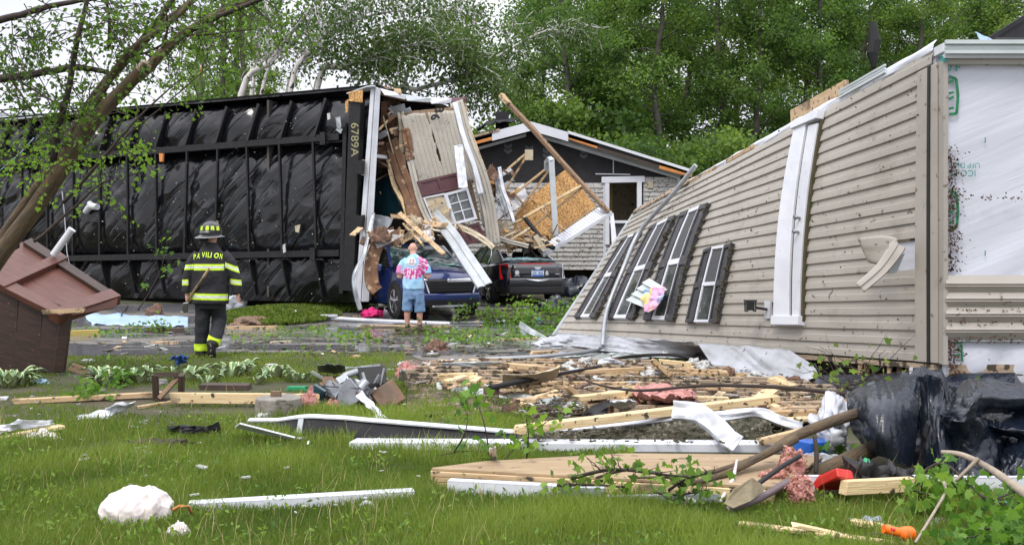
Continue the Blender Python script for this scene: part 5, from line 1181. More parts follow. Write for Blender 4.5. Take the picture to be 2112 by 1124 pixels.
jk = fuse('jacket', [etube([(f_(-.01, 0, .77), .275, .20), (f_(-.01, 0, .9), .275, .195), (f_(0, 0, 1.1), .265, .18), (f_(0, 0, 1.32), .275, .18), (f_(0, 0, 1.46), .235, .16), (f_(0, 0, 1.56), .15, .12), (f_(0, .01, 1.63), .095, .095)], 28),
   etube([(f_(-.18, 0, 1.50), .08, .09), (f_(-.27, 0, 1.38), .085, .09), (f_(-.33, 0, 1.15), .08, .085), (f_(-.355, -.01, .93), .068, .07)], 18), etube([(f_(.18, 0, 1.50), .08, .09), (f_(.28, 0, 1.38), .085, .09), (f_(.36, 0, 1.15), .08, .085), (f_(.40, .0, .92), .068, .07)], 18),
   etube([(f_(0, -.0, 1.58), .11, .11), (f_(0, .0, 1.665), .10, .10)], 18)], M['jacket'], ff, .012, 6, .010, 7, 1)
M['trousers'] = band_mat('trousers', (.010, .011, .014), [(-.6, -.02, .085, .19, 0), (.02, .6, .245, .345, .42)], grey=(.60, .82, .05))
tr_ = fuse('trousers', [etube([(f_(-.01, 0, .90), .21, .15), (f_(-.01, 0, .80), .225, .16), (f_(-.01, 0, .70), .20, .15)], 24),
   etube([(f_(-.115, 0, .82), .115, .13), (f_(-.13, .02, .55), .105, .115), (f_(-.145, .03, .3), .10, .105), (f_(-.150, .04, .075), .103, .11)], 18),
   etube([(f_(.10, 0, .82), .115, .13), (f_(.10, .08, .55), .105, .115), (f_(.10, -.02, .38), .10, .105), (f_(.09, -.20, .20), .095, .10)], 18)], M['trousers'], ff, .012, 5, .012, 7, 4)
fuse('boot', [etube([(f_(-.15, .03, .16), .075, .085), (f_(-.15, .03, .06), .072, .10)]), etube([(f_(-.15, -.07, .04), .062, .04), (f_(-.15, .05, .045), .06, .05), (f_(-.155, .20, .035), .058, .035)])], M['rubber'], ff, .01, 3)
fuse('boot', [etube([(f_(.09, -.17, .26), .08, .085), (f_(.085, -.23, .17), .078, .085)]), etube([(f_(.085, -.25, .20), .062, .05), (f_(.085, -.24, .09), .06, .055), (f_(.085, -.19, -.0), .055, .04)])], M['rubber'], ff, .01, 3)
for a, b_ in (((.075, -.297, .22), (.095, -.29, .17)), ((.10, -.293, .13), (.075, -.283, .09)), ((.07, -.265, .035), (.085, -.27, .06)), ((.085, -.27, .06), (.105, -.262, .03))):
    MB().beam(f_(*a), f_(*b_), .014, .014).build('sole_mark', M['yellowpaint'], ff)
# helmet: dome with ridges, wide brim longer at the back, reflective tabs, goggles
hl_ = []
hc = f_(.0, .02, 1.80); rt = Matrix.Rotation(-.35, 3, 'Z')
def hw(p): return hc+rt @ Vector(p)
dome = MB().lathe([(.142, -.02), (.146, .03), (.138, .085), (.11, .135), (.065, .165), (0, .175)], (0, 0, 0), 'z', 28)
for q in dome.v: q.y *= 1.13
brim = MB()
def bf(u, v):
    a = u*2*math.pi; r = .14+v*(.025+.055*max(0, -math.sin(a))+.012*abs(math.cos(a))); return V(math.cos(a)*r, math.sin(a)*r*1.13, -.02-.035*v*(1+.8*max(0, -math.sin(a)))+.012*v*v)
brim.grid(bf, 40, 5)
for q in (dome, brim): q.v = [hw(p) for p in q.v]
M['helmet'] = mat('helmet', (.012, .012, .016), (.018, .018, .022), rough=.3, coat=.3)
he = dome.build('helmet', M['helmet'], ff, smooth=50)
brim.build('brim', M['helmet'], he, thick=.008, smooth=50)
MB().tube([hw(bf(i/40, 1)) for i in range(41)], .006, 6).build('brim_edge', M['white'], he, smooth=60)
for k in range(4):
    a = math.pi/4*k; MB().tube([hw((math.cos(a)*.150*math.cos(t), math.sin(a)*.168*math.cos(t), .180*math.sin(t))) for t in [math.pi*i/14 for i in range(15)]], .008, 6).build('ridge', M['helmet'], he, smooth=60)
M['reflex'] = mat('reflex', (.62, .85, .03), (.55, .8, .02), rough=.4)
for a in (-2.45, -1.95, -1.25, -.75, -2.95, -.2):
    def hp(da, z): r = .147-.18*max(z-.04, 0); return hw((math.cos(a+da)*r*1.03, math.sin(a+da)*r*1.16, z))
    MB().slab([hp(-.17, .045), hp(.17, .045), hp(.13, .105), hp(-.13, .105)], .004).build('reflective_tab', M['reflex'], he)
gg = MB()
gg.grid(lambda u, v: hw((math.cos(-2.5+u*1.5)*.158, math.sin(-2.5+u*1.5)*.178, -.018+v*.05)), 16, 2); gg.build('goggles', M['glass'], he, thick=.012, smooth=60)
MB().slab([hw((-.02, .16, .05)), hw((.02, .16, .05)), hw((.015, .13, .19)), hw((-.015, .13, .19))], .01).build('front_shield', M['yellowpaint'], he)
MB().slab([hw((-.06, -.15, -.03)), hw((.06, -.15, -.03)), hw((.075, -.16, -.13)), hw((-.075, -.16, -.13))], .012).build('neck_flap', M['jacket2'] if 'jacket2' in M else M.setdefault('jacket2', mat('jacket2', (.014, .014, .017), rough=.85)), he)
# back lettering, wrapped on the jacket
def project(mb, root, tgt, off, name, m, y0=-2):
    me = tgt.data; o0 = WL[tgt.name]; bv = BVHTree.FromPolygons([tuple(v.co+o0) for v in me.vertices], [tuple(p.vertices) for p in me.polygons])
    for i, p in enumerate(mb.v):
        h_, n_, _, _ = bv.ray_cast(Vector((p.x, FYY[0]-2, p.z)), Vector((0, 1, 0)))
        mb.v[i] = Vector((p.x, (h_.y if h_ else p.y)-off, p.z))
    return mb.build(name, m, root)
FYY = [FY]
xs_ = [(-.208, 'P', -.022, .10), (-.142, 'A', -.010, .06), (-.062, 'V', .004, .03), (-.018, 'I', .006, 0), (.018, 'L', .004, 0), (.052, 'I', .002, -.02), (.122, 'O', -.006, -.06), (.180, 'N', -.018, -.12)]
for x, ch, dz, rt_ in xs_:
    q = textmb(ch, .105, lambda a, b_: f_(x+(a*math.cos(rt_)-b_*math.sin(rt_))*(.72 if ch != 'N' else .5), 0, 1.478+dz+a*math.sin(rt_)+b_*math.cos(rt_)), .003)
    project(q, ff, jk, .006, 'back_letter', M['reflex'])
# tool
tl = thing('fire_axe', 'axe with a long wooden handle held low by the firefighter at left', 'axe', f_(-.34, -.02, .9))
MB().tube([P(432, 553, 13.92), P(412, 583, 13.98), P(392, 612, 14.08), P(386, 622, 14.12)], [.019, .017, .018, .018], 10).build('handle', M['pine'], tl, smooth=50)
MB().slab([P(378, 624, 14.1), P(390, 622, 14.1), P(388, 642, 14.15), P(380, 645, 14.15), P(375, 636, 14.15)], .03).build('axe_head', M['steel'], tl, bevel=.006)

MX, MY = -1.91, 18.8
mn = thing('person', 'bald person in blue and magenta tie-dye shirt and denim shorts standing before the blue vehicle', 'person', (MX, MY, 0))
def m_(x, y, z): return V(MX+x, MY+y, z)
hm, mw = headmesh(m_(-.02, .07, 1.645), 1.0, bow=.45)
hl = hand(m_(-.13, .33, 1.10), (.3, .9, .2), (0, .1, 1), .5); hr = hand(m_(.13, .33, 1.10), (-.3, .9, .2), (0, .1, 1), .5)
fuse('body', hm+[etube([(m_(0, 0, 1.42), .075, .075), (m_(-.01, .03, 1.53), .062, .068), (m_(-.02, .06, 1.62), .062, .07)]),
  etube([(m_(0, 0, .80), .16, .12), (m_(0, 0, 1.1), .17, .13), (m_(0, 0, 1.35), .19, .12), (m_(0, 0, 1.46), .11, .09)]),
  etube([(m_(-.17, 0, 1.40), .065, .065), (m_(-.245, -.02, 1.26), .056, .058), (m_(-.27, -.02, 1.10), .05, .052), (m_(-.22, .16, 1.08), .045, .045), (m_(-.13, .33, 1.10), .028, .028)]),
  etube([(m_(.17, 0, 1.40), .065, .065), (m_(.255, -.02, 1.26), .056, .058), (m_(.285, -.02, 1.10), .05, .052), (m_(.24, .16, 1.08), .045, .045), (m_(.13, .33, 1.10), .028, .028)]),
  etube([(m_(-.10, 0, .85), .1, .11), (m_(-.115, .01, .50), .068, .074), (m_(-.12, -.015, .36), .061, .066), (m_(-.12, 0, .12), .038, .042), (m_(-.12, 0, .05), .036, .04)]),
  etube([(m_(.10, 0, .85), .1, .11), (m_(.115, .01, .50), .068, .074), (m_(.12, -.015, .36), .061, .066), (m_(.125, 0, .12), .038, .042), (m_(.125, 0, .05), .036, .04)])]+hl+hr, M['skin'], mn, .008, 3)
face_bits(mn, mw)
def dye():
    m, t, b, N, K = nodes('tie_dye'); tc_ = N('ShaderNodeTexCoord'); sx = N('ShaderNodeSeparateXYZ'); K(tc_.outputs['Object'], sx.inputs[0])
    def mt(op, a, b2=None, c=None, cl=False):
        n_ = N('ShaderNodeMath'); n_.operation = op; n_.use_clamp = cl
        for i, q in enumerate((a, b2, c)):
            if q is None: continue
            if isinstance(q, (int, float)): n_.inputs[i].default_value = q
            else: K(q, n_.inputs[i])
        return n_.outputs[0]
    X = mt('SUBTRACT', sx.outputs[0], -.02); Z = mt('SUBTRACT', sx.outputs[2], 1.38)
    r = mt('SQRT', mt('ADD', mt('MULTIPLY', X, X), mt('MULTIPLY', Z, Z))); th = mt('ARCTAN2', Z, X)
    cb = N('ShaderNodeCombineXYZ'); K(mt('MULTIPLY', th, 5.5), cb.inputs[0]); K(mt('MULTIPLY', r, 9), cb.inputs[1])
    st = N('ShaderNodeTexNoise'); st.inputs['Scale'].default_value = 1.3; st.inputs['Detail'].default_value = 3; K(cb.outputs[0], st.inputs['Vector'])
    rr = mt('ADD', r, mt('MULTIPLY', mt('SUBTRACT', st.outputs['Fac'], .5), .10))
    band = mt('MULTIPLY', mt('GREATER_THAN', rr, .13), mt('LESS_THAN', rr, .33))
    ang = mt('GREATER_THAN', mt('ADD', mt('MULTIPLY', X, .9), mt('MULTIPLY', Z, -1.0)), .005)
    mg = mt('MULTIPLY', band, ang)
    wh = mt('MULTIPLY', mg, mt('GREATER_THAN', st.outputs['Fac'], .515))
    n2 = N('ShaderNodeTexNoise'); n2.inputs['Scale'].default_value = 6; K(tc_.outputs['Object'], n2.inputs['Vector'])
    cr_ = N('ShaderNodeValToRGB'); cr_.color_ramp.elements[0].position = .38; cr_.color_ramp.elements[1].position = .62
    cr_.color_ramp.elements[0].color = (.22, .46, .70, 1); cr_.color_ramp.elements[1].color = (.40, .62, .80, 1); K(n2.outputs['Fac'], cr_.inputs[0])
    def mix(f, a, c):
        x = N('ShaderNodeMix'); x.data_type = 'RGBA'; K(f, x.inputs[0]); K(a, x.inputs[6]); x.inputs[7].default_value = (*c, 1); return x.outputs[2]
    o = mix(mg, cr_.outputs[0], (.50, .04, .25)); o = mix(wh, o, (.70, .56, .66)); sl = mt('LESS_THAN', X, -.215); o = mix(mt('MULTIPLY', sl, mt('LESS_THAN', Z, -.06)), o, (.62, .2, .42))
    K(o, b.inputs['Base Color']); b.inputs['Roughness'].default_value = .85; return m
M['dye'] = dye()
sh = fuse('shirt', [etube([(m_(0, 0, .85), .205, .17), (m_(0, 0, 1.0), .21, .17), (m_(0, 0, 1.2), .205, .155), (m_(0, 0, 1.36), .215, .145), (m_(0, 0, 1.45), .15, .11), (m_(-.01, .02, 1.50), .085, .085)], 26),
  etube([(m_(-.13, 0, 1.415), .06, .075), (m_(-.20, -.01, 1.36), .068, .08), (m_(-.25, -.01, 1.26), .072, .08), (m_(-.265, -.02, 1.15), .072, .08)], 16), etube([(m_(.13, 0, 1.415), .06, .075), (m_(.21, -.01, 1.36), .068, .08), (m_(.26, -.01, 1.26), .072, .08), (m_(.28, -.02, 1.15), .072, .08)], 16)], M['dye'], mn, .011, 4, .010, 7, 2)
M['denim'] = mat('denim', (.12, .22, .38), (.17, .28, .44), sc=9, rough=.85, bump=.3, bs=60)
fuse('shorts', [etube([(m_(0, 0, .90), .19, .15), (m_(0, 0, .75), .20, .16), (m_(0, 0, .66), .19, .15)], 22), etube([(m_(-.10, 0, .78), .105, .13), (m_(-.115, 0, .55), .102, .12), (m_(-.12, 0, .43), .105, .12)], 16), etube([(m_(.10, 0, .78), .105, .13), (m_(.115, 0, .55), .102, .12), (m_(.125, 0, .41), .105, .12)], 16)], M['denim'], mn, .011, 4, .010, 8, 6)
MB().slab([m_(.06, -.172, .74), m_(.14, -.158, .74), m_(.14, -.150, .63), m_(.10, -.158, .60), m_(.06, -.166, .63)], .006).build('back_pocket', M['denim'], mn)
for s in (-.12, .125):
    etube([(m_(s, 0, .21), .045, .05), (m_(s, 0, .10), .043, .048), (m_(s, .01, .04), .045, .055)]).build('sock', M['black'], mn, smooth=180)
    fuse('shoe', [etube([(m_(s, -.05, .05), .042, .05), (m_(s, .04, .05), .048, .05), (m_(s, .16, .035), .045, .035)])], M['steelblue'] if 'steelblue' in M else M.setdefault('steelblue', mat('steelblue', (.25, .32, .36), (.5, .55, .55), sc=14, rough=.6)), mn, .01, 3)
FYY[0] = MY
def disc(cx, cz, r, n=20): q = MB(); q.add([m_(cx+math.cos(2*math.pi*k/n)*r, 0, cz+math.sin(2*math.pi*k/n)*r) for k in range(n)]+[m_(cx+math.cos(2*math.pi*k/n)*r*.5, 0, cz+math.sin(2*math.pi*k/n)*r*.5) for k in range(n)]+[m_(cx, 0, cz)], [(k, (k+1) % n, n+(k+1) % n, n+k) for k in range(n)]+[(n+k, n+(k+1) % n, 2*n) for k in range(n)], [[(0, 0)]*4]*n+[[(0, 0)]*3]*n); return q
M['printcream'] = mat('printcream', (.62, .60, .62), (.66, .55, .60), sc=20, rough=.8); M['printdark'] = mat('printdark', (.16, .12, .2), rough=.8)
project(disc(-.02, 1.385, .088), mn, sh, .006, 'round_print', M['printcream'])
rp = mn.children[-1]
for s in (-1, 1): q = disc(-.02+s*.028, 1.41, .010, 10); [setattr(p, 'z', 1.41+(p.z-1.41)*2) for p in q.v]; project(q, rp, sh, .010, 'print_eye', M['printdark'])
q = MB(); n = 14
vs = []; 
for k in range(n+1): a = math.pi*(1.12+.76*k/n); vs += [m_(-.02+math.cos(a)*.055, 0, 1.39+math.sin(a)*.055), m_(-.02+math.cos(a)*.047, 0, 1.39+math.sin(a)*.045)]
q.add(vs, [(2*k, 2*k+2, 2*k+3, 2*k+1) for k in range(n)], [[(0, 0)]*4]*n); project(q, rp, sh, .010, 'print_smile', M['printdark'])
# ================================================================ leaves and trees
def leafcloud(name, pts, size, m, parent=None, shape='card', seed=0, nrm=None, droop=.3, tone=None, **k):
    """many small separate leaves at pts (Nx3 numpy)"""
    rs = np.random.RandomState(seed); n = len(pts); size = size*(.7+.6*rs.rand(n, 1, 1))
    if shape == 'maple':
        o = np.array([(0, 0), (.28, .12), (.55, .02), (.45, .38), (.62, .62), (.30, .62), (0, 1.1), (-.30, .62), (-.62, .62), (-.45, .38), (-.55, .02), (-.28, .12)])
        faces = [(0, 1, 3, 5, 6, 7, 9, 11), (1, 2, 3), (3, 4, 5), (7, 8, 9), (9, 10, 11)]
    elif shape == 'oval':
        o = np.array([(0, 0), (.22, .3), (.18, .7), (0, 1), (-.18, .7), (-.22, .3)]); faces = [(0, 1, 2, 3, 4, 5)]
    else:
        o = np.array([(0, -.1), (.42, .35), (0, 1), (-.42, .35)]); faces = [(0, 1, 2, 3)]
    m0 = len(o); loc = np.zeros((m0, 3)); loc[:, 0] = o[:, 0]; loc[:, 1] = o[:, 1]; loc[:, 2] = -.25*np.abs(o[:, 0])
    a = rs.randn(n, 3); a[:, 2] -= droop*1.5; a /= np.linalg.norm(a, axis=1)[:, None]      # leaf axis
    b = rs.randn(n, 3); b[:, 2] += .6; c = np.cross(a, b); c /= np.linalg.norm(c, axis=1)[:, None]; d = np.cross(c, a)
    vs = np.asarray(pts)[:, None, :]+size*(loc[None, :, 0:1]*c[:, None, :]+loc[None, :, 1:2]*a[:, None, :]+loc[None, :, 2:3]*d[:, None, :])
    o0 = np.array(WL[parent.name]) if parent else (np.array(k['loc']) if 'loc' in k else np.array([vs[..., 0].mean(), vs[..., 1].mean(), vs[..., 2].min()]))
    vs = vs.reshape(-1, 3)-o0
    me = bpy.data.meshes.new(name); fl = [len(f) for f in faces]; tot = np.array(fl*n); idx = np.concatenate([np.array(f) for f in faces]); li = (idx[None, :]+(np.arange(n)*m0)[:, None]).ravel()
    me.vertices.add(len(vs)); me.vertices.foreach_set('co', vs.astype(np.float32).ravel()); me.loops.add(len(li)); me.loops.foreach_set('vertex_index', li.astype(np.int32))
    me.polygons.add(len(tot)); st_ = np.concatenate([[0], np.cumsum(tot)[:-1]]); me.polygons.foreach_set('loop_start', st_.astype(np.int32)); me.polygons.foreach_set('loop_total', tot.astype(np.int32))
    at = me.attributes.new('tone', 'FLOAT', 'POINT'); tn = (tone if tone is not None else rs.rand(n)); at.data.foreach_set('value', np.repeat(np.clip(tn+.25*(rs.rand(n)-.5), 0, 1), m0).astype(np.float32))
    me.materials.append(m); me.update(calc_edges=True); me.validate()
    ob = link(name, me, parent, tuple(o0))
    return props(ob, k.get('label'), k.get('cat'), k.get('group'), k.get('kind'))
M['leaf'] = leafmat('leaf', (.05, .105, .03), (.19, .30, .075), .5)
M['leafdark'] = leafmat('leafdark', (.04, .09, .03), (.14, .24, .06), .48)
M['leafbright'] = leafmat('leafbright', (.06, .15, .025), (.20, .34, .06), .4)
M['leafmaple2'] = leafmat('leafmaple2', (.05, .12, .025), (.16, .28, .05), .4)
M['leafbirch'] = leafmat('leafbirch', (.045, .09, .028), (.10, .17, .05), .35)

def limb(mb, a, b, r0, r1, wob=.15, n=6, seed=0, grav=0):
    a = Vector(a); b = Vector(b); l = (b-a).length; ps = []
    for i in range(n+1):
        t = i/n; p = a.lerp(b, t)+Vector((nz((t*3, seed, 0), 1), nz((0, t*3, seed), 1), nz((seed, 0, t*3), 1)))*l*wob*math.sin(math.pi*min(t*1.1, 1))*1.2
        p.z -= grav*l*t*t; ps.append(p)
    mb.tube(ps, [r0+(r1-r0)*(i/n)**.8 for i in range(n+1)], 7 if r0 > .05 else 5); return ps
def woodtree(name, h, cr, seed, leaves, leafsize, lm, barkm, label, cat, low=.12, group=None, lean=(0, 0), form=1.0, clump=1.0):
    """built at the origin: trunk with limbs, crown of separate leaves in clumps round the limb tips"""
    r = random.Random(seed); rs = np.random.RandomState(seed); root = thing(name, label, cat, (0, 0, 0), group)
    tm = MB(); top = V(lean[0]*h, lean[1]*h, h); tp = limb(tm, (0, 0, -.2), top, h*.014+.04, .03, .05, 12, seed)
    tips = []; nl = int(34*(h/14))
    for k in range(nl):
        t = low+(1-low)*(k+r.random())/nl; base = catmull(tp, t); a = r.random()*6.28
        wid = cr*(math.sin(math.pi*min(1, (t-low)/(1-low)*.85+.18))**.7)*form*(.6+.5*r.random()); up = .25+.5*r.random()
        e = base+V(math.cos(a)*wid, math.sin(a)*wid, wid*up); ps = limb(tm, base, e, .05*(1-t)+.02, .01, .15, 5, seed+k, .1)
        for j in range(3+int(2*r.random())): q = catmull(ps, .35+.65*r.random()); tips.append((q, .5+.5*r.random()))
        for j in range(2):
            q = catmull(ps, .4+.5*r.random()); e2 = q+V(r.uniform(-1, 1), r.uniform(-1, 1), r.uniform(-.1, .7))*wid*.45; limb(tm, q, e2, .015, .006, .15, 3, seed+k*3+j); tips.append((e2, .6+.5*r.random()))
    tips.append((top, .8))
    tm.build('trunk', barkm, root, smooth=180)
    T = np.array([tuple(p) for p, _ in tips]); S = np.array([s for _, s in tips]); pick = rs.randint(0, len(T), leaves)
    off = rs.randn(leaves, 3)*np.array([.44, .44, .27])*(S[pick, None])*clump*cr/3
    tone = np.clip(.5+.40*rs.randn(len(T)), 0, 1)[pick]
    leafcloud('crown', T[pick]+off, leafsize, lm, root, 'card', seed, tone=tone)
    return root
def put(root, x, y, rz=0, s=1, label=None):
    root.location = (x, y, gz(x, y)-.05); root.rotation_euler = (0, 0, rz); root.scale = (s, s, s)
    if label: root['label'] = label
    return root
GW = 'trees of the wood behind the homes'
GL = 'tall green broadleaved tree standing in the dense wood behind the homes'
A_ = woodtree('broadleaf_tree', 17, 3.3, 3, 24000, .125, M['leaf'], M['greybark'], GL, 'tree', group=GW)
B_t = woodtree('broadleaf_tree', 15, 3.0, 11, 21000, .12, M['leafdark'], M['greybark'], GL, 'tree', group=GW, low=.06)
C_t = woodtree('broadleaf_tree', 18, 2.6, 23, 15000, .12, M['leaf'], M['greybark'], GL, 'tree', group=GW, low=.2)
protos = [A_, B_t, C_t]; used = set()
def wood(px, d, kind, s=1.0, rz=None):
    x = (px-1056)/F*d; rz = R.random()*6.28 if rz is None else rz
    if kind not in used: used.add(kind); o = protos[kind]
    else: o = copytree(protos[kind])
    put(o, x, d, rz, s)
    return o
# right hand wood, three staggered ranks; thinner to the left
for px, d, k, s in [(1085, 44, 1, .66), (1160, 41, 0, .93), (1270, 43, 1, 1.0), (1365, 40, 0, .95), (1480, 42, 2, 1), (1570, 40, 1, .95), (1690, 41, 0, .92), (1800, 43, 2, 1), (1900, 40, 0, .9), (2030, 42, 1, .95), (2150, 41, 0, .9), (2260, 42, 2, .9),
                    (1120, 50, 0, .9), (1210, 49, 2, 1.05), (1320, 50, 0, 1.0), (1425, 49, 1, 1.1), (1530, 50, 0, 1.1), (1640, 49, 2, 1.1), (1750, 50, 0, 1.0), (1850, 49, 1, 1.0), (1960, 50, 0, 1.0), (2080, 49, 2, 1.0), (2200, 50, 1, 1.0),
                    (1250, 58, 1, 1.0), (1400, 58, 0, 1.0), (1600, 58, 1, 1.1), (1730, 58, 2, 1.1), (1900, 57, 1, 1.0), (2050, 58, 0, 1.0),
                    (985, 45, 1, .46), (900, 46, 1, .40), (820, 44, 1, .42), (750, 47, 1, .50), (560, 45, 1, .56), (470, 48, 2, .58), (390, 50, 1, .50), (310, 47, 1, .42), (640, 49, 1, .50), (700, 52, 1, .48), (420, 42, 2, .65), (530, 41, 2, .66),
                    (-150, 45, 0, .8), (-330, 42, 1, .8), (-20, 52, 1, .35), (120, 54, 1, .33)]:
    wood(px, d, k, s)
def ordinal(i): return ['leftmost', 'second', 'third', 'fourth', 'fifth', 'sixth', 'seventh', 'eighth', 'ninth', 'tenth', 'eleventh', 'twelfth', 'thirteenth', 'fourteenth', 'fifteenth', 'sixteenth', 'seventeenth', 'eighteenth', 'nineteenth', 'twentieth'][i]
def rank_labels(prefix, sel, fmt):
    os_ = sorted([o for o in bpy.data.objects if o.parent is None and o.name.startswith(prefix) and sel(o)], key=lambda o: o.location.x/o.location.y)
    for i, o in enumerate(os_): o['label'] = fmt % (ordinal(i)+('' if i == 0 else ' from the left'))
rank_labels('broadleaf_tree', lambda o: o.location.y < 44.5, 'green tree in the nearest rank of the wood, %s')
rank_labels('broadleaf_tree', lambda o: 44.5 <= o.location.y < 51, 'green tree in the middle rank of the wood, %s')
rank_labels('broadleaf_tree', lambda o: o.location.y >= 51, 'green tree in the farthest rank of the wood, %s')
# snapped bare trunks at left
def snag(px, d, h, topx, label):
    root = thing('snapped_tree', label, 'tree', ((px-1056)/F*d, d, gz(0, d))); mb = MB(); b0 = V((px-1056)/F*d, d, gz(0, d)); t0 = V((topx-1056)/F*d, d, h)
    ps = limb(mb, b0, t0, .15, .08, .03, 10, int(px)); 
    for k in range(5):
        q = catmull(ps, .45+.1*k); limb(mb, q, q+V(R.uniform(-1.2, 1.2), R.uniform(-.5, .5), R.uniform(.4, 1.3)), .04, .012, .1, 4, k+int(px))
    mb.build('trunk', M['greybark'], root, smooth=180); MB().tube([t0-V(0, 0, .3), t0+V(.02, 0, .45)], [.08, .01], 5).build('splintered_top', M['orangewood'], root)
    pts = [catmull(ps, .5+.5*R.random())+V(R.gauss(0, .6), R.gauss(0, .5), R.gauss(0, .5)) for _ in range(1500)]
    leafcloud('crown', np.array([tuple(p) for p in pts]), .12, M['leaf'], root, 'card', int(px))
snag(432, 36, 8.2, 412, 'thin bare trunk with splintered top, nearest the leaning tree'); snag(455, 37, 13, 462, 'thin dark trunk rising behind the snapped one left of the birches'); snag(505, 37, 13, 500, 'dark straight trunk just left of the white birches'); snag(482, 38, 12.5, 492, 'slim dark forked trunk between two others left of the birches')
# birches leaning right, white bark
def birch(pts, r0, label, seed, twigs=26, leaves=1300, dr=.5, spread=1.0):
    root = thing('birch_tree', label, 'tree', P(pts[0][0], HZ+30, pts[0][2]).to_tuple()[:2]+(gz(0, pts[0][2]),)); mb = MB(); p = [P(*q) for q in pts]; p[0].z = gz(0, p[0].y)
    ps = [catmull(p, i/24) for i in range(25)]; mb.tube(ps, [r0*(1-.85*i/24) for i in range(25)], 8); r = random.Random(seed); tips = []
    for k in range(twigs):
        t = .25+.75*(k+r.random())/twigs; q = catmull(p, min(t, 1)); l = r.uniform(1.0, 2.6)*(1.2-t*.4); dr_ = (catmull(p, min(t+.05, 1))-catmull(p, t-.05)).normalized()
        e = q+(dr_*1.1+V(r.uniform(-.9, .9), r.uniform(-.8, .8), r.uniform(-.4, .7))).normalized()*l; w = limb(mb, q, e, r0*.28*(1-t*.5), .012, .14, 6, seed+k, .10)
        for j in range(5): tips.append(catmull(w, .35+.65*r.random()))
        for j in range(3): s_ = catmull(w, .5+.5*r.random()); e2 = s_+V(r.uniform(-.6, .9), r.uniform(-.6, .6), -r.uniform(.2, 1.2))*dr*1.4; limb(mb, s_, e2, .012, .005, .1, 4, k*j); tips += [e2, s_.lerp(e2, .5)]
    mb.build('trunk', M['birch'], root, smooth=180); rs = np.random.RandomState(seed); T = np.array([tuple(q) for q in tips]); pk_ = rs.randint(0, len(T), leaves)
    leafcloud('crown', T[pk_]+rs.randn(leaves, 3)*np.array([.26, .26, .24])*spread, .115, M['leafbirch'], root, 'card', seed, droop=1, tone=np.clip(.5+.3*rs.randn(len(T)), 0, 1)[pk_])
birch([(470, 420, 33), (495, 205, 33), (555, 130, 33), (600, 70, 33), (650, 10, 33), (700, -60, 33)], .13, 'stoutest white birch trunk leaning right above the black plastic', 31)
birch([(500, 420, 34), (520, 190, 34), (545, 120, 34), (560, 60, 34), (600, -30, 34)], .09, 'slender white birch leaning right beside the stoutest one', 32, 18, 600)
birch([(560, 430, 32), (598, 195, 32), (635, 110, 32), (690, 60, 32), (775, 30, 32), (860, 20, 32)], .11, 'white birch arching low to the right over the tipped home', 33, 34, 2600)
birch([(620, 430, 33), (655, 180, 33), (700, 140, 33), (760, 120, 33), (850, 95, 33), (930, 110, 33), (975, 150, 33)], .12, 'thin birch bent almost level, its leafy tip above the gable house', 34, 40, 6500)
birch([(780, 430, 34), (810, 215, 34), (860, 185, 34), (930, 165, 34), (1020, 120, 34), (1110, 70, 34), (1150, 62, 34)], .12, 'bare pale birch limb reaching right in front of the dark wood', 35, 30, 3200)
birch([(800, 430, 35), (830, 200, 35), (870, 100, 35), (900, 50, 35), (940, 30, 35)], .10, 'leafy birch standing in the sky gap behind the crumpled wall', 36, 26, 1500)
birch([(500, 420, 33), (540, 190, 33), (600, 90, 33), (660, 20, 33), (700, -40, 33)], .08, 'pale straight birch leaning right between the stoutest and the arching one', 37, 10, 500)
birch([(570, 420, 33.5), (590, 200, 33.5), (640, 120, 33.5), (715, 40, 33.5), (760, -10, 33.5)], .085, 'nearly leafless birch crossing behind the arching one', 38, 12, 500)
birch([(620, 420, 34), (645, 200, 34), (690, 135, 34), (760, 75, 34), (840, 40, 34)], .06, 'thin bare birch low above the black plastic, right of the arching one', 39, 12, 700)
birch([(690, 420, 34.5), (730, 200, 34.5), (800, 140, 34.5), (900, 100, 34.5), (1000, 60, 34.5)], .07, 'pale birch leaning far right above the crumpled end wall', 40, 16, 1500)
# low shrubs filling the back of the wood
SH = woodtree('understory_shrub', 4.5, 2.4, 41, 12000, .13, M['leaf'], M['greybark'], 'bushy green undergrowth shrub at the edge of the wood behind the homes', 'shrub', low=.05, group='shrubs along the wood edge', form=1.2)
for i, (px, d, s) in enumerate([(1180, 38, 1.1), (1320, 38, 1.2), (1460, 37, 1.2), (1600, 37, 1.2), (1020, 39, .9), (930, 40, 1), (840, 40, 1), (740, 40, 1), (650, 39, 1), (570, 41, .95), (480, 40, .95), (380, 41, .95), (290, 42, .9), (200, 44, .85), (1750, 37, 1.2), (1900, 37, 1.3), (2060, 37, 1.3), (1120, 42, 1.6), (1260, 43, 1.6)]):
    o = SH if i == 0 else copytree(SH); put(o, (px-1056)/F*d, d, R.random()*6, s)
rank_labels('understory_shrub', lambda o: True, 'bushy shrub along the foot of the wood, %s')
# a low far roof behind the tipped home
fh = thing('far_house', 'low pale grey roof of a distant home showing above the tipped home at far left', 'house', V(-20, 36, .4))
MB().slab([P(-140, 232, 36), P(335, 236, 34), P(330, 214, 40), P(-120, 212, 42)], .15).build('roof', M['greytrim'], fh)
MB().slab([P(-140, 236, 36), P(330, 240, 34), P(330, 560, 34), P(-140, 560, 36)], .1).build('wall', M['white'], fh)
for k in range(5): MB().beam(P(-140, 236+9*k, 35.9), P(320, 240+9*k*.8, 33.9), .03, .05).build('wall_trim', M['maroon' if k % 2 else 'greytrim'], fh)

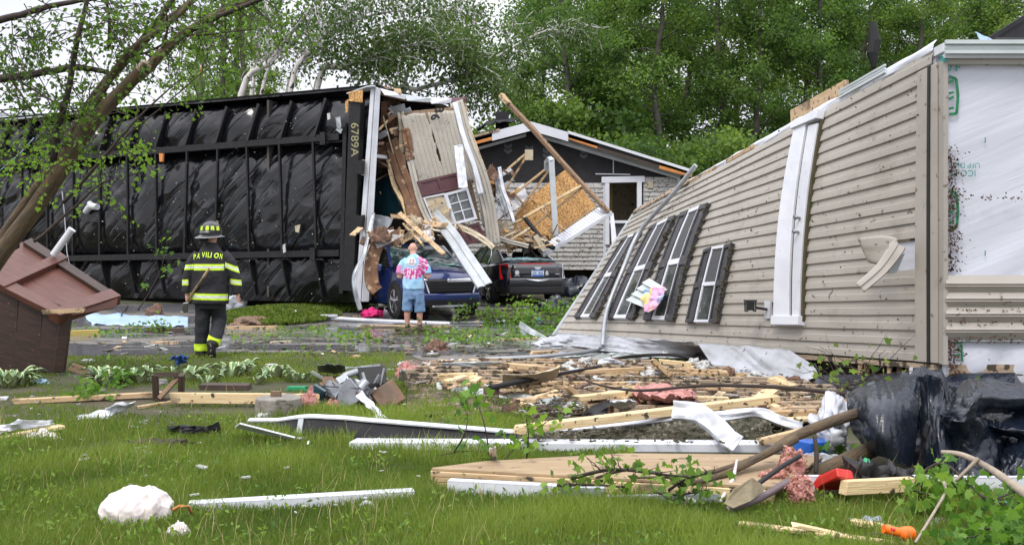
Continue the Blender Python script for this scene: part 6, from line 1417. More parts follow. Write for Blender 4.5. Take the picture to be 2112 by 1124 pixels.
# ---------------------------------------------------------------- big leaning tree, front left
lt = thing('leaning_tree', 'large maple leaning in from the left edge, stripped brown bark on its double trunk', 'tree', G(-260, 830))
tb = MB()
def pth(pts): return [P(*q) for q in pts]
MAIN = pth([(-240, 840, 9.7), (-110, 680, 9.6), (0, 527, 9.5), (90, 405, 9.4), (180, 268, 9.3), (240, 200, 9.3), (300, 138, 9.2)]); MAIN[0].z = -.1
SEC = pth([(-270, 830, 10.1), (-130, 650, 10), (-10, 510, 9.9), (70, 395, 9.8), (120, 330, 9.8), (190, 205, 9.8), (265, 120, 9.8), (330, 55, 9.8), (400, 0, 9.8), (470, -60, 9.8)])
THIRD = pth([(120, 340, 9.5), (190, 225, 9.5), (235, 150, 9.5), (275, 100, 9.4), (330, 62, 9.4), (380, 20, 9.4), (420, -40, 9.4)])
MAINUP = pth([(285, 160, 9.25), (330, 115, 9.3), (370, 78, 9.3), (420, 45, 9.3), (480, 15, 9.3), (560, -15, 9.3)])
def tubec(pts, r0, r1, n=10, k=30): tb.tube([catmull(pts, i/k)+V(0, 0, .012*noise.noise(V(i*.7, r0*90, 0))) for i in range(k+1)], [r0+(r1-r0)*(i/k) for i in range(k+1)], n)
tubec(MAIN, .098, .058, 16); tubec(SEC, .066, .026, 14); tubec(THIRD, .042, .02); tubec(MAINUP, .055, .02)
tb.build('trunk', M['bark'], lt, smooth=180)
st_ = MB().tube([P(293, 146, 9.2), P(303, 133, 9.18), P(306, 126, 9.18)], [.07, .05, .015], 8).build('broken_stub', M['pinedirty'], lt)
tb = MB(); BR = []
def br(pts, r0, r1): q = pth(pts); tubec(q, r0, r1, 7, 20); BR.append((q, 1)); return q
br([(108, 335, 9.3), (125, 250, 9.2), (142, 180, 9.1), (158, 90, 9.0), (175, 20, 9), (190, -40, 9)], .035, .018)
br([(265, 120, 9.8), (320, 50, 9.8), (350, 10, 9.8), (370, -40, 9.8)], .04, .02)
br([(-40, 165, 9.5), (30, 160, 9.5), (90, 150, 9.5), (160, 140, 9.5), (215, 148, 9.5), (235, 160, 9.6)], .045, .02)
br([(-40, 50, 9.4), (30, 35, 9.3), (100, 15, 9.3), (180, 0, 9.2), (260, -10, 9.2)], .04, .015)
br([(400, 60, 9.3), (450, 35, 9.2), (500, 15, 9.1), (560, -10, 9)], .03, .02)
br([(0, 145, 9.3), (60, 180, 9.2), (120, 215, 9.1), (170, 235, 9)], .012, .006); br([(20, 160, 9.3), (60, 220, 9.2), (90, 260, 9.1), (105, 275, 9.1)], .012, .006)
br([(240, 120, 9.6), (300, 110, 9.5), (360, 80, 9.4), (440, 70, 9.2), (520, 60, 9.1)], .015, .006)
br([(225, 100, 9.6), (225, 40, 9.5), (215, -20, 9.4)], .02, .012); br([(330, 120, 9.3), (345, 60, 9.2), (340, 10, 9.1)], .015, .008)
# long thin broken twigs rising from the base to the right
br([(130, 420, 8.8), (200, 340, 8.7), (260, 270, 8.6), (330, 200, 8.5), (375, 160, 8.5)], .018, .004); br([(150, 400, 8.9), (240, 300, 8.8), (330, 225, 8.6), (400, 165, 8.5), (470, 110, 8.5)], .010, .003)
br([(70, 500, 8.8), (150, 430, 8.8), (200, 385, 8.7), (230, 368, 8.7)], .016, .005)
r = random.Random(5); leafpts = []; tones = []
def twig(q, d, l, lv, tone):
    d = d.normalized(); ps = [q]; p = q
    for i in range(5): d = (d+V(r.uniform(-.35, .35), r.uniform(-.35, .35), r.uniform(-.45, .15))).normalized(); p = p+d*l/5; ps.append(p)
    tb.tube(ps, [.006, .005, .004, .003, .003, .002], 4)
    for _ in range(lv): t = r.random()**.7; c = catmull(ps, t); leafpts.append(tuple(c+V(r.gauss(0, .04), r.gauss(0, .05), r.gauss(0, .04)))); tones.append(tone+r.uniform(-.2, .2))
def along(pts, t0, t1, n, l0, l1, lv, tone=.4):
    for _ in range(n):
        q = catmull(pts, r.uniform(t0, t1)); twig(q, V(r.uniform(-1, 1), r.uniform(-.8, .8), r.uniform(-.9, .6)), r.uniform(l0, l1), lv, tone)
for q, w in BR[:9]: along(q, .1, 1, 11, .3, .9, 13, .35)
along(SEC, .5, 1, 24, .3, .9, 14, .35); along(THIRD, .2, 1, 14, .3, .8, 14, .4); along(MAINUP, .1, 1, 22, .3, .8, 15, .4); along(BR[0][0], .2, .95, 10, .3, .7, 14, .4)
# area sprays given directly: (px, py, spread px, twigs, tone: painted dark where silhouetted against sky)
for (px, py, sx, sy, n_, tn) in [(40, 240, 60, 40, 20, .5), (120, 290, 50, 40, 18, .8), (60, 330, 55, 25, 14, .9), (190, 180, 70, 60, 16, .35), (210, 250, 50, 40, 12, .75), (245, 305, 40, 22, 12, .95), (90, 60, 90, 50, 30, .15), (220, 60, 70, 50, 26, .25), (430, 60, 60, 40, 20, .4), (20, 150, 40, 60, 14, .2), (300, 20, 60, 30, 18, .3), (150, 330, 40, 20, 10, .9), (200, 370, 30, 20, 5, .95), (380, 130, 45, 35, 9, .6), (520, 30, 40, 25, 10, .5), (600, 25, 50, 20, 8, .4), (10, 80, 40, 40, 12, .15)]:
    for _ in range(int(n_*.75)): twig(P(px+r.gauss(0, sx*.5), py+r.gauss(0, sy*.5), r.uniform(8.4, 10.2)), V(r.uniform(-1, 1), r.uniform(-.5, .5), r.uniform(-1, .3)), r.uniform(.25, .6), 14, tn)
tb.build('branches', M['darkbark'], lt, smooth=180)
M['leafmaple'] = leafmat('leafmaple', (.025, .055, .018), (.17, .32, .05), .5)  # dark end paints the upper leaves as silhouettes against the sky
leafcloud('crown', np.array(leafpts), .036, M['leafmaple'], lt, 'maple', 9, tone=np.array(tones), droop=.6)

# ================================================================ fallen leafy branches
def fallen(name, stems, nleaf, size, m, label, cat, seed=0, spread=.06, r0=.012, droop=.3, shape='maple', sub=3, side=.35):
    r = random.Random(seed); root = thing(name, label, cat, stems[0][0]); mb = MB(); pts = []; tn = []
    for ps in stems:
        n = 14; q = [catmull(ps, i/n) for i in range(n+1)]; mb.tube(q, [r0*(1-.75*i/n) for i in range(n+1)], 6)
        L_ = sum((q[i+1]-q[i]).length for i in range(n))
        for k in range(int(sub*3)):
            t = .15+.85*r.random(); a = catmull(ps, t); e = a+V(r.uniform(-1, 1), r.uniform(-.6, .6), r.uniform(-.25, .8))*side*L_*.35; w = limb(mb, a, e, r0*.4, r0*.12, .15, 4, seed+k)
            for _ in range(nleaf//(int(sub*3)*len(stems))): c = catmull(w, .3+.7*r.random()); pts.append(tuple(c+V(r.gauss(0, spread), r.gauss(0, spread), r.gauss(0, spread*.7)))); tn.append(r.random())
    mb.build('stem', M['darkbark'], root, smooth=180)
    pts = np.array(pts); pts[:, 2] = np.maximum(pts[:, 2], .03); leafcloud('leaves', pts, size, m, root, shape, seed, tone=np.array(tn), droop=droop); return root
def gp(*a): return G(*a)
fallen('fallen_branch', [[G(1000, 640), G(1060, 640, .22), G(1110, 645, .22), G(1180, 655, .1)], [G(990, 650), G(1040, 655, .15), G(1090, 660, .1)]], 330, .075, M['leafbright'], 'leafy fallen branch heaped in front of the black car bumper', 'branch', 1, .12, .02, sub=6)
fallen('fallen_branch', [[G(1120, 655), G(1150, 645, .25), G(1185, 640, .2), G(1200, 650, .1)], [G(1060, 662), G(1120, 668, .15), G(1180, 670, .05)]], 260, .075, M['leafbright'], 'bright leafy branch between the black car and the low corner of the leaning wall', 'branch', 2, .12, .02, sub=6)
fallen('fallen_branch', [[G(920, 660), G(960, 652, .2), G(1010, 655, .2), G(1060, 662, 0)]], 130, .07, M['leaf'], 'darker leafy branch lying below the blue vehicle right front corner', 'branch', 3, .12, .015, sub=4)
fallen('fallen_branch', [[G(262, 680), G(300, 672, .15), G(340, 676, .1)]], 90, .06, M['leafbright'], 'small leafy twig on the wet drive near the light blue panel', 'branch', 4, .08, .008, sub=3)
fallen('fallen_branch', [[G(250, 650, .1), G(300, 590, .1), G(350, 565, .1), G(372, 560, .1)], [P(285, 640, 19), P(330, 560, 19), P(345, 490, 19)]], 70, .09, M['leafbright'], 'thin nearly bare branch rising between the brown crate and the firefighter', 'branch', 5, .05, .014, sub=3, side=.6)
fallen('fallen_branch', [[G(880, 690), G(850, 684, .08), G(810, 690, .04)]], 60, .04, M['leaf'], 'clump of green sprigs at the feet of the man in tie-dye', 'branch', 6, .10, .008, sub=4, side=.8)
fallen('fallen_branch', [[G(1180, 985, .16), G(1260, 968, .28), G(1340, 975, .26), G(1440, 985, .2)], [G(1150, 1000, .1), G(1230, 1000, .12), G(1300, 1005, .1)]], 130, .042, M['leafmaple2'], 'leafy maple branch lying on the near edge of the wooden platform', 'branch', 7, .06, .012, sub=5)
fallen('fallen_branch', [[G(1380, 1010, .08), G(1420, 985, .2), G(1470, 975, .25)], [G(1350, 1015, .05), G(1400, 1020, .08), G(1460, 1010, .1)]], 80, .042, M['leafmaple2'], 'leafy sprig right of the platform branch, beside the curved white strip', 'branch', 8, .06, .01, sub=4)
fallen('fallen_branch', [[G(935, 935, .05), G(960, 890, .25), G(965, 840, .35), G(965, 815, .42)], [G(1010, 940, .05), G(1000, 880, .3), G(985, 830, .42), G(980, 810, .5)], [G(900, 940, .02), G(960, 930, .08), G(1030, 935, .03)]], 75, .055, M['leafbright'], 'thin upright sprigs growing beside the long white board end', 'branch', 9, .05, .006, sub=3, side=.4)
fallen('fallen_branch', [[G(1030, 960, .03), G(1085, 900, .2), G(1160, 850, .5)], [G(1085, 955, .02), G(1090, 900, .25), G(1085, 860, .4)]], 36, .055, M['leafbright'], 'forked twig with few leaves rising over the white board', 'branch', 10, .05, .006, sub=2, side=.3)
fallen('fallen_branch', [[P(1890, 985, 5.5), P(1940, 955, 5.4), P(1985, 985, 5.2), P(2050, 1050, 4.7), P(2125, 1130, 4.3)]], 20, .06, M['leafbright'], 'long dark twig arching over the lower right corner', 'branch', 12, .05, .012, sub=1.4, side=.3)
M['pinkfuzz'] = leafmat('pinkfuzz', (.34, .13, .11), (.66, .38, .34), .2)
def palelimb(pts, r0, r1, label):
    q = [P(*a) for a in pts]; MB().tube([catmull(q, i/24) for i in range(25)], [r0+(r1-r0)*i/24 for i in range(25)], 9).build('pale_limb', M['palebark'] if 'palebark' in M else M.setdefault('palebark', mat('palebark', (.36, .30, .23), (.22, .18, .14), sc=7, rough=.8, bump=.4, bs=30, dirt=((.5, .38, .2), .66, 14, .04))), label=label, cat='branch', smooth=180)
palelimb([(1942, 932, 5.5), (1985, 938, 5.4), (2040, 965, 5.1), (2090, 1000, 4.8), (2150, 1045, 4.5)], .012, .026, 'pale barked broken limb crossing below the black tarp to the right edge')
palelimb([(2018, 945, 5.2), (1995, 968, 5.2), (1972, 990, 5.2)], .011, .008, 'short pale stub hanging off the pale limb')
palelimb([(1888, 1118, 4.5), (1930, 1050, 4.8), (1950, 1012, 5.0), (1944, 990, 5.1)], .006, .009, 'dark thin twig rising from the grass left of the leafy corner')
def spray(label, box, n, d0, d1, seed, size=.075, m='leafbright', stems=10):
    r = random.Random(seed); x0, y0, x1, y1 = box; root = thing('leafy_spray', label, 'branch', G((x0+x1)/2, max(y1, 1000))); mb = MB(); pts = []
    for k in range(stems):
        a = P(r.uniform(x0, x1), r.uniform((y0+y1)/2, y1), r.uniform(d0, d1)); e = P(r.uniform(x0, x1), r.uniform(y0, y1), r.uniform(d0, d1)); w = limb(mb, a, e, .006, .002, .12, 5, seed+k)
        for _ in range(n//stems): pts.append(tuple(catmull(w, r.random())+V(r.gauss(0, .05), r.gauss(0, .06), r.gauss(0, .05))))
    pts = np.array(pts); pts[:, 2] = np.maximum(pts[:, 2], .02); mb.build('stem', M['darkbark'], root, smooth=180); leafcloud('leaves', pts, size, M[m], root, 'maple', seed, droop=1.3)
spray('drooping bright maple leaves hanging from the twig in front of the black tarp', (1880, 960, 2000, 1050), 170, 4.9, 5.3, 21, .05)
spray('mass of bright maple leaves in the lowest right corner', (1945, 1040, 2170, 1140), 420, 4.0, 4.55, 22, .045)
spray('sparser maple leaves behind the twigs at the right edge below the tarp', (2010, 985, 2150, 1060), 90, 4.6, 5.2, 23, .045)
spray('few maple leaves hanging below the black tarp edge above the red plastic', (1700, 900, 1780, 990), 50, 6.4, 6.7, 24, .07)
# ================================================================ brown wooden crate, left
cr_ = thing('wooden_cabinet', 'big brown stained wooden cabinet tipped over under the leaning tree', 'cabinet', G(60, 768))
def slabP(pts, t, name, m, root=None, n=None, mb=None, **k):
    q = [P(*p) for p in pts]; n_ = (q[1]-q[0]).cross(q[2]-q[0]).normalized()
    if n_.y > 0: n_ = -n_
    mb = (mb or MB()).slab(q, t, n_); return mb.build(name, M[m], root, **k)
dk = 12.0
# side boards leaning
for k in range(4):
    x0 = -60+k*50; x1 = x0+49; a = (x0, 560+.33*(x0+60)+8, dk-.05*k); b_ = (x1, 560+.33*(x1+60)+8, dk-.05*k)
    slabP([a, b_, (x1-8, 768, dk-.05*k), (x0-12, 768, dk-.05*k)], .05, 'side_board', 'brownwood', cr_, bevel=.006)
slabP([(124, 640, 11.75), (148, 637, 11.78), (132, 768, 11.8), (108, 768, 11.78)], .12, 'corner_post', 'brownwood', cr_, bevel=.01)
# top frame with inset panel, seen from above, falling away to the right
TA, TB, TC, TD = P(-60, 560, 12), P(122, 652, 11.7), P(244, 612, 12.4), P(64, 494, 12.9)
TE = P(-60, 470, 13.2)
def topf(u, v, o=0):
    n = (TB-TA).cross(TD-TA).normalized(); n = n if n.z > 0 else -n
    return TA.lerp(TB, u).lerp(TD.lerp(TC, u), v)+n*o
def topslab(u0, u1, v0, v1, o, t, name, m):
    q = [topf(u0, v0, o), topf(u1, v0, o), topf(u1, v1, o), topf(u0, v1, o)]; n = (q[1]-q[0]).cross(q[2]-q[0]).normalized(); n = n if n.z > 0 else -n
    MB().slab(q, t, n).build(name, M[m], cr_, bevel=.005)
topslab(.0, 1, 0, 1, -.03, .03, 'inset_panel', 'redwood')
topslab(.0, 1, -.02, .16, .03, .08, 'frame_rail', 'redwood'); topslab(.0, 1, .86, 1.0, .03, .08, 'frame_rail', 'brownwood')
topslab(.90, 1.02, -.02, 1.02, .035, .14, 'frame_rail', 'redwood'); topslab(.30, .40, -.02, 1.06, .05, .09, 'frame_rail', 'redwood')
slabP([(122, 655, 11.69), (244, 614, 12.35), (240, 634, 12.3), (150, 650, 11.8)], .1, 'end_board', 'redwood', cr_, bevel=.006)
slabP([(40, 500, 12.9), (64, 496, 12.9), (70, 540, 12.7), (40, 545, 12.7)], .06, 'upright_board', 'redwood', cr_, bevel=.006)
MB().beam(P(98, 643, 11.6), P(174, 640, 11.68), .05, .05, rag=.06).build('splintered_edge', M['pine'], cr_)
MB().tube([P(110, 526, 12.6), P(143, 480, 12.6), P(149, 473, 12.6)], [.045, .045, .052], 12).build('white_pipe', M['white'], label='short white plastic pipe sticking up behind the brown cabinet', cat='pipe', smooth=50)
def GU(px, pb, pt): return P(px, pt, G(px, pb).y)
# ================================================================ loose boards and trims
def bd(px1, py1, px2, py2, w, t, m, label, name='board', cat='board', z1=0, z2=0, rag=.03, group=None, parent=None, tilt=(0, 0, 1)):
    return MB().beam(G(px1, py1, z1+t/2), G(px2, py2, z2+t/2), w, t, tilt, rag=rag).build(name, M[m], parent, label=label, cat=cat, group=group, bevel=.004)
bd(145, 756, 180, 768, .05, .10, 'oldwood', 'dark stub of board at the foot of the brown cabinet', z1=.08)
bd(28, 828, 345, 812, .09, .05, 'pine', 'long orange plank lying in the dirt left of the small dark frame', z2=.02)
bd(356, 820, 655, 823, .06, .10, 'pinepale', 'clean straight yellow beam lying from the small dark frame to the metal junk', 'wood_beam', 'beam', z1=.03, z2=.03)
bd(285, 840, 372, 826, .04, .03, 'pine', 'short thin stick just below the small dark frame', 'stick', 'stick')
bd(0, 905, 125, 880, .12, .03, 'pinepale', 'pale plank lying on the grass at the left edge', z2=.04)
bd(-30, 823, 12, 821, .1, .03, 'white', 'white board end poking in at the left edge beside the long orange plank')
bd(146, 687, 206, 685, .12, .10, 'yellowwood', 'short mustard yellow board on the wet drive beside the brown cabinet')
bd(468, 676, 578, 674, .08, .06, 'pine', 'yellow stud lying on the drive right of the firefighter')
bd(300, 680, 380, 682, .06, .10, 'darkwood', 'dark wet board under the light blue panel')
bd(310, 706, 366, 706, .10, .03, 'pine', 'short tan plank in the puddle left of the firefighter', 'plank', 'plank')
bd(548, 632, 680, 633, .08, .05, 'pine', 'plank along the foot of the black plastic, above the grass verge', z1=.05)
bd(560, 637, 720, 638, .3, .03, 'greytrim', 'grey flat sheet below the black plastic behind the grass verge', 'flat_sheet', 'sheet')
bd(625, 650, 712, 655, .30, .03, 'pine', 'flat tan board under the small white box', 'plank', 'plank', z1=.04)
bd(662, 651, 696, 651, .10, .05, 'white', 'small white box lying on the flat tan board', 'small_box', 'box', z1=.09, z2=.09)
bd(744, 672, 930, 674, .10, .05, 'pine', 'long plank half sunk in the wet drive behind the man', z1=.0)
bd(890, 703, 908, 702, .03, .05, 'pine', 'tiny wooden stub in the puddle right of the man', 'stick', 'stick')
bd(1030, 700, 1135, 697, .05, .03, 'pine', 'thin yellow lath in the puddle near the leaning wall', 'lath', 'lath')
bd(1095, 727, 1150, 725, .07, .04, 'pine', 'short yellow board beside the grey ground pipe')
bd(560, 706, 600, 704, .08, .03, 'tan', 'tan scrap in the puddle right of the firefighter boots', 'scrap', 'scrap')
bd(738, 668, 1000, 664, .03, .02, 'greytrim', 'thin grey strip lying behind the man on the wet ground', 'strip', 'strip', z2=.02)
# long white pipe with a curl end
wp = MB(); a = G(615, 655, .05); wp.tube([G(618, 646, .16), G(608, 643, .18), G(605, 649, .10), G(612, 656, .06), G(660, 655, .05), G(780, 662, .05), G(928, 668, .05)], .045, 10)
wp.build('white_pipe', M['white'], label='long white pipe with a curled end lying across the wet drive', cat='pipe', smooth=60)
def panel(name, pts, m, label, cat, fold=.015, fs=3, seed=0, lift=.02, nu=30, nv=8, thick=.006, **k):
    return patch([[G(x, y, lift+(z if z else 0)) for x, y, z in r] for r in pts], nu, nv, fold, fs, seed).build(name, M[m], label=label, cat=cat, thick=thick, smooth=60, **k)
panel('plastic_sheeting', [[(176, 648, .05), (250, 648, .06), (320, 650, .05), (388, 652, .05)], [(178, 656, .03), (250, 660, .02), (320, 662, .02), (388, 664, .02)], [(190, 668, .0), (250, 670, 0), (320, 672, 0), (388, 673, 0)]], 'lightblue', 'long light blue sheet lying on the drive between the brown cabinet and the firefighter', 'panel', .05, 5)
panel('blue_tarp_scrap', [[(354, 735, .12), (372, 734, .16), (390, 738, .1)], [(358, 750, .02), (372, 752, .03), (386, 748, .02)]], 'blue', 'bright blue crumpled plastic scrap on the lawn behind the firefighter', 'plastic scrap', .08, 4, nu=12, nv=10)
panel('pink_cloth', [[(748, 640, .15), (775, 636, .22), (792, 642, .14)], [(744, 650, .03), (770, 650, .12), (794, 650, .05)], [(746, 656, 0), (770, 656, 0), (790, 655, 0)]], 'magenta', 'bright pink cloth bunched on the wet ground beside the front wheel', 'cloth', .08, 4, nu=20, nv=16)
panel('white_cloth', [[(792, 636, .25), (800, 642, .2), (806, 652, .02)], [(790, 656, .0), (798, 656, 0), (806, 657, 0)]], 'white', 'small white triangular scrap between the pink cloth and the front wheel', 'scrap', .02, 3, nu=8, nv=6)
lump('mossy_clod', 855, 690, 0, (.75, .4, .16), M['mossy'], 'dark mossy clod on the wet drive at the man in tie-dye feet', 'clod', 21, .5, ground=True)
lump('insulation_clump', 900, 722, 0, (.34, .25, .16), M['browninsul'], 'reddish brown insulation tuft lying in the puddle below the man', 'insulation', 22, .5, ground=True)
lump('insulation_clump', 320, 655, 0, (.4, .3, .3), M['browninsul'], 'round brown tuft behind the light blue panel', 'insulation', 23, .4, ground=True)
lump('dark_cloth', 612, 645, 0, (.5, .25, .08), M['blackfelt'], 'dark flat rag on the grass verge', 'rag', 24, .4, ground=True)
lump('brown_tile_heap', 520, 670, 0, (.9, .5, .18), M['rust'], 'brown broken pieces beside the firefighter leg on the verge', 'rubble', 25, .4, ground=True)
lump('dry_leaf', 572, 655, 0, (.26, .2, .16), M['orangewood'], 'single orange dry leaf on the grass verge', 'leaf', 26, .7, ground=True)
lump('plastic_heap', 480, 632, 0, (.7, .4, .35), M['cloudplastic'], 'clear crumpled plastic behind the right hand of the firefighter', 'plastic', 27, .5, ground=True)
lump('black_bag', 1140, 645, 0, (.75, .5, .38), M['tarp'], 'small black bag in the leafy branches by the low corner of the leaning wall', 'bag', 28, .4, ground=True)
lump('blue_bottle', 1108, 662, 0, (.18, .14, .10), M['cyan'], 'tiny blue object left of the small black bag', 'bottle', 29, .1, ground=True)
lump('black_tarp_heap', 1192, 612, 25, (1.2, .8, .5), M['tarp'], 'bluish black crumpled sheet right of the black car', 'tarp', 30, .4)
panel('white_cloth', [[(1016, 655, .12), (1040, 652, .06), (1065, 655, .12)], [(1018, 663, .02), (1042, 664, .02), (1066, 662, .02)]], 'white', 'white rag lying among the leafy branches below the black car', 'rag', .06, 4, nu=14, nv=8)
panel('white_paper', [[(1076, 656, .08), (1092, 655, .1)], [(1074, 662, .02), (1088, 662, .02)]], 'tan', 'cream paper scrap right of the white rag below the black car', 'paper', .02, 3, nu=8, nv=6)
# small dark frame
fr_ = thing('small_wooden_frame', 'small dark square wooden frame with a diagonal bar, at the end of the yellow beam', 'frame', G(345, 828)); dd = G(345, 828).y
for a, b_ in (((318, 773), (372, 772)), ((320, 828), (372, 826)), ((320, 772), (322, 830)), ((374, 773), (374, 815))): MB().beam(P(*a, dd), P(*b_, dd+.1), .05, .05, up=(0, -1, .1)).build('frame_bar', M['darkwood'], fr_)
MB().beam(P(328, 822, dd-.02), P(366, 780, dd+.1), .04, .05, up=(0, -1, .1)).build('diagonal_bar', M['oldwood'], fr_)
patch([[P(322, 780, dd+.1), P(345, 783, dd+.12)], [P(322, 795, dd+.1), P(345, 792, dd+.12)]], 6, 4, .01).build('torn_screen', M['litterwhite'], fr_, thick=.004)
bd(422, 796, 515, 797, .22, .055, 'darkwood', 'dark flat slab behind the yellow beam among the striped leaves', 'flat_slab', 'slab')
MB().lathe([(0, 0), (.205, 0), (.212, .09), (.205, .145), (.19, .155), (0, .155)], G(575, 853), 'z', 30).build('concrete_pier', M['concrete'], label='round grey concrete pier block standing on the grass in front of the yellow beam', cat='concrete block', smooth=40)
MB().box(G(575, 853)+V(-.03, .02, .18), (.09, .06, .05)).build('pier_bracket', M['rust'], label='rusty bracket on top of the round concrete block', cat='bracket')
# junk of electrical boxes and conduit
jk_ = thing('meter_box_wreck', 'tangle of grey electrical meter boxes, conduit and white trim on the lawn', 'metal junk', G(740, 870)); d0 = 9.4
def jp(px, py, o=0): return P(px, 866-(866-py)*1.13, d0+o)
slabP([(668, 778, 9.5), (706, 792, 9.3), (690, 820, 9.2), (655, 812, 9.4)], .08, 'meter_box', 'steel', jk_, bevel=.006)
MB().beam(jp(700, 840, -.1), jp(742, 806, -.1), .24, .16, up=(0, -1, .4)).build('meter_box', M['steel'], jk_, bevel=.01)
MB().beam(jp(740, 792, .15), jp(796, 788, .2), .2, .14, up=(0, -1, .6)).build('open_box', M['blackmetal'], jk_, bevel=.008)
MB().beam(jp(746, 780, .2), jp(788, 776, .3), .15, .03, up=(0, -1, .8)).build('box_lid', M['steel'], jk_)
MB().beam(jp(775, 838, 0), jp(822, 812, .1), .24, .17, up=(0, -1, .2)).build('rusty_box', M['rust'], jk_, bevel=.01)
MB().tube([jp(704, 866, -.15), jp(730, 825, -.1), jp(755, 796, 0)], .05, 12).build('conduit', M['conduit'], jk_, smooth=60)
MB().tube([jp(696, 800, .1), jp(712, 785, .1), jp(735, 778, .15), jp(745, 786, .2)], .035, 10).build('conduit', M['conduit'], jk_, smooth=60)
MB().tube([jp(700, 812, 0), jp(716, 800, .0), jp(732, 795, 0), jp(750, 800, 0)], .022, 8).build('conduit', M['white'], jk_, smooth=60)
MB().beam(jp(722, 862, -.05), jp(770, 808, .05), .14, .06, up=(0, -1, .2)).build('channel', M['steel'], jk_, bevel=.006)
MB().beam(jp(646, 858, 0), jp(668, 816, 0), .10, .06, up=(0, -1, .2)).build('channel', M['palegreen'], jk_, bevel=.006)
MB().slab([jp(652, 800, -.1), jp(674, 812, -.15), jp(668, 830, -.1), jp(650, 815, -.1)], .03).build('tape_piece', M['teal'], jk_)
r = random.Random(12); jm = {m: MB() for m in ('steel', 'blackmetal', 'rust', 'greytrim', 'conduit')}
for k in range(46):
    m = r.choice(list(jm)); p = jp(r.uniform(655, 800), r.uniform(785, 862), r.uniform(-.12, .25)); q = V(r.uniform(-1, 1), r.uniform(-.5, .5), r.uniform(-.3, 1.2)).normalized()*r.uniform(.08, .24)
    jm[m].beam(p-q/2, p+q/2, r.choice((.02, .03, .05, .08)), r.choice((.008, .02, .04)), up=(r.uniform(-1, 1), -1, .3))
for m in jm: jm[m].build('metal_scrap', M[m], jk_)
for k in range(8): MB().tube([jp(660+R.uniform(0, 90), 800+R.uniform(-10, 50), R.uniform(-.2, .1)) for _ in range(4)], .006, 5).build('loose_wire', M['rubber' if k % 2 else 'rust'], jk_)
strip('white_trim_loop', [(742, 812, 9.1), (758, 828, 8.9), (775, 845, 8.6), (782, 860, 8.4), (796, 868, 8.3)], .07, M['whitefresh'], None, 1, .4, 41, label='bent white trim strip hanging over the metal boxes down to the grass', cat='trim strip')
lump('insulation_clump', 690, 845, 9.25, (.16, .14, .10), M['pink'], 'pink insulation tuft in the tangle of grey metal boxes', 'insulation', 31, .5)
lump('insulation_clump', 638, 845, 0, (.13, .12, .20), M['pink'], 'small pink insulation tuft between the concrete block and the metal boxes', 'insulation', 32, .5, ground=True)
panel('metal_sheet', [[(655, 752, .18), (690, 750, .2), (712, 756, .15)], [(656, 768, .02), (690, 770, .03), (712, 770, .02)]], 'steel', 'perforated grey metal sheet lying behind the meter boxes', 'metal sheet', .02, 3)
panel('metal_sheet', [[(712, 756, .05), (760, 757, .04), (812, 762, .02)], [(712, 764, .0), (760, 763, 0), (812, 765, 0)]], 'palegreen', 'thin pale metal strip running right from the perforated sheet', 'metal sheet', .01, 3)
bd(595, 801, 632, 801, .06, .05, 'green', 'small green plastic piece behind the yellow beam', 'plastic_piece', 'plastic')

# ================================================================ collapsed floor frame (rows of joists)
ff_ = thing('floor_frame', 'collapsed floor of parallel dirty joists between the lawn and the leaning wall', 'floor frame', G(1300, 810))
JR = [(745, 985, 1330), (750, 900, 1480), (756, 870, 1500), (762, 850, 1520), (769, 835, 1560), (777, 838, 1610), (785, 850, 1660), (793, 985, 1720), (802, 1060, 1740), (812, 1120, 1745), (822, 1150, 1740), (833, 1230, 1700), (845, 1255, 1690)]
for k, (y, x0, x1) in enumerate(JR):
    segs = 2 if k % 3 else 3; xs2 = [x0+(x1-x0)*i/segs for i in range(segs+1)]
    for i in range(segs):
        a = G(xs2[i]+R.uniform(0, 8), y+(xs2[i]-x0)*.012, .09+R.uniform(-.02, .03)); b_ = G(xs2[i+1]+R.uniform(-6, 20), y+(xs2[i+1]-x0)*.012, .09+R.uniform(-.02, .03))
        MB().beam(a, b_, .045, .09, rag=.05).build('joist', M['pinedirty' if R.random() < .75 else 'pine'], ff_, bevel=.004)
MB().grid(lambda u, v: G(840+u*900, 742+v*112, .02+.03*noise.noise(V(u*30, v*14, 0))), 60, 24).build('dirt_bed', M['duff'] if 'duff' in M else M.setdefault('duff', mat('duff', (.17, .115, .09), (.09, .065, .055), sc=5, rough=.95, bump=1, bs=25, dirt=((.32, .25, .17), .58, 14, .05), dirt2=((.03, .028, .02), .56, 9, .05))), ff_, smooth=180)
MB().slab([G(1540, 838, .10), G(1760, 826, .12), G(1740, 870, .08), G(1430, 880, .06)], .02).build('plywood_deck', M['plywood'], ff_)
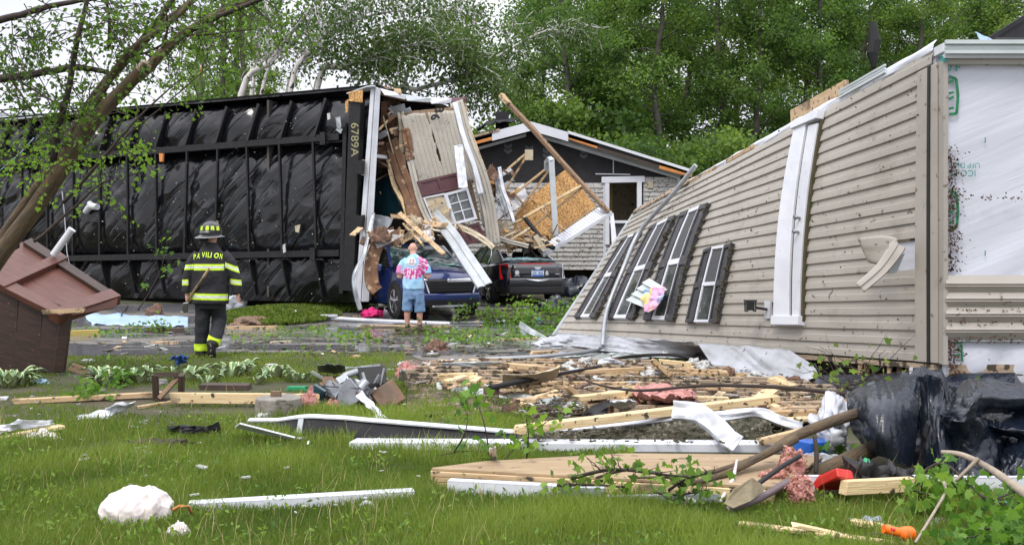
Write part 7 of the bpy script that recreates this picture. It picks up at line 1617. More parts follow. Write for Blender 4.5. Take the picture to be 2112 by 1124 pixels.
JB = [  # (x1,y1,x2,y2,w,t,mat,z1,z2,label)
 (1042, 752, 1140, 762, .08, .05, 'pine', .22, .20, 'straight yellow stud on the joists left of the olive siding piece'),
 (1345, 742, 1380, 775, .08, .05, 'pine', .30, .12, 'crosswise yellow stud leaning over the joists below the lantern side'),
 (1360, 745, 1425, 752, .06, .05, 'pinepale', .25, .22, 'short yellow stud near the wall foot beside the black hose'),
 (1160, 770, 1330, 760, .05, .04, 'pine', .2, .2, 'thin stud across the middle of the joists'),
 (1190, 822, 1312, 808, .10, .05, 'pinepale', .16, .18, 'cream board below the olive siding piece, right of the grey channel'),
 (1165, 792, 1190, 815, .05, .05, 'pine', .22, .10, 'small upended block at the end of the cream board'),
 (1068, 886, 1600, 822, .10, .06, 'pinepale', .14, .22, 'longest pale board crossing in front of the joists'),
 (1075, 890, 1250, 868, .12, .05, 'pine', .04, .08, 'orange board lying under the longest pale board'),
 (1250, 872, 1420, 846, .16, .04, 'plywood', .02, .08, 'wide flat plank under the middle of the longest pale board'),
 (1530, 855, 1680, 850, .06, .05, 'pine', .12, .12, 'yellow stud left of the clear plastic bag'),
 (1560, 868, 1700, 862, .10, .03, 'pinepale', .10, .10, 'cream plank next to the clear plastic bag'),
 (1440, 858, 1580, 850, .14, .03, 'white', .12, .12, 'white plank among studs left of the clear plastic bag'),
 (1565, 912, 1678, 884, .06, .05, 'pine', .06, .16, 'short yellow stud leaning left of the clear plastic bag, above the white trim'),
 (1100, 858, 1200, 846, .03, .03, 'darkwood', .06, .05, 'dark stick lying right of the lawn patch')]
for i, (x1, y1, x2, y2, w, t, m, z1, z2, lb) in enumerate(JB): bd(x1, y1, x2, y2, w, t, m, lb, 'lumber', 'lumber', z1, z2)
panel('olive_siding', [[(1036, 772, .28), (1090, 772, .26), (1156, 755, .34)], [(1036, 790, .14), (1090, 794, .12), (1148, 776, .20)]], 'tan', 'olive beige siding piece with white patches lying on the joists', 'siding piece', .02, 3, 5)
panel('pale_siding', [[(910, 748, .14), (980, 746, .15), (1035, 747, .14)], [(912, 762, .05), (980, 762, .05), (1035, 758, .06)]], 'palegreen', 'pale dirty siding sheet at the far left end of the joists', 'siding piece', .02, 5, 6)
panel('pale_siding', [[(830, 765, .08), (870, 752, .08), (925, 744, .08)], [(834, 769, .02), (874, 757, .02), (928, 749, .02)]], 'palegreen', 'narrow pale strip slanting at the left tip of the joists', 'siding piece', .01, 4, 7)
panel('cream_siding', [[(902, 770, .18), (985, 768, .18)], [(904, 785, .10), (985, 785, .10)]], 'pinepale', 'cream panel scrap on the joists above the grey channel', 'siding piece', .02, 4, 8)
panel('metal_sheet', [[(1180, 735, .1), (1260, 728, .12), (1340, 728, .1)], [(1060, 748, .02), (1200, 746, .02), (1340, 740, .02)]], 'palegreen', 'long grey corrugated sheet between the ground pipe and the black hose', 'metal sheet', .03, 8, 9)
panel('white_paper', [[(1235, 742, .16), (1260, 740, .18), (1290, 748, .12)], [(1232, 750, .12), (1262, 750, .12), (1288, 752, .1)]], 'white', 'white paper on the joists near the wall foot', 'paper', .02, 4, 10, nu=10)
panel('insulation_batt', [[(1312, 802, .16), (1370, 800, .20), (1430, 806, .18)], [(1308, 815, .16), (1370, 815, .24), (1432, 818, .18)], [(1312, 828, .10), (1370, 826, .12), (1430, 824, .10)]], 'pink', 'flat pink insulation batt lying on the joists', 'insulation', .06, 5, 11, thick=.03)
lump('insulation_clump', 840, 778, 0, (.26, .2, .17), M['pink'], 'pink tuft at the left tip of the joists with a white flap beside it', 'insulation', 33, .5, ground=True)
panel('white_cloth', [[(824, 765, .30), (836, 762, .34)], [(822, 785, .05), (842, 782, .05)]], 'white', 'white flap sticking up at the left tip of the joists', 'scrap', .03, 3, 12, nu=8, nv=8)
for i, (x, y, s, m, lb) in enumerate([(1128, 792, .16, 'browninsul', 'brown insulation ball right of the olive siding piece'), (1175, 778, .2, 'litterwhite', 'white crumpled paper above the cream board'), (1268, 768, .18, 'browninsul', 'brownish tuft in the middle of the joists'), (1210, 766, .2, 'litterwhite', 'grey white crumpled paper left of the middle tuft'), (1185, 795, .22, 'white', 'white bundle right of the small upended block'), (1340, 795, .2, 'litterwhite', 'grey lump above the flat pink batt'), (1372, 748, .12, 'bagwhite', 'small white cup shape near the crosswise stud'), (1430, 768, .18, 'litterwhite', 'whitish scrap right of the crosswise stud'), (1500, 790, .2, 'browninsul', 'brown tuft on the joists right of the pink batt'), (1450, 782, .25, 'litterwhite', 'dirty white scrap above the right end of the pink batt'), (1560, 802, .2, 'litterwhite', 'dirty grey wad on the joists below the torn wrap flap'), (1640, 812, .2, 'browninsul', 'brown wad near the right end of the joists')]):
    lump('rubble_lump', x, y, 0, (s*.9, s*.6, s*.45), M[m], lb, 'rubble', 50+i, .5, ground=True, sink=-.09)
panel('felt_scrap', [[(1196, 862, .02), (1215, 840, .16), (1258, 824, .2)], [(1200, 866, .0), (1230, 862, .1), (1262, 842, .12)]], 'blackfelt', 'black felt piece standing right of the grey channel end', 'felt scrap', .03, 4, 13, nu=12)
panel('felt_scrap', [[(1335, 766, .12), (1360, 762, .14), (1380, 770, .12)], [(1338, 772, .1), (1360, 774, .1), (1378, 774, .1)]], 'blackfelt', 'small black piece on the joists under the crosswise stud', 'felt scrap', .02, 4, 14, nu=8)
panel('white_foam', [[(1258, 828, .22), (1290, 824, .24), (1312, 826, .22)], [(1256, 842, .12), (1290, 840, .14), (1308, 842, .12)]], 'white', 'broken white foam piece in front of the pink batt', 'foam', .03, 5, 15, nu=12)
# grey channel
gc = MB(); a, b_ = G(900, 798, .14), G(1205, 842, .14)
gc.slab([GU(900, 804, 789), GU(1205, 850, 832), G(1205, 850, .01), G(900, 804, .01)], .015, (0, -1, 0)); gc.slab([G(880, 803, .01), G(1165, 858, .01), G(1205, 851, .012), G(900, 805, .012)], .008, (0, 0, 1)); gc.slab([GU(900, 804, 789)+V(0, 0, .002), GU(1205, 850, 832)+V(0, 0, .002), GU(1205, 850, 832)+V(.02, .06, 0), GU(900, 804, 789)+V(.02, .06, 0)], .008, (0, 0, 1))
gc.build('grey_channel', M['palegreen'], label='long grey green metal channel lying along the near edge of the joists', cat='channel', bevel=.004)
# thin branch across
MB().tube([catmull([G(1180, 770, .3), G(1230, 792, .3), G(1320, 805, .3), G(1450, 795, .3), G(1600, 798, .35), G(1745, 812, .35)], i/30) for i in range(31)], [.02-.0004*i for i in range(31)][::-1], 7).build('bare_branch', M['darkbark'], label='long thin bare branch crossing the joists toward the black tarp', cat='branch', smooth=180)
MB().tube([G(1010, 800, .2), G(1100, 780, .22), G(1160, 770, .25), G(1240, 755, .25)], [.03, .03, .02, .015], 8).build('black_pipe', M['rubber'], label='thin black pipe slanting over the joists above the olive siding piece', cat='pipe', smooth=60)
# black-lined white skirting
sk = thing('skirting_strip', 'long black felt strip with white top edge snaking from the junk pile to the clear plastic bag', 'skirting', G(800, 895))
SKP = [(505, 884, .01, .05), (560, 886, .01, .06), (620, 898, .01, .13), (690, 908, .0, .16), (780, 912, .0, .145), (900, 914, .0, .115), (1000, 914, .0, .085), (1090, 913, .0, .06), (1150, 912, .0, .075), (1280, 912, .0, .115), (1400, 911, .0, .165), (1500, 910, .0, .20), (1590, 909, .0, .215)]
def skf(u, v):
    b0 = [G(x, y, z0) for x, y, z0, z1 in SKP]; p = catmull(b0, u); hgt = catmull([V(z1, 0, 0) for *_, z1 in SKP], u).x
    return p+V(0, .10*v+.03*noise.noise(V(u*14, v, 0)), hgt*v)
MB().grid(skf, 160, 10).build('felt_face', M['blackfelt'], sk, thick=.01, smooth=60)
def ske(u, v): p = skf(u, 1); return p+V(0, -.03+.07*v, .004+.012*v)
MB().grid(ske, 160, 2).build('white_edge', M['whitefresh'], sk, thick=.012)
MB().slab([skf(.155, 0)+V(0, -.02, 0), skf(.168, 0)+V(0, -.02, 0), skf(.168, 1)+V(0, -.02, 0), skf(.155, 1)+V(0, -.02, 0)], .008).build('seam_tape', M['greytrim'], sk)
MB().slab([G(484, 882, .10), G(600, 908, .02), G(608, 903, .05), G(494, 874, .16)], .012).build('white_end_strip', M['whitefresh'], sk)
db = MB().grid(lambda u, v: skf(.56+u*.44, v*.93)+V(0, -.10*(1-v)-.03, .0)+V(0, -.03, .02)*noise.noise(V(u*60, v*7, 0)), 150, 16).build('leaf_mat', M['duffdark'] if 'duffdark' in M else M.setdefault('duffdark', mat('duffdark', (.12, .11, .085), (.035, .04, .02), sc=26, rough=.95, bump=1.5, bs=30, dirt=((.26, .22, .17), .60, 30, .03))), label='dark mat of shredded wet leaves behind the white trim board', cat='leaf mat', smooth=180, kind='stuff')
# white trim board in front
wt = MB(); A0, A1 = (722, 920), (1610, 924)
wt.slab([G(720, 928, .0), G(1612, 934, .0), GU(1612, 934, 917), GU(720, 928, 912)], .012, (0, -1, .1)); wt.slab([GU(720, 928, 912)+V(0, 0, .002), GU(1612, 934, 917)+V(0, 0, .002), GU(1600, 934, 911)+V(0, .08, 0), GU(732, 928, 907)+V(0, .08, 0)], .008, (0, 0, 1))
wt.build('white_trim_board', M['whitefresh'], label='very long white trim board lying in front of the black felt strip', cat='trim board', bevel=.004)
strip('white_bent_strip', [(1388, 846, 7.27), (1440, 853, 7.18), (1478, 880, 7.10), (1502, 905, 7.0), (1522, 918, 6.95)], .15, M['whitefresh'], None, 1, .2, 43, label='white flat strip bent down over the shredded leaves to the long white trim board', cat='trim strip')
strip('white_bent_strip', [(1390, 854, 7.35), (1480, 858, 7.3), (1560, 851, 7.4), (1610, 868, 7.3), (1655, 882, 7.3)], .08, M['white'], None, 1, .3, 44, label='white edging strip along the far side of the shredded leaves', cat='trim strip')
panel('vinyl_sheet', [[(1010, 925, .2), (1022, 922, .25)], [(1010, 950, .02), (1025, 950, .02)]], 'bagwhite', 'small cream torn scrap standing before the long white trim board', 'scrap', .02, 3, 16, nu=6, nv=8)
# wooden platform
pf_ = thing('wooden_platform', 'flat wooden platform of plywood on yellow framing lumber, lying on the lawn', 'platform', G(1290, 985))
q = [(890, 962), (1310, 1012), (1760, 992), (1700, 925), (1200, 938)]
tp = [G(889, 964, .11), G(1240, 983, .11), G(1600, 1003, .11), G(1700, 938, .11), G(1290, 934, .11), G(1000, 950, .11)]
MB().slab(tp, .02, (0, 0, 1)).build('plywood_top', M['plywood'], pf_, bevel=.004)
for k in range(3):
    MB().beam(tp[0]+V(.02, -.0, -.035-.033*k), tp[1]+V(0, 0, -.035-.033*k), .05-.004*k, .031, rag=.02).build('frame_board', M['pine'], pf_, bevel=.003)
MB().beam(tp[1]+V(.02, 0, -.07), tp[2]+V(0, 0, -.07), .04, .095, rag=.02).build('frame_board', M['pinepale'], pf_, bevel=.003)
MB().beam(tp[0]+V(0, .02, -.07), tp[4]+V(0, 0, -.07), .04, .09).build('frame_board', M['pine'], pf_, bevel=.003)
# white channels on the grass
def channel(x1, y1, x2, y2, w, h, label, m='whitefresh', z=0):
    a, b_ = G(x1, y1), G(x2, y2); x = (b_-a).normalized(); y = V(-x.y, x.x, 0); y = -y if y.y < 0 else y; mb = MB()
    mb.slab([a+V(0, 0, z+h), b_+V(0, 0, z+h), b_+y*w+V(0, 0, z+h), a+y*w+V(0, 0, z+h)], .008, (0, 0, 1)); mb.slab([a+V(0, 0, z), b_+V(0, 0, z), b_+V(0, 0, z+h), a+V(0, 0, z+h)], .008, -y); mb.slab([a+y*w+V(0, 0, z), b_+y*w+V(0, 0, z), b_+y*w+V(0, 0, z+h), a+y*w+V(0, 0, z+h)], .008, y)
    return mb.build('white_channel', M[m], label=label, cat='channel', bevel=.003)
channel(388, 1062, 856, 1034, .10, .06, 'white vinyl channel lying in the grass right of the white plastic bag')
channel(922, 1022, 1245, 1040, .08, .09, 'white vinyl channel in the grass just in front of the wooden platform')
channel(1640, 1020, 1990, 1020, .05, .09, 'white trim length on the grass under the black tarp', z=.02); channel(1990, 1022, 2300, 1022, .05, .09, 'white trim length at the right edge behind the pale limb', z=.02)
channel(1240, 1042, 1560, 1036, .05, .05, 'thin greyish trim running right from the channel before the platform', 'greytrim')
# plastic bag left
bgm = blobmesh(G(282, 1074), (.38, .32, .19), 5, .10, .45, 150)
for p_ in bgm.v: q_ = p_-G(282, 1074); p_ += V(q_.x, q_.y, 0).normalized()*.012*(.4-abs(noise.noise(V(math.atan2(q_.y, q_.x)*4, q_.z*4, 0)))*1.6) if q_.length > .01 else V(0, 0, 0)
for p_ in bgm.v: n_ = (p_-G(282, 1074)).normalized(); q_ = n_*2.6; p_ += n_*(.005*max(0, 1-5*abs(noise.noise(q_)))+.002*max(0, 1-5*abs(noise.noise(q_*2.2+V(4, 1, 2))))-.03*abs(noise.noise(q_*.8)))
bgm.build('plastic_bag', M['bagwhite'], label='white plastic bag puffed up on the lawn at lower left', cat='bag', smooth=180)
MB().tube([G(358, 1050, .1), G(372, 1042, .14), G(388, 1044, .12), G(394, 1056, .04)], .008, 6).build('orange_string', M['orangewood'], label='short orange cord beside the white plastic bag', cat='cord', smooth=60)
for i, (x, y, s, m, lb, zz) in enumerate([(368, 1108, .13, 'bagwhite', 'crumpled white tissue at the bottom edge lower left', 1.2), (758, 1050, .10, 'litterwhite', 'small grey white wad under the long white channel', 1), (862, 1045, .10, 'litterwhite', 'small white wad below the right tip of the long white channel', .6), (555, 952, .13, 'litterwhite', 'flat whitish tissue in the grass left of the long trim board', .5), (690, 956, .08, 'litterwhite', 'tiny white speck in the grass under the left tip of the long trim board', .5), (292, 942, .17, 'litterwhite', 'whitish wad in the grass under the dirt clod', .6), (85, 905, .28, 'bagwhite', 'white fluffy wad beside the pale plank at the left edge', .5), (540, 862, .14, 'litterwhite', 'dirty white wad left of the concrete block', .7), (460, 897, .14, 'litterwhite', 'small whitish wad right of the dark green cloth', .5), (84, 790, .18, 'lightblue', 'pale blue scrap in the left flower bed', .6), (185, 745, .2, 'litterwhite', 'white scrap on the wet drive edge at the foot of the cabinet', .4), (480, 755, .16, 'litterwhite', 'white scrap on the lawn right of the firefighter', .4), (560, 756, .22, 'litterwhite', 'larger white scrap on the lawn above the striped leaves', .4), (735, 738, .18, 'pine', 'small yellow block on the lawn under the curled pipe', .5), (831, 752, .16, 'litterwhite', 'clear glassy scrap on the lawn left of the joists', .6), (1442, 1072, .15, 'lightblue', 'pale blue round lid in the grass below the shovel', .4), (1418, 1040, .10, 'bagwhite', 'white wad at the foot of the curved white strip', .9), (1078, 868, .05, 'yellowwood', 'tiny yellow ball in the grass before the dark stick', 1), (1060, 905, .06, 'litterwhite', 'tiny clear scrap behind the white board', .5), (440, 780, .1, 'litterwhite', 'scrap of foil among the striped leaves', .6)]):
    lump('litter_piece', x, y, 0, (s*.95, s*.7, s*zz*.6), M[m], lb, 'litter', 70+i, .5, ground=True)
panel('white_sheet', [[(0, 880, .06), (40, 868, .14), (110, 866, .06)], [(-20, 896, .02), (40, 886, .06), (110, 878, .03)]], 'whitefresh', 'white curled sheet on the grass at the left edge', 'sheet', .04, 3, 18)
panel('white_sheet', [[(158, 858, .03), (215, 845, .05), (235, 833, .12), (280, 832, .10)], [(160, 866, .0), (220, 858, .02), (245, 850, .03), (270, 842, .03)]], 'whitefresh', 'twisted white sheet on the dirt patch above the left lawn', 'sheet', .05, 3, 19)
panel('dark_cloth', [[(345, 882, .06), (400, 878, .08), (452, 876, .06)], [(345, 894, .0), (400, 892, .03), (455, 890, .02)]], 'blackfelt', 'dark green black cloth lying in the grass left of the felt strip', 'cloth', .05, 4, 20)
lump('dirt_clod', 330, 925, 0, (.45, .2, .09), M['mud'], 'brown dirt clod in the grass of the left lawn', 'clod', 91, .6, ground=True)
bd(240, 930, 310, 922, .06, .02, 'litterwhite', 'grey weathered slat leading into the dirt clod', 'slat', 'slat', z2=.03)
bd(1520, 1078, 1880, 1125, .05, .02, 'pinepale', 'long thin pale lath in the grass at lower right', 'lath', 'lath', z1=.03, z2=.02)
bd(1640, 1082, 1760, 1108, .04, .02, 'pinepale', 'short splintered lath next to the long thin pale one', 'lath', 'lath', z1=.07, z2=.0)
bd(1760, 1076, 1900, 1100, .05, .03, 'pinepale', 'pale stick lying under the orange flashlight', 'stick', 'stick', z1=.03)
bd(1600, 1088, 1740, 1102, .04, .015, 'litterwhite', 'clear plastic strip beside the thin lath', 'plastic_strip', 'plastic', z1=.03)
fl = thing('flashlight', 'orange plastic flashlight lying on the grass at lower right', 'flashlight', G(1848, 1085))
MB().tube([G(1822, 1090, .12), G(1858, 1098, .10)], [.021, .022], 16).build('barrel', M['orange'], fl, smooth=50); MB().tube([G(1856, 1097, .10), G(1864, 1099, .10), G(1876, 1101, .09)], [.023, .034, .038], 18).build('head', M['orange'], fl, smooth=50)
MB().tube([G(1838, 1091, .145), G(1846, 1092, .143)], [.008, .008], 8).build('switch', M['red'], fl)
M['bird'] = mat('bird', (.35, .28, .42), (.16, .42, .45), sc=18, rough=.5)
lump('glossy_wrapper', 1785, 1090, 0, (.22, .12, .08), M['bird'], 'iridescent purple wrapper left of the orange flashlight', 'wrapper', 92, .5, ground=True)
lump('black_cloth', 1828, 1112, 0, (.22, .15, .06), M['black'], 'black cloth scrap below the orange flashlight', 'cloth', 93, .5, ground=True)
lump('white_container', 1938, 1090, 0, (.22, .14, .08), M['white'], 'white oval container behind the leaves right of the flashlight', 'container', 94, .1, ground=True)
lump('blue_object', 2062, 1055, 0, (.16, .1, .08), M['cyan'], 'bright blue object among the twigs at the right edge', 'plastic', 95, .2, ground=True)
# branch pile, shovel, insulation
def rod(name, pts, rs, m, label, cat, n=10): return MB().tube([catmull(pts, i/24) for i in range(25)], [catmull([V(r_, 0, 0) for r_ in rs], i/24).x for i in range(25)], n).build(name, M[m], label=label, cat=cat, smooth=180)
rod('broken_limb', [G(1300, 985, .13), G(1440, 978, .15), P(1560, 945, 6.05), P(1650, 895, 6.25), P(1760, 855, 6.5), P(1850, 835, 6.7)], [.007, .013, .024, .033, .038, .04], 'bark', 'long tapering limb reaching out left from under the black tarp', 'limb')
rod('broken_limb', [P(1655, 985, 6.2), P(1720, 960, 6.3), P(1790, 930, 6.5), P(1850, 905, 6.8)], [.045, .05, .055, .055], 'bark', 'thick short limb under the black tarp above the red plastic', 'limb')
rod('thin_limb', [G(1400, 1002, .13), P(1500, 975, 5.8), P(1580, 935, 6.0), P(1640, 905, 6.2)], [.012, .02, .025, .03], 'bark', 'second thinner limb just below the long tapering one', 'limb')
rod('thin_limb', [G(1230, 985, .14), G(1290, 968, .22), G(1340, 972, .22), G(1420, 998, .14)], [.008, .011, .011, .008], 'darkbark', 'dark twig arching over the wooden platform', 'twig', 6)
rod('forked_twig', [P(1680, 900, 6.25), P(1684, 935, 6.2), P(1682, 975, 6.15)], [.012, .015, .012], 'darkbark', 'dark upright twig beside the clear plastic bag', 'twig', 6)
rod('curved_white_strip', [P(1520, 948, 5.8), P(1512, 985, 5.7), P(1498, 1012, 5.62), P(1485, 1036, 5.56)], [.006, .012, .014, .008], 'bagwhite', 'curved white strip standing left of the shovel', 'strip', 6)
rod('grey_pipe', [G(1500, 1052, .03), P(1560, 1030, 5.35), P(1628, 992, 5.6)], [.021, .021, .021], 'purplepipe' if 'purplepipe' in M else M.setdefault('purplepipe', mat('purplepipe', (.16, .12, .13), rough=.5)) and 'purplepipe', 'purplish grey pipe lying along the shovel', 'pipe')
sv = thing('shovel', 'muddy shovel blade and dark shaft leaning in front of the pink insulation', 'shovel', G(1530, 1040))
MB().slab([P(1492, 1038, 5.26), P(1512, 1008, 5.30), P(1550, 984, 5.36), P(1580, 1006, 5.36), P(1548, 1032, 5.28), P(1510, 1048, 5.24)], .01).build('blade', M['bladeclay'], sv, bevel=.003)
MB().tube([P(1562, 998, 5.36), P(1612, 962, 5.6), P(1650, 940, 5.85)], .014, 8).build('shaft', M['blackmetal'], sv, smooth=60)
insul(1632, 965, 5.95, (.15, .12, .20), 'upper pink insulation hanging on the limb behind the shovel', 34)
insul(1652, 1012, 5.45, (.12, .10, .13), 'lower pink insulation clump touching the grass right of the shovel', 35)
insul(1598, 988, 5.8, (.16, .12, .10), 'pink insulation behind the shovel blade', 36)
rd = MB().slab([G(1680, 1014, .04), G(1765, 1010, .04), G(1762, 990, .15), G(1730, 985, .18), G(1692, 1004, .08)], .06).build('red_plastic', M['red'], label='red plastic lid under the thick limb', cat='plastic lid', bevel=.01)
lump('dirty_sack', 1700, 1030, 0, (.28, .15, .06), M['mud'], 'brown muddy lump in front of the red plastic', 'lump', 96, .3, ground=True)
lump('black_rag', 1790, 1022, 0, (.28, .2, .16), M['black'], 'left black rag on the white trim below the tarp', 'rag', 97, .7, ground=True, sink=-.04); lump('black_rag', 1845, 1024, 0, (.26, .2, .12), M['black'], 'right black rag on the white trim below the tarp', 'rag', 98, .7, ground=True, sink=-.04)
bd(1740, 1005, 1880, 998, .05, .08, 'pinepale', 'yellow plank end under the black tarp right of the red plastic', z1=.08, z2=.08)
lump('green_toy', 1786, 1006, 0, (.07, .06, .06), M['green'], 'tiny green plastic bit between the black rag and the plank', 'plastic', 99, .3, ground=True, sink=-.12)
bd(1655, 928, 1698, 924, .14, .12, 'blue', 'blue box end behind the limb, left of the clear bag', 'blue_box', 'box', z1=.04, z2=.04)
# clear plastic bag
patch([[P(1700, 822, 7.3), P(1728, 812, 7.3), P(1752, 826, 7.3)], [P(1676, 862, 7.0), P(1712, 858, 6.75), P(1756, 866, 7.0)], [P(1684, 905, 6.9), P(1715, 900, 6.6), P(1752, 900, 6.9)], [P(1672, 950, 6.9), P(1712, 955, 6.65), P(1758, 950, 6.9)]], 34, 44, .07, 4, 23).build('clear_plastic_bag', M['cloudplastic'], label='crumpled cloudy clear plastic bag left of the black tarp', cat='bag', thick=.004, smooth=180)
panel('white_cloth', [[(1640, 940, .08), (1700, 935, .1), (1760, 945, .08)], [(1640, 960, .02), (1700, 962, .03), (1760, 960, .02)]], 'cloudplastic', 'white crumpled sheeting under the clear plastic bag', 'plastic sheet', .04, 5, 24)
# black tarp
tp_ = thing('black_tarp', 'big crumpled black plastic tarp draped over limbs at lower right', 'tarp', G(1900, 1010))
blobmesh(P(1900, 975, 7.0), (.5, .5, .75), 3, .2).build('fold', M['tarp'], tp_, smooth=180); blobmesh(P(2040, 985, 7.0), (1.2, .5, .6), 4, .2).build('fold', M['tarp'], tp_, smooth=180)
def tarp(rows, seed, nu=60, nv=60, fold=.07, fs=4): patch([[P(*q) for q in r] for r in rows], nu, nv, fold*.62, fs*.45, seed, stretch=(1.5, .7)).build('fold', M['tarp'], tp_, thick=.004, smooth=180)
tarp([[(1742, 812, 7.0), (1790, 788, 6.8), (1845, 780, 6.8), (1900, 776, 7.0)], [(1748, 840, 6.7), (1795, 830, 6.35), (1850, 820, 6.35), (1896, 812, 6.6)], [(1760, 890, 6.7), (1800, 890, 6.2), (1848, 890, 6.2), (1888, 880, 6.5)], [(1786, 925, 6.8), (1815, 940, 6.25), (1850, 955, 6.2), (1880, 968, 6.5)]], 1, fold=.045)
tarp([[(1896, 776, 6.9), (1920, 772, 6.7), (1950, 785, 6.9), (1975, 800, 7.1)], [(1892, 830, 6.9), (1915, 830, 6.7), (1945, 825, 6.8), (1972, 830, 7)], [(1888, 900, 6.8), (1912, 900, 6.5), (1945, 890, 6.4), (1980, 880, 6.6)], [(1880, 975, 6.6), (1910, 985, 6.4), (1950, 990, 6.3), (1990, 990, 6.4)]], 2, fold=.06, fs=5)
tarp([[(1975, 798, 6.9), (2000, 778, 6.8), (2060, 785, 6.8), (2200, 800, 6.9)], [(1960, 830, 6.5), (2010, 810, 6.3), (2060, 818, 6.4), (2200, 830, 6.6)], [(1935, 860, 6.5), (1990, 870, 6.2), (2060, 850, 6.6), (2200, 860, 6.8)]], 3, fold=.05, fs=6)
tarp([[(1935, 855, 6.45), (1990, 865, 6.25), (2030, 860, 6.4), (2080, 880, 6.7)], [(1930, 920, 6.5), (1985, 925, 6.35), (2035, 920, 6.4), (2085, 930, 6.5)], [(1925, 985, 6.4), (1985, 990, 6.3), (2045, 990, 6.3), (2110, 990, 6.3)]], 4, fold=.07, fs=5)
tarp([[(2020, 845, 6.8), (2080, 850, 6.7), (2240, 850, 6.8)], [(2030, 872, 6.5), (2085, 885, 6.35), (2240, 880, 6.5)], [(2040, 900, 6.6), (2090, 900, 6.5), (2240, 900, 6.6)]], 5, fold=.05, fs=6)
tarp([[(2050, 895, 6.7), (2100, 890, 6.6), (2240, 895, 6.6)], [(2060, 950, 6.4), (2110, 940, 6.3), (2240, 940, 6.3)], [(2060, 995, 6.3), (2110, 998, 6.2), (2240, 998, 6.2)]], 6, fold=.07, fs=6)
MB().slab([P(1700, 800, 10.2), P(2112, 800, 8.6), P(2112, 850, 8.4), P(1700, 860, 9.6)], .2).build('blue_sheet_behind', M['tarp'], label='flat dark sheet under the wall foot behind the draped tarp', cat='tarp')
# brush behind
fallen('brush_heap', [[G(1690, 778, .3), G(1740, 800, .3), G(1790, 812, .2)], [P(1680, 750, 10.6), P(1710, 800, 10.3), P(1760, 830, 10)], [G(1720, 800, .1), G(1770, 790, .4), G(1800, 770, .6)]], 160, .05, M['leaf'], 'brush heap of bare twigs under the wall between the torn wrap flap and the tarp', 'brush', 31, .1, .012, sub=6, side=.6)

# ================================================================ striped hostas
def hosta(px, py, n, size, label, seed, lean=1.0):
    size *= .62; lean = min(lean, 1.15)*.9
    r = random.Random(seed); c = G(px, py); root = thing('hosta', label, 'plant', c); mb = MB(); me_ = MB()
    for k in range(n):
        a = r.random()*6.28; l = size*r.uniform(.6, 1.1); w = l*r.uniform(.13, .2); tw = r.uniform(-.3, .3); up = r.uniform(.5, 1.1)*lean; dr = V(math.cos(a), math.sin(a), 0); sd_ = V(-math.sin(a), math.cos(a), 0); o = c+dr*r.uniform(0, size*.5)
        def f(u, v, e=1.0):
            t = v; wd = w*math.sin(math.pi*min(1, t*.93+.06))**.8*e; x = (u-.5)*2
            return o+dr*l*(t*.75)+V(0, 0, l*up*math.sin(t*2.2)*.6)+sd_*x*wd+V(0, 0, abs(x)*wd*.45)
        mb.grid(lambda u, v: f(u, v, .66)+V(0, 0, .0025), 4, 8); me_.grid(lambda u, v: f(u, v, 1), 4, 8)
    mb.build('green_leaf_centres', M['hostag'], root, smooth=180); me_.build('cream_leaf_margins', M['hostac'], root, smooth=180)
def greenmat(name, a, b_):
    m = mat(name, a, b_, sc=6, rough=.45); b = m.node_tree.nodes['Principled BSDF']; return m
M['hostag'] = greenmat('hostag', (.07, .16, .05), (.10, .21, .06)); M['hostac'] = greenmat('hostac', (.42, .50, .24), (.50, .56, .32))
hosta(24, 795, 46, .52, 'large clump of cream edged leaves at the foot of the brown cabinet', 1)
hosta(225, 792, 40, .48, 'clump of cream edged leaves left of the small dark frame', 2); hosta(282, 788, 40, .48, 'clump of cream edged leaves right beside the one left of the frame', 3)
for i, (px, py, n, s) in enumerate([(388, 784, 22, .50), (428, 792, 18, .34), (480, 778, 26, .46), (528, 790, 14, .30), (560, 780, 24, .42), (622, 786, 20, .36)]):
    hosta(px, py, n, s, ['tall cream edged leaves just right of the small dark frame', 'cream edged leaves behind the left end of the yellow beam', 'cream edged leaves behind the dark flat slab', 'cream edged leaves right of the dark flat slab', 'cream edged leaves behind the green plastic piece', 'cream edged leaves left of the metal boxes'][i], 10+i, 1.5)
def lowplant(px, py, n, size, label, seed):
    r = random.Random(seed); c = G(px, py); pts = np.array([tuple(c+V(r.gauss(0, size*.35), r.gauss(0, size*.35), abs(r.gauss(.08, .09)))) for _ in range(n)])
    leafcloud('weed', pts, .075, M['leafbright'], None, 'oval', seed, label=label, cat='plant', droop=-.4, kind='stuff')
lowplant(186, 825, 120, .3, 'low green weed tuft between the two orange planks', 5); lowplant(250, 800, 60, .2, 'bright green seedling in front of the striped clump', 6)

# ================================================================ scattered litter nobody could count
def chips(name, boxes, n, s0, s1, m, seed, label, cat='litter', flat=.25, lift=.01):
    r = random.Random(seed); mb = MB()
    for _ in range(n):
        x0, y0, x1, y1, z = boxes[r.randrange(len(boxes))]; c = G(r.uniform(x0, x1), r.uniform(y0, y1), lift+r.random()*z); l = r.uniform(s0, s1); a = r.random()*6.28; w = l*r.uniform(.15, .6)
        d = V(math.cos(a), math.sin(a), r.uniform(-.25, .25)); mb.beam(c-d*l/2, c+d*l/2, w, min(w, l)*flat+.004)
    mb.build(name, M[m], label=label, cat=cat, kind='stuff')
FR = [(850, 742, 1500, 800, .16), (1000, 790, 1740, 850, .14), (1100, 750, 1650, 830, .16)]
chips('wood_splinters', FR, 110, .06, .30, 'pine', 1, 'yellow wood splinters scattered over the joists', 'wood splinters')
chips('wood_splinters', FR, 90, .06, .30, 'pinepale', 2, 'pale wood chips scattered over the joists', 'wood chips')
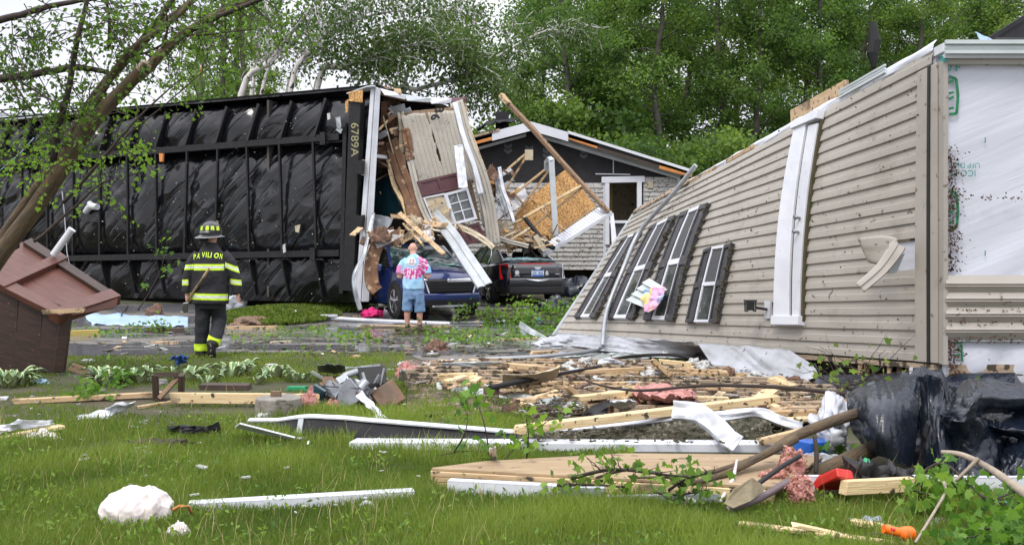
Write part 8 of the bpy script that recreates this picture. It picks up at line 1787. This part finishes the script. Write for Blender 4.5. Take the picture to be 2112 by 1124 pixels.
chips('shredded_leaves', FR+[(1080, 870, 1640, 912, .1)], 4200, .012, .045, 'mossy', 3, 'dark shredded leaves spread over the joists', 'shredded leaves', .3)
chips('insulation_bits', FR, 160, .05, .16, 'browninsul', 4, 'brown insulation bits between the joists', 'insulation bits', .7)
chips('paper_bits', FR+[(850, 742, 1500, 800, .16)], 90, .04, .16, 'litterwhite', 5, 'white paper bits over the joists', 'paper bits', .15)
chips('drive_litter', [(140, 655, 1130, 735, .01), (480, 690, 1180, 735, .01)], 420, .03, .16, 'mossy', 6, 'dark leaf litter strewn on the wet drive', 'leaf litter', .12)
chips('drive_chips', [(200, 640, 1130, 732, .01), (600, 640, 1000, 700, .01)], 60, .05, .22, 'pine', 7, 'tan wood chips strewn on the wet drive', 'wood chips', .12)
chips('drive_paper', [(200, 640, 1130, 732, .01)], 45, .05, .18, 'litterwhite', 8, 'white scraps strewn on the wet drive', 'paper bits', .12)
chips('lawn_scraps', [(20, 770, 840, 900, .03), (60, 900, 880, 1060, .05)], 70, .02, .07, 'litterwhite', 9, 'tiny white scraps strewn over the lawn', 'paper bits', .2)
r = random.Random(77); pp_ = []
for (x0, y0, x1, y1, n) in [(140, 672, 390, 690, 130), (480, 674, 760, 696, 260), (880, 672, 1150, 702, 600), (1000, 645, 1180, 680, 350), (1150, 735, 1700, 850, 260), (500, 700, 1000, 728, 90)]:
    cs = [(r.uniform(x0, x1), r.uniform(y0, y1)) for _ in range(14)]
    for _ in range(n): c = cs[r.randrange(14)]; pp_.append(tuple(G(min(max(r.gauss(c[0], 28), x0), x1), min(max(r.gauss(c[1], 3.5), y0), y1), r.random()*.05+.01)))
leafcloud('fallen_leaves', np.array(pp_), .055, M['leafbright'], None, 'maple', 78, droop=-.1, label='torn green leaves strewn in drifts on the wet drive and debris', cat='fallen leaves', kind='stuff')
r = random.Random(78); q_ = []
for _ in range(1500):
    px = r.uniform(1110, 2112); py = r.uniform(735, 870); q_.append(tuple(G(px, py, r.random()*.12+.02)))
leafcloud('dead_leaves', np.array(q_), .035, M.setdefault('leafdead', leafmat('leafdead', (.07, .05, .03), (.16, .11, .06), .1)), None, 'card', 79, droop=0, label='small brown dead leaves spread along the wall foot', cat='dead leaves', kind='stuff')
# leaf shreds caught on the right end wall and long wall
r = random.Random(80); q_ = []
for _ in range(520):
    px = 1957+abs(r.gauss(0, 13)); py = r.uniform(300, 560); q_.append(tuple(E(px, py, .06)))
for _ in range(160): q_.append(tuple(E(r.uniform(1957, 2112), r.choice((640, 664, 697, 702, 405, 410))+r.gauss(0, 4), .11)))
for _ in range(180): q_.append(tuple(E(1957+abs(r.gauss(0, 14)), r.uniform(702, 775), .09)))
leafcloud('wall_leaf_shreds', np.array(q_), .022, M.setdefault('leafred', leafmat('leafred', (.09, .035, .025), (.13, .06, .04), .05)), None, 'card', 81, droop=0, label='reddish leaf shreds plastered on the white end wall', cat='leaf shreds', kind='stuff')
q_ = []
for _ in range(420): u, v = r.random()*.97, r.random(); q_.append(tuple(Wp(u, v, .05)))
leafcloud('siding_leaf_shreds', np.array(q_), .025, M['leafdead'], None, 'card', 82, droop=0, label='dark leaf shreds specking the long beige wall', cat='leaf shreds', kind='stuff')
r = random.Random(83); q_ = []
for _ in range(330): px = r.uniform(0, 720); py = r.uniform(230, 610); q_.append(tuple(H(px, py, .14)))
leafcloud('belly_leaf_specks', np.array(q_), .032, M.setdefault('leafpale', leafmat('leafpale', (.20, .22, .16), (.45, .44, .38), .05)), None, 'card', 84, droop=0, label='pale leaf specks spattered on the black plastic', cat='leaf specks', kind='stuff')

# ================================================================ grass
def grass(name, seed, n, label, ymin, region, hmin, hmax, mname, wid):
    rs = np.random.RandomState(seed); py = ymin+(1175-ymin)*rs.rand(n)**1.05; px = rs.uniform(-300, 2450, n)
    d = CH*F/(py-HZ); x = (px-1056)/F*d; y = d
    keep = region(px, py, x, y); x, y, px, py = x[keep], y[keep], px[keep], py[keep]; n = len(x)
    sc_ = np.array([noise.noise(Vector((a*1.3, b*1.3, seed))) for a, b in zip(x, y)]); sc2 = np.array([noise.noise(Vector((a*.45, b*.45, seed+9))) for a, b in zip(x, y)])
    h = (hmin+(hmax-hmin)*rs.rand(n)**1.4)*(1+.9*sc_)*(1+.5*sc2); h = np.clip(h, .015, .3); h *= np.where(y > 9, .62, 1)
    a = rs.rand(n)*2*np.pi; lean = h*(.15+.6*rs.rand(n)); w = wid*(.7+.6*rs.rand(n))*np.clip(y/6, .8, 2.4)
    dx, dy = np.cos(a), np.sin(a); th = rs.rand(n)*np.pi; sx, sy = np.cos(th)*w, np.sin(th)*w*.6; z0 = np.zeros(n)
    v = np.stack([np.stack([x-sx, y-sy, z0], 1), np.stack([x+sx, y+sy, z0], 1), np.stack([x+dx*lean*.35+sx*.8, y+dy*lean*.35+sy*.8, h*.6], 1), np.stack([x+dx*lean*.35-sx*.8, y+dy*lean*.35-sy*.8, h*.6], 1), np.stack([x+dx*lean, y+dy*lean, h], 1)], 1).reshape(-1, 3)
    me = bpy.data.meshes.new(name); me.vertices.add(n*5); me.vertices.foreach_set('co', v.astype(np.float32).ravel()); li = (np.array([0, 1, 2, 3, 3, 2, 4])[None]+(np.arange(n)*5)[:, None]).ravel()
    me.loops.add(len(li)); me.loops.foreach_set('vertex_index', li.astype(np.int32)); me.polygons.add(2*n); st_ = np.stack([np.arange(n)*7, np.arange(n)*7+4], 1).ravel(); me.polygons.foreach_set('loop_start', st_.astype(np.int32)); me.polygons.foreach_set('loop_total', np.tile([4, 3], n).astype(np.int32))
    tn = np.clip(.5+.45*sc_+.5*sc2+.3*(rs.rand(n)-.5), 0, 1); at = me.attributes.new('tone', 'FLOAT', 'POINT'); at.data.foreach_set('value', np.repeat(tn, 5).astype(np.float32))
    me.materials.append(M[mname]); me.update(calc_edges=True); me.validate(); o = link(name, me, None, (0, 0, 0)); return props(o, label, 'grass', kind='stuff')
M['grassmat'] = leafmat('grassmat', (.07, .12, .02), (.25, .32, .065), .4); M['drygrass'] = leafmat('drygrass', (.30, .26, .12), (.42, .36, .20), .3)
def lawn(px, py, x, y):
    k = np.ones(len(px), bool); e = np.interp(px, [p[0] for p in DRV], [p[1] for p in DRV]); k &= py > e
    k &= ~((px > 835) & (py < 800) & (px < 1120)); k &= ~((px > 1100) & (py < 905+.0*px)); k &= ~((px > 1300) & (py < 1012))
    k &= ~((px > 900) & (px < 1800) & (py > 968) & (py < 1025) & ((px > 1000) | (py < 1012)))
    soil = ((px > -50) & (px < 560) & (py > 808) & (py < 868)) | ((px < 760) & (py > 790) & (py < 830)) | ((px < 320) & (py > 770) & (py < 815)); nn = np.array([noise.noise(Vector((a*.9, b*1.6, 4))) for a, b in zip(x, y)])
    rs = np.random.RandomState(3); k &= ~(soil & (nn+.55*rs.rand(len(px)) > .12)); k &= ~((px < 140) & (py < 768)); k &= ~((nn < -.28) & (rs.rand(len(px)) < .6))
    k &= ~((px > 730) & (px < 1620) & (py > 902) & (py < 925))
    return k
grass('lawn_grass', 1, 400000, 'rough green lawn grass in front of the wreckage', 728, lawn, .035, .095, 'grassmat', .0027)
grass('dry_grass', 2, 2600, 'a few dry straw coloured stalks standing in the lawn', 760, lawn, .06, .20, 'drygrass', .0016)
def vergegrass():
    rs = np.random.RandomState(5); P_ = []; 
    for (px, py, sx, sy, h) in MOUNDS[:1]+MOUNDS[4:]:
        c = G(px, py); n = 9000 if sx > 1.1 else 4000; a = rs.rand(n)*6.28; r_ = np.sqrt(rs.rand(n))*1.0; P_.append(np.stack([c.x+np.cos(a)*r_*sx, c.y+np.sin(a)*r_*sy, np.array([gz(0, c.y+q) for q in np.sin(a)*r_*sy])+h*(1-r_*r_)+.03], 1))
    p = np.concatenate(P_); leafcloud('verge_grass', p, .09, M['grassmat'], None, 'card', 6, droop=-1.2, label='bright green turf on the low mound beside the firefighter', cat='grass', kind='stuff')
vergegrass()

# low broad weeds between the blades
r = random.Random(91); q_ = []; tn_ = []
for _ in range(420):
    py = 745+420*r.random()**1.1; px = r.uniform(-60, 2150); 
    if not lawn(np.array([px]), np.array([py]), np.array([(px-1056)/F*CH*F/(py-HZ)]), np.array([CH*F/(py-HZ)]))[0]: continue
    c = G(px, py); n = r.randint(10, 40); t0 = r.random()
    for _ in range(n): q_.append((c.x+r.gauss(0, .10), c.y+r.gauss(0, .10), r.uniform(.01, .07))); tn_.append(t0)
leafcloud('lawn_weeds', np.array(q_), .032, M['leafmaple2'], None, 'oval', 92, droop=-.2, tone=np.array(tn_), label='low broad leaved weeds scattered through the lawn', cat='weeds', kind='stuff')
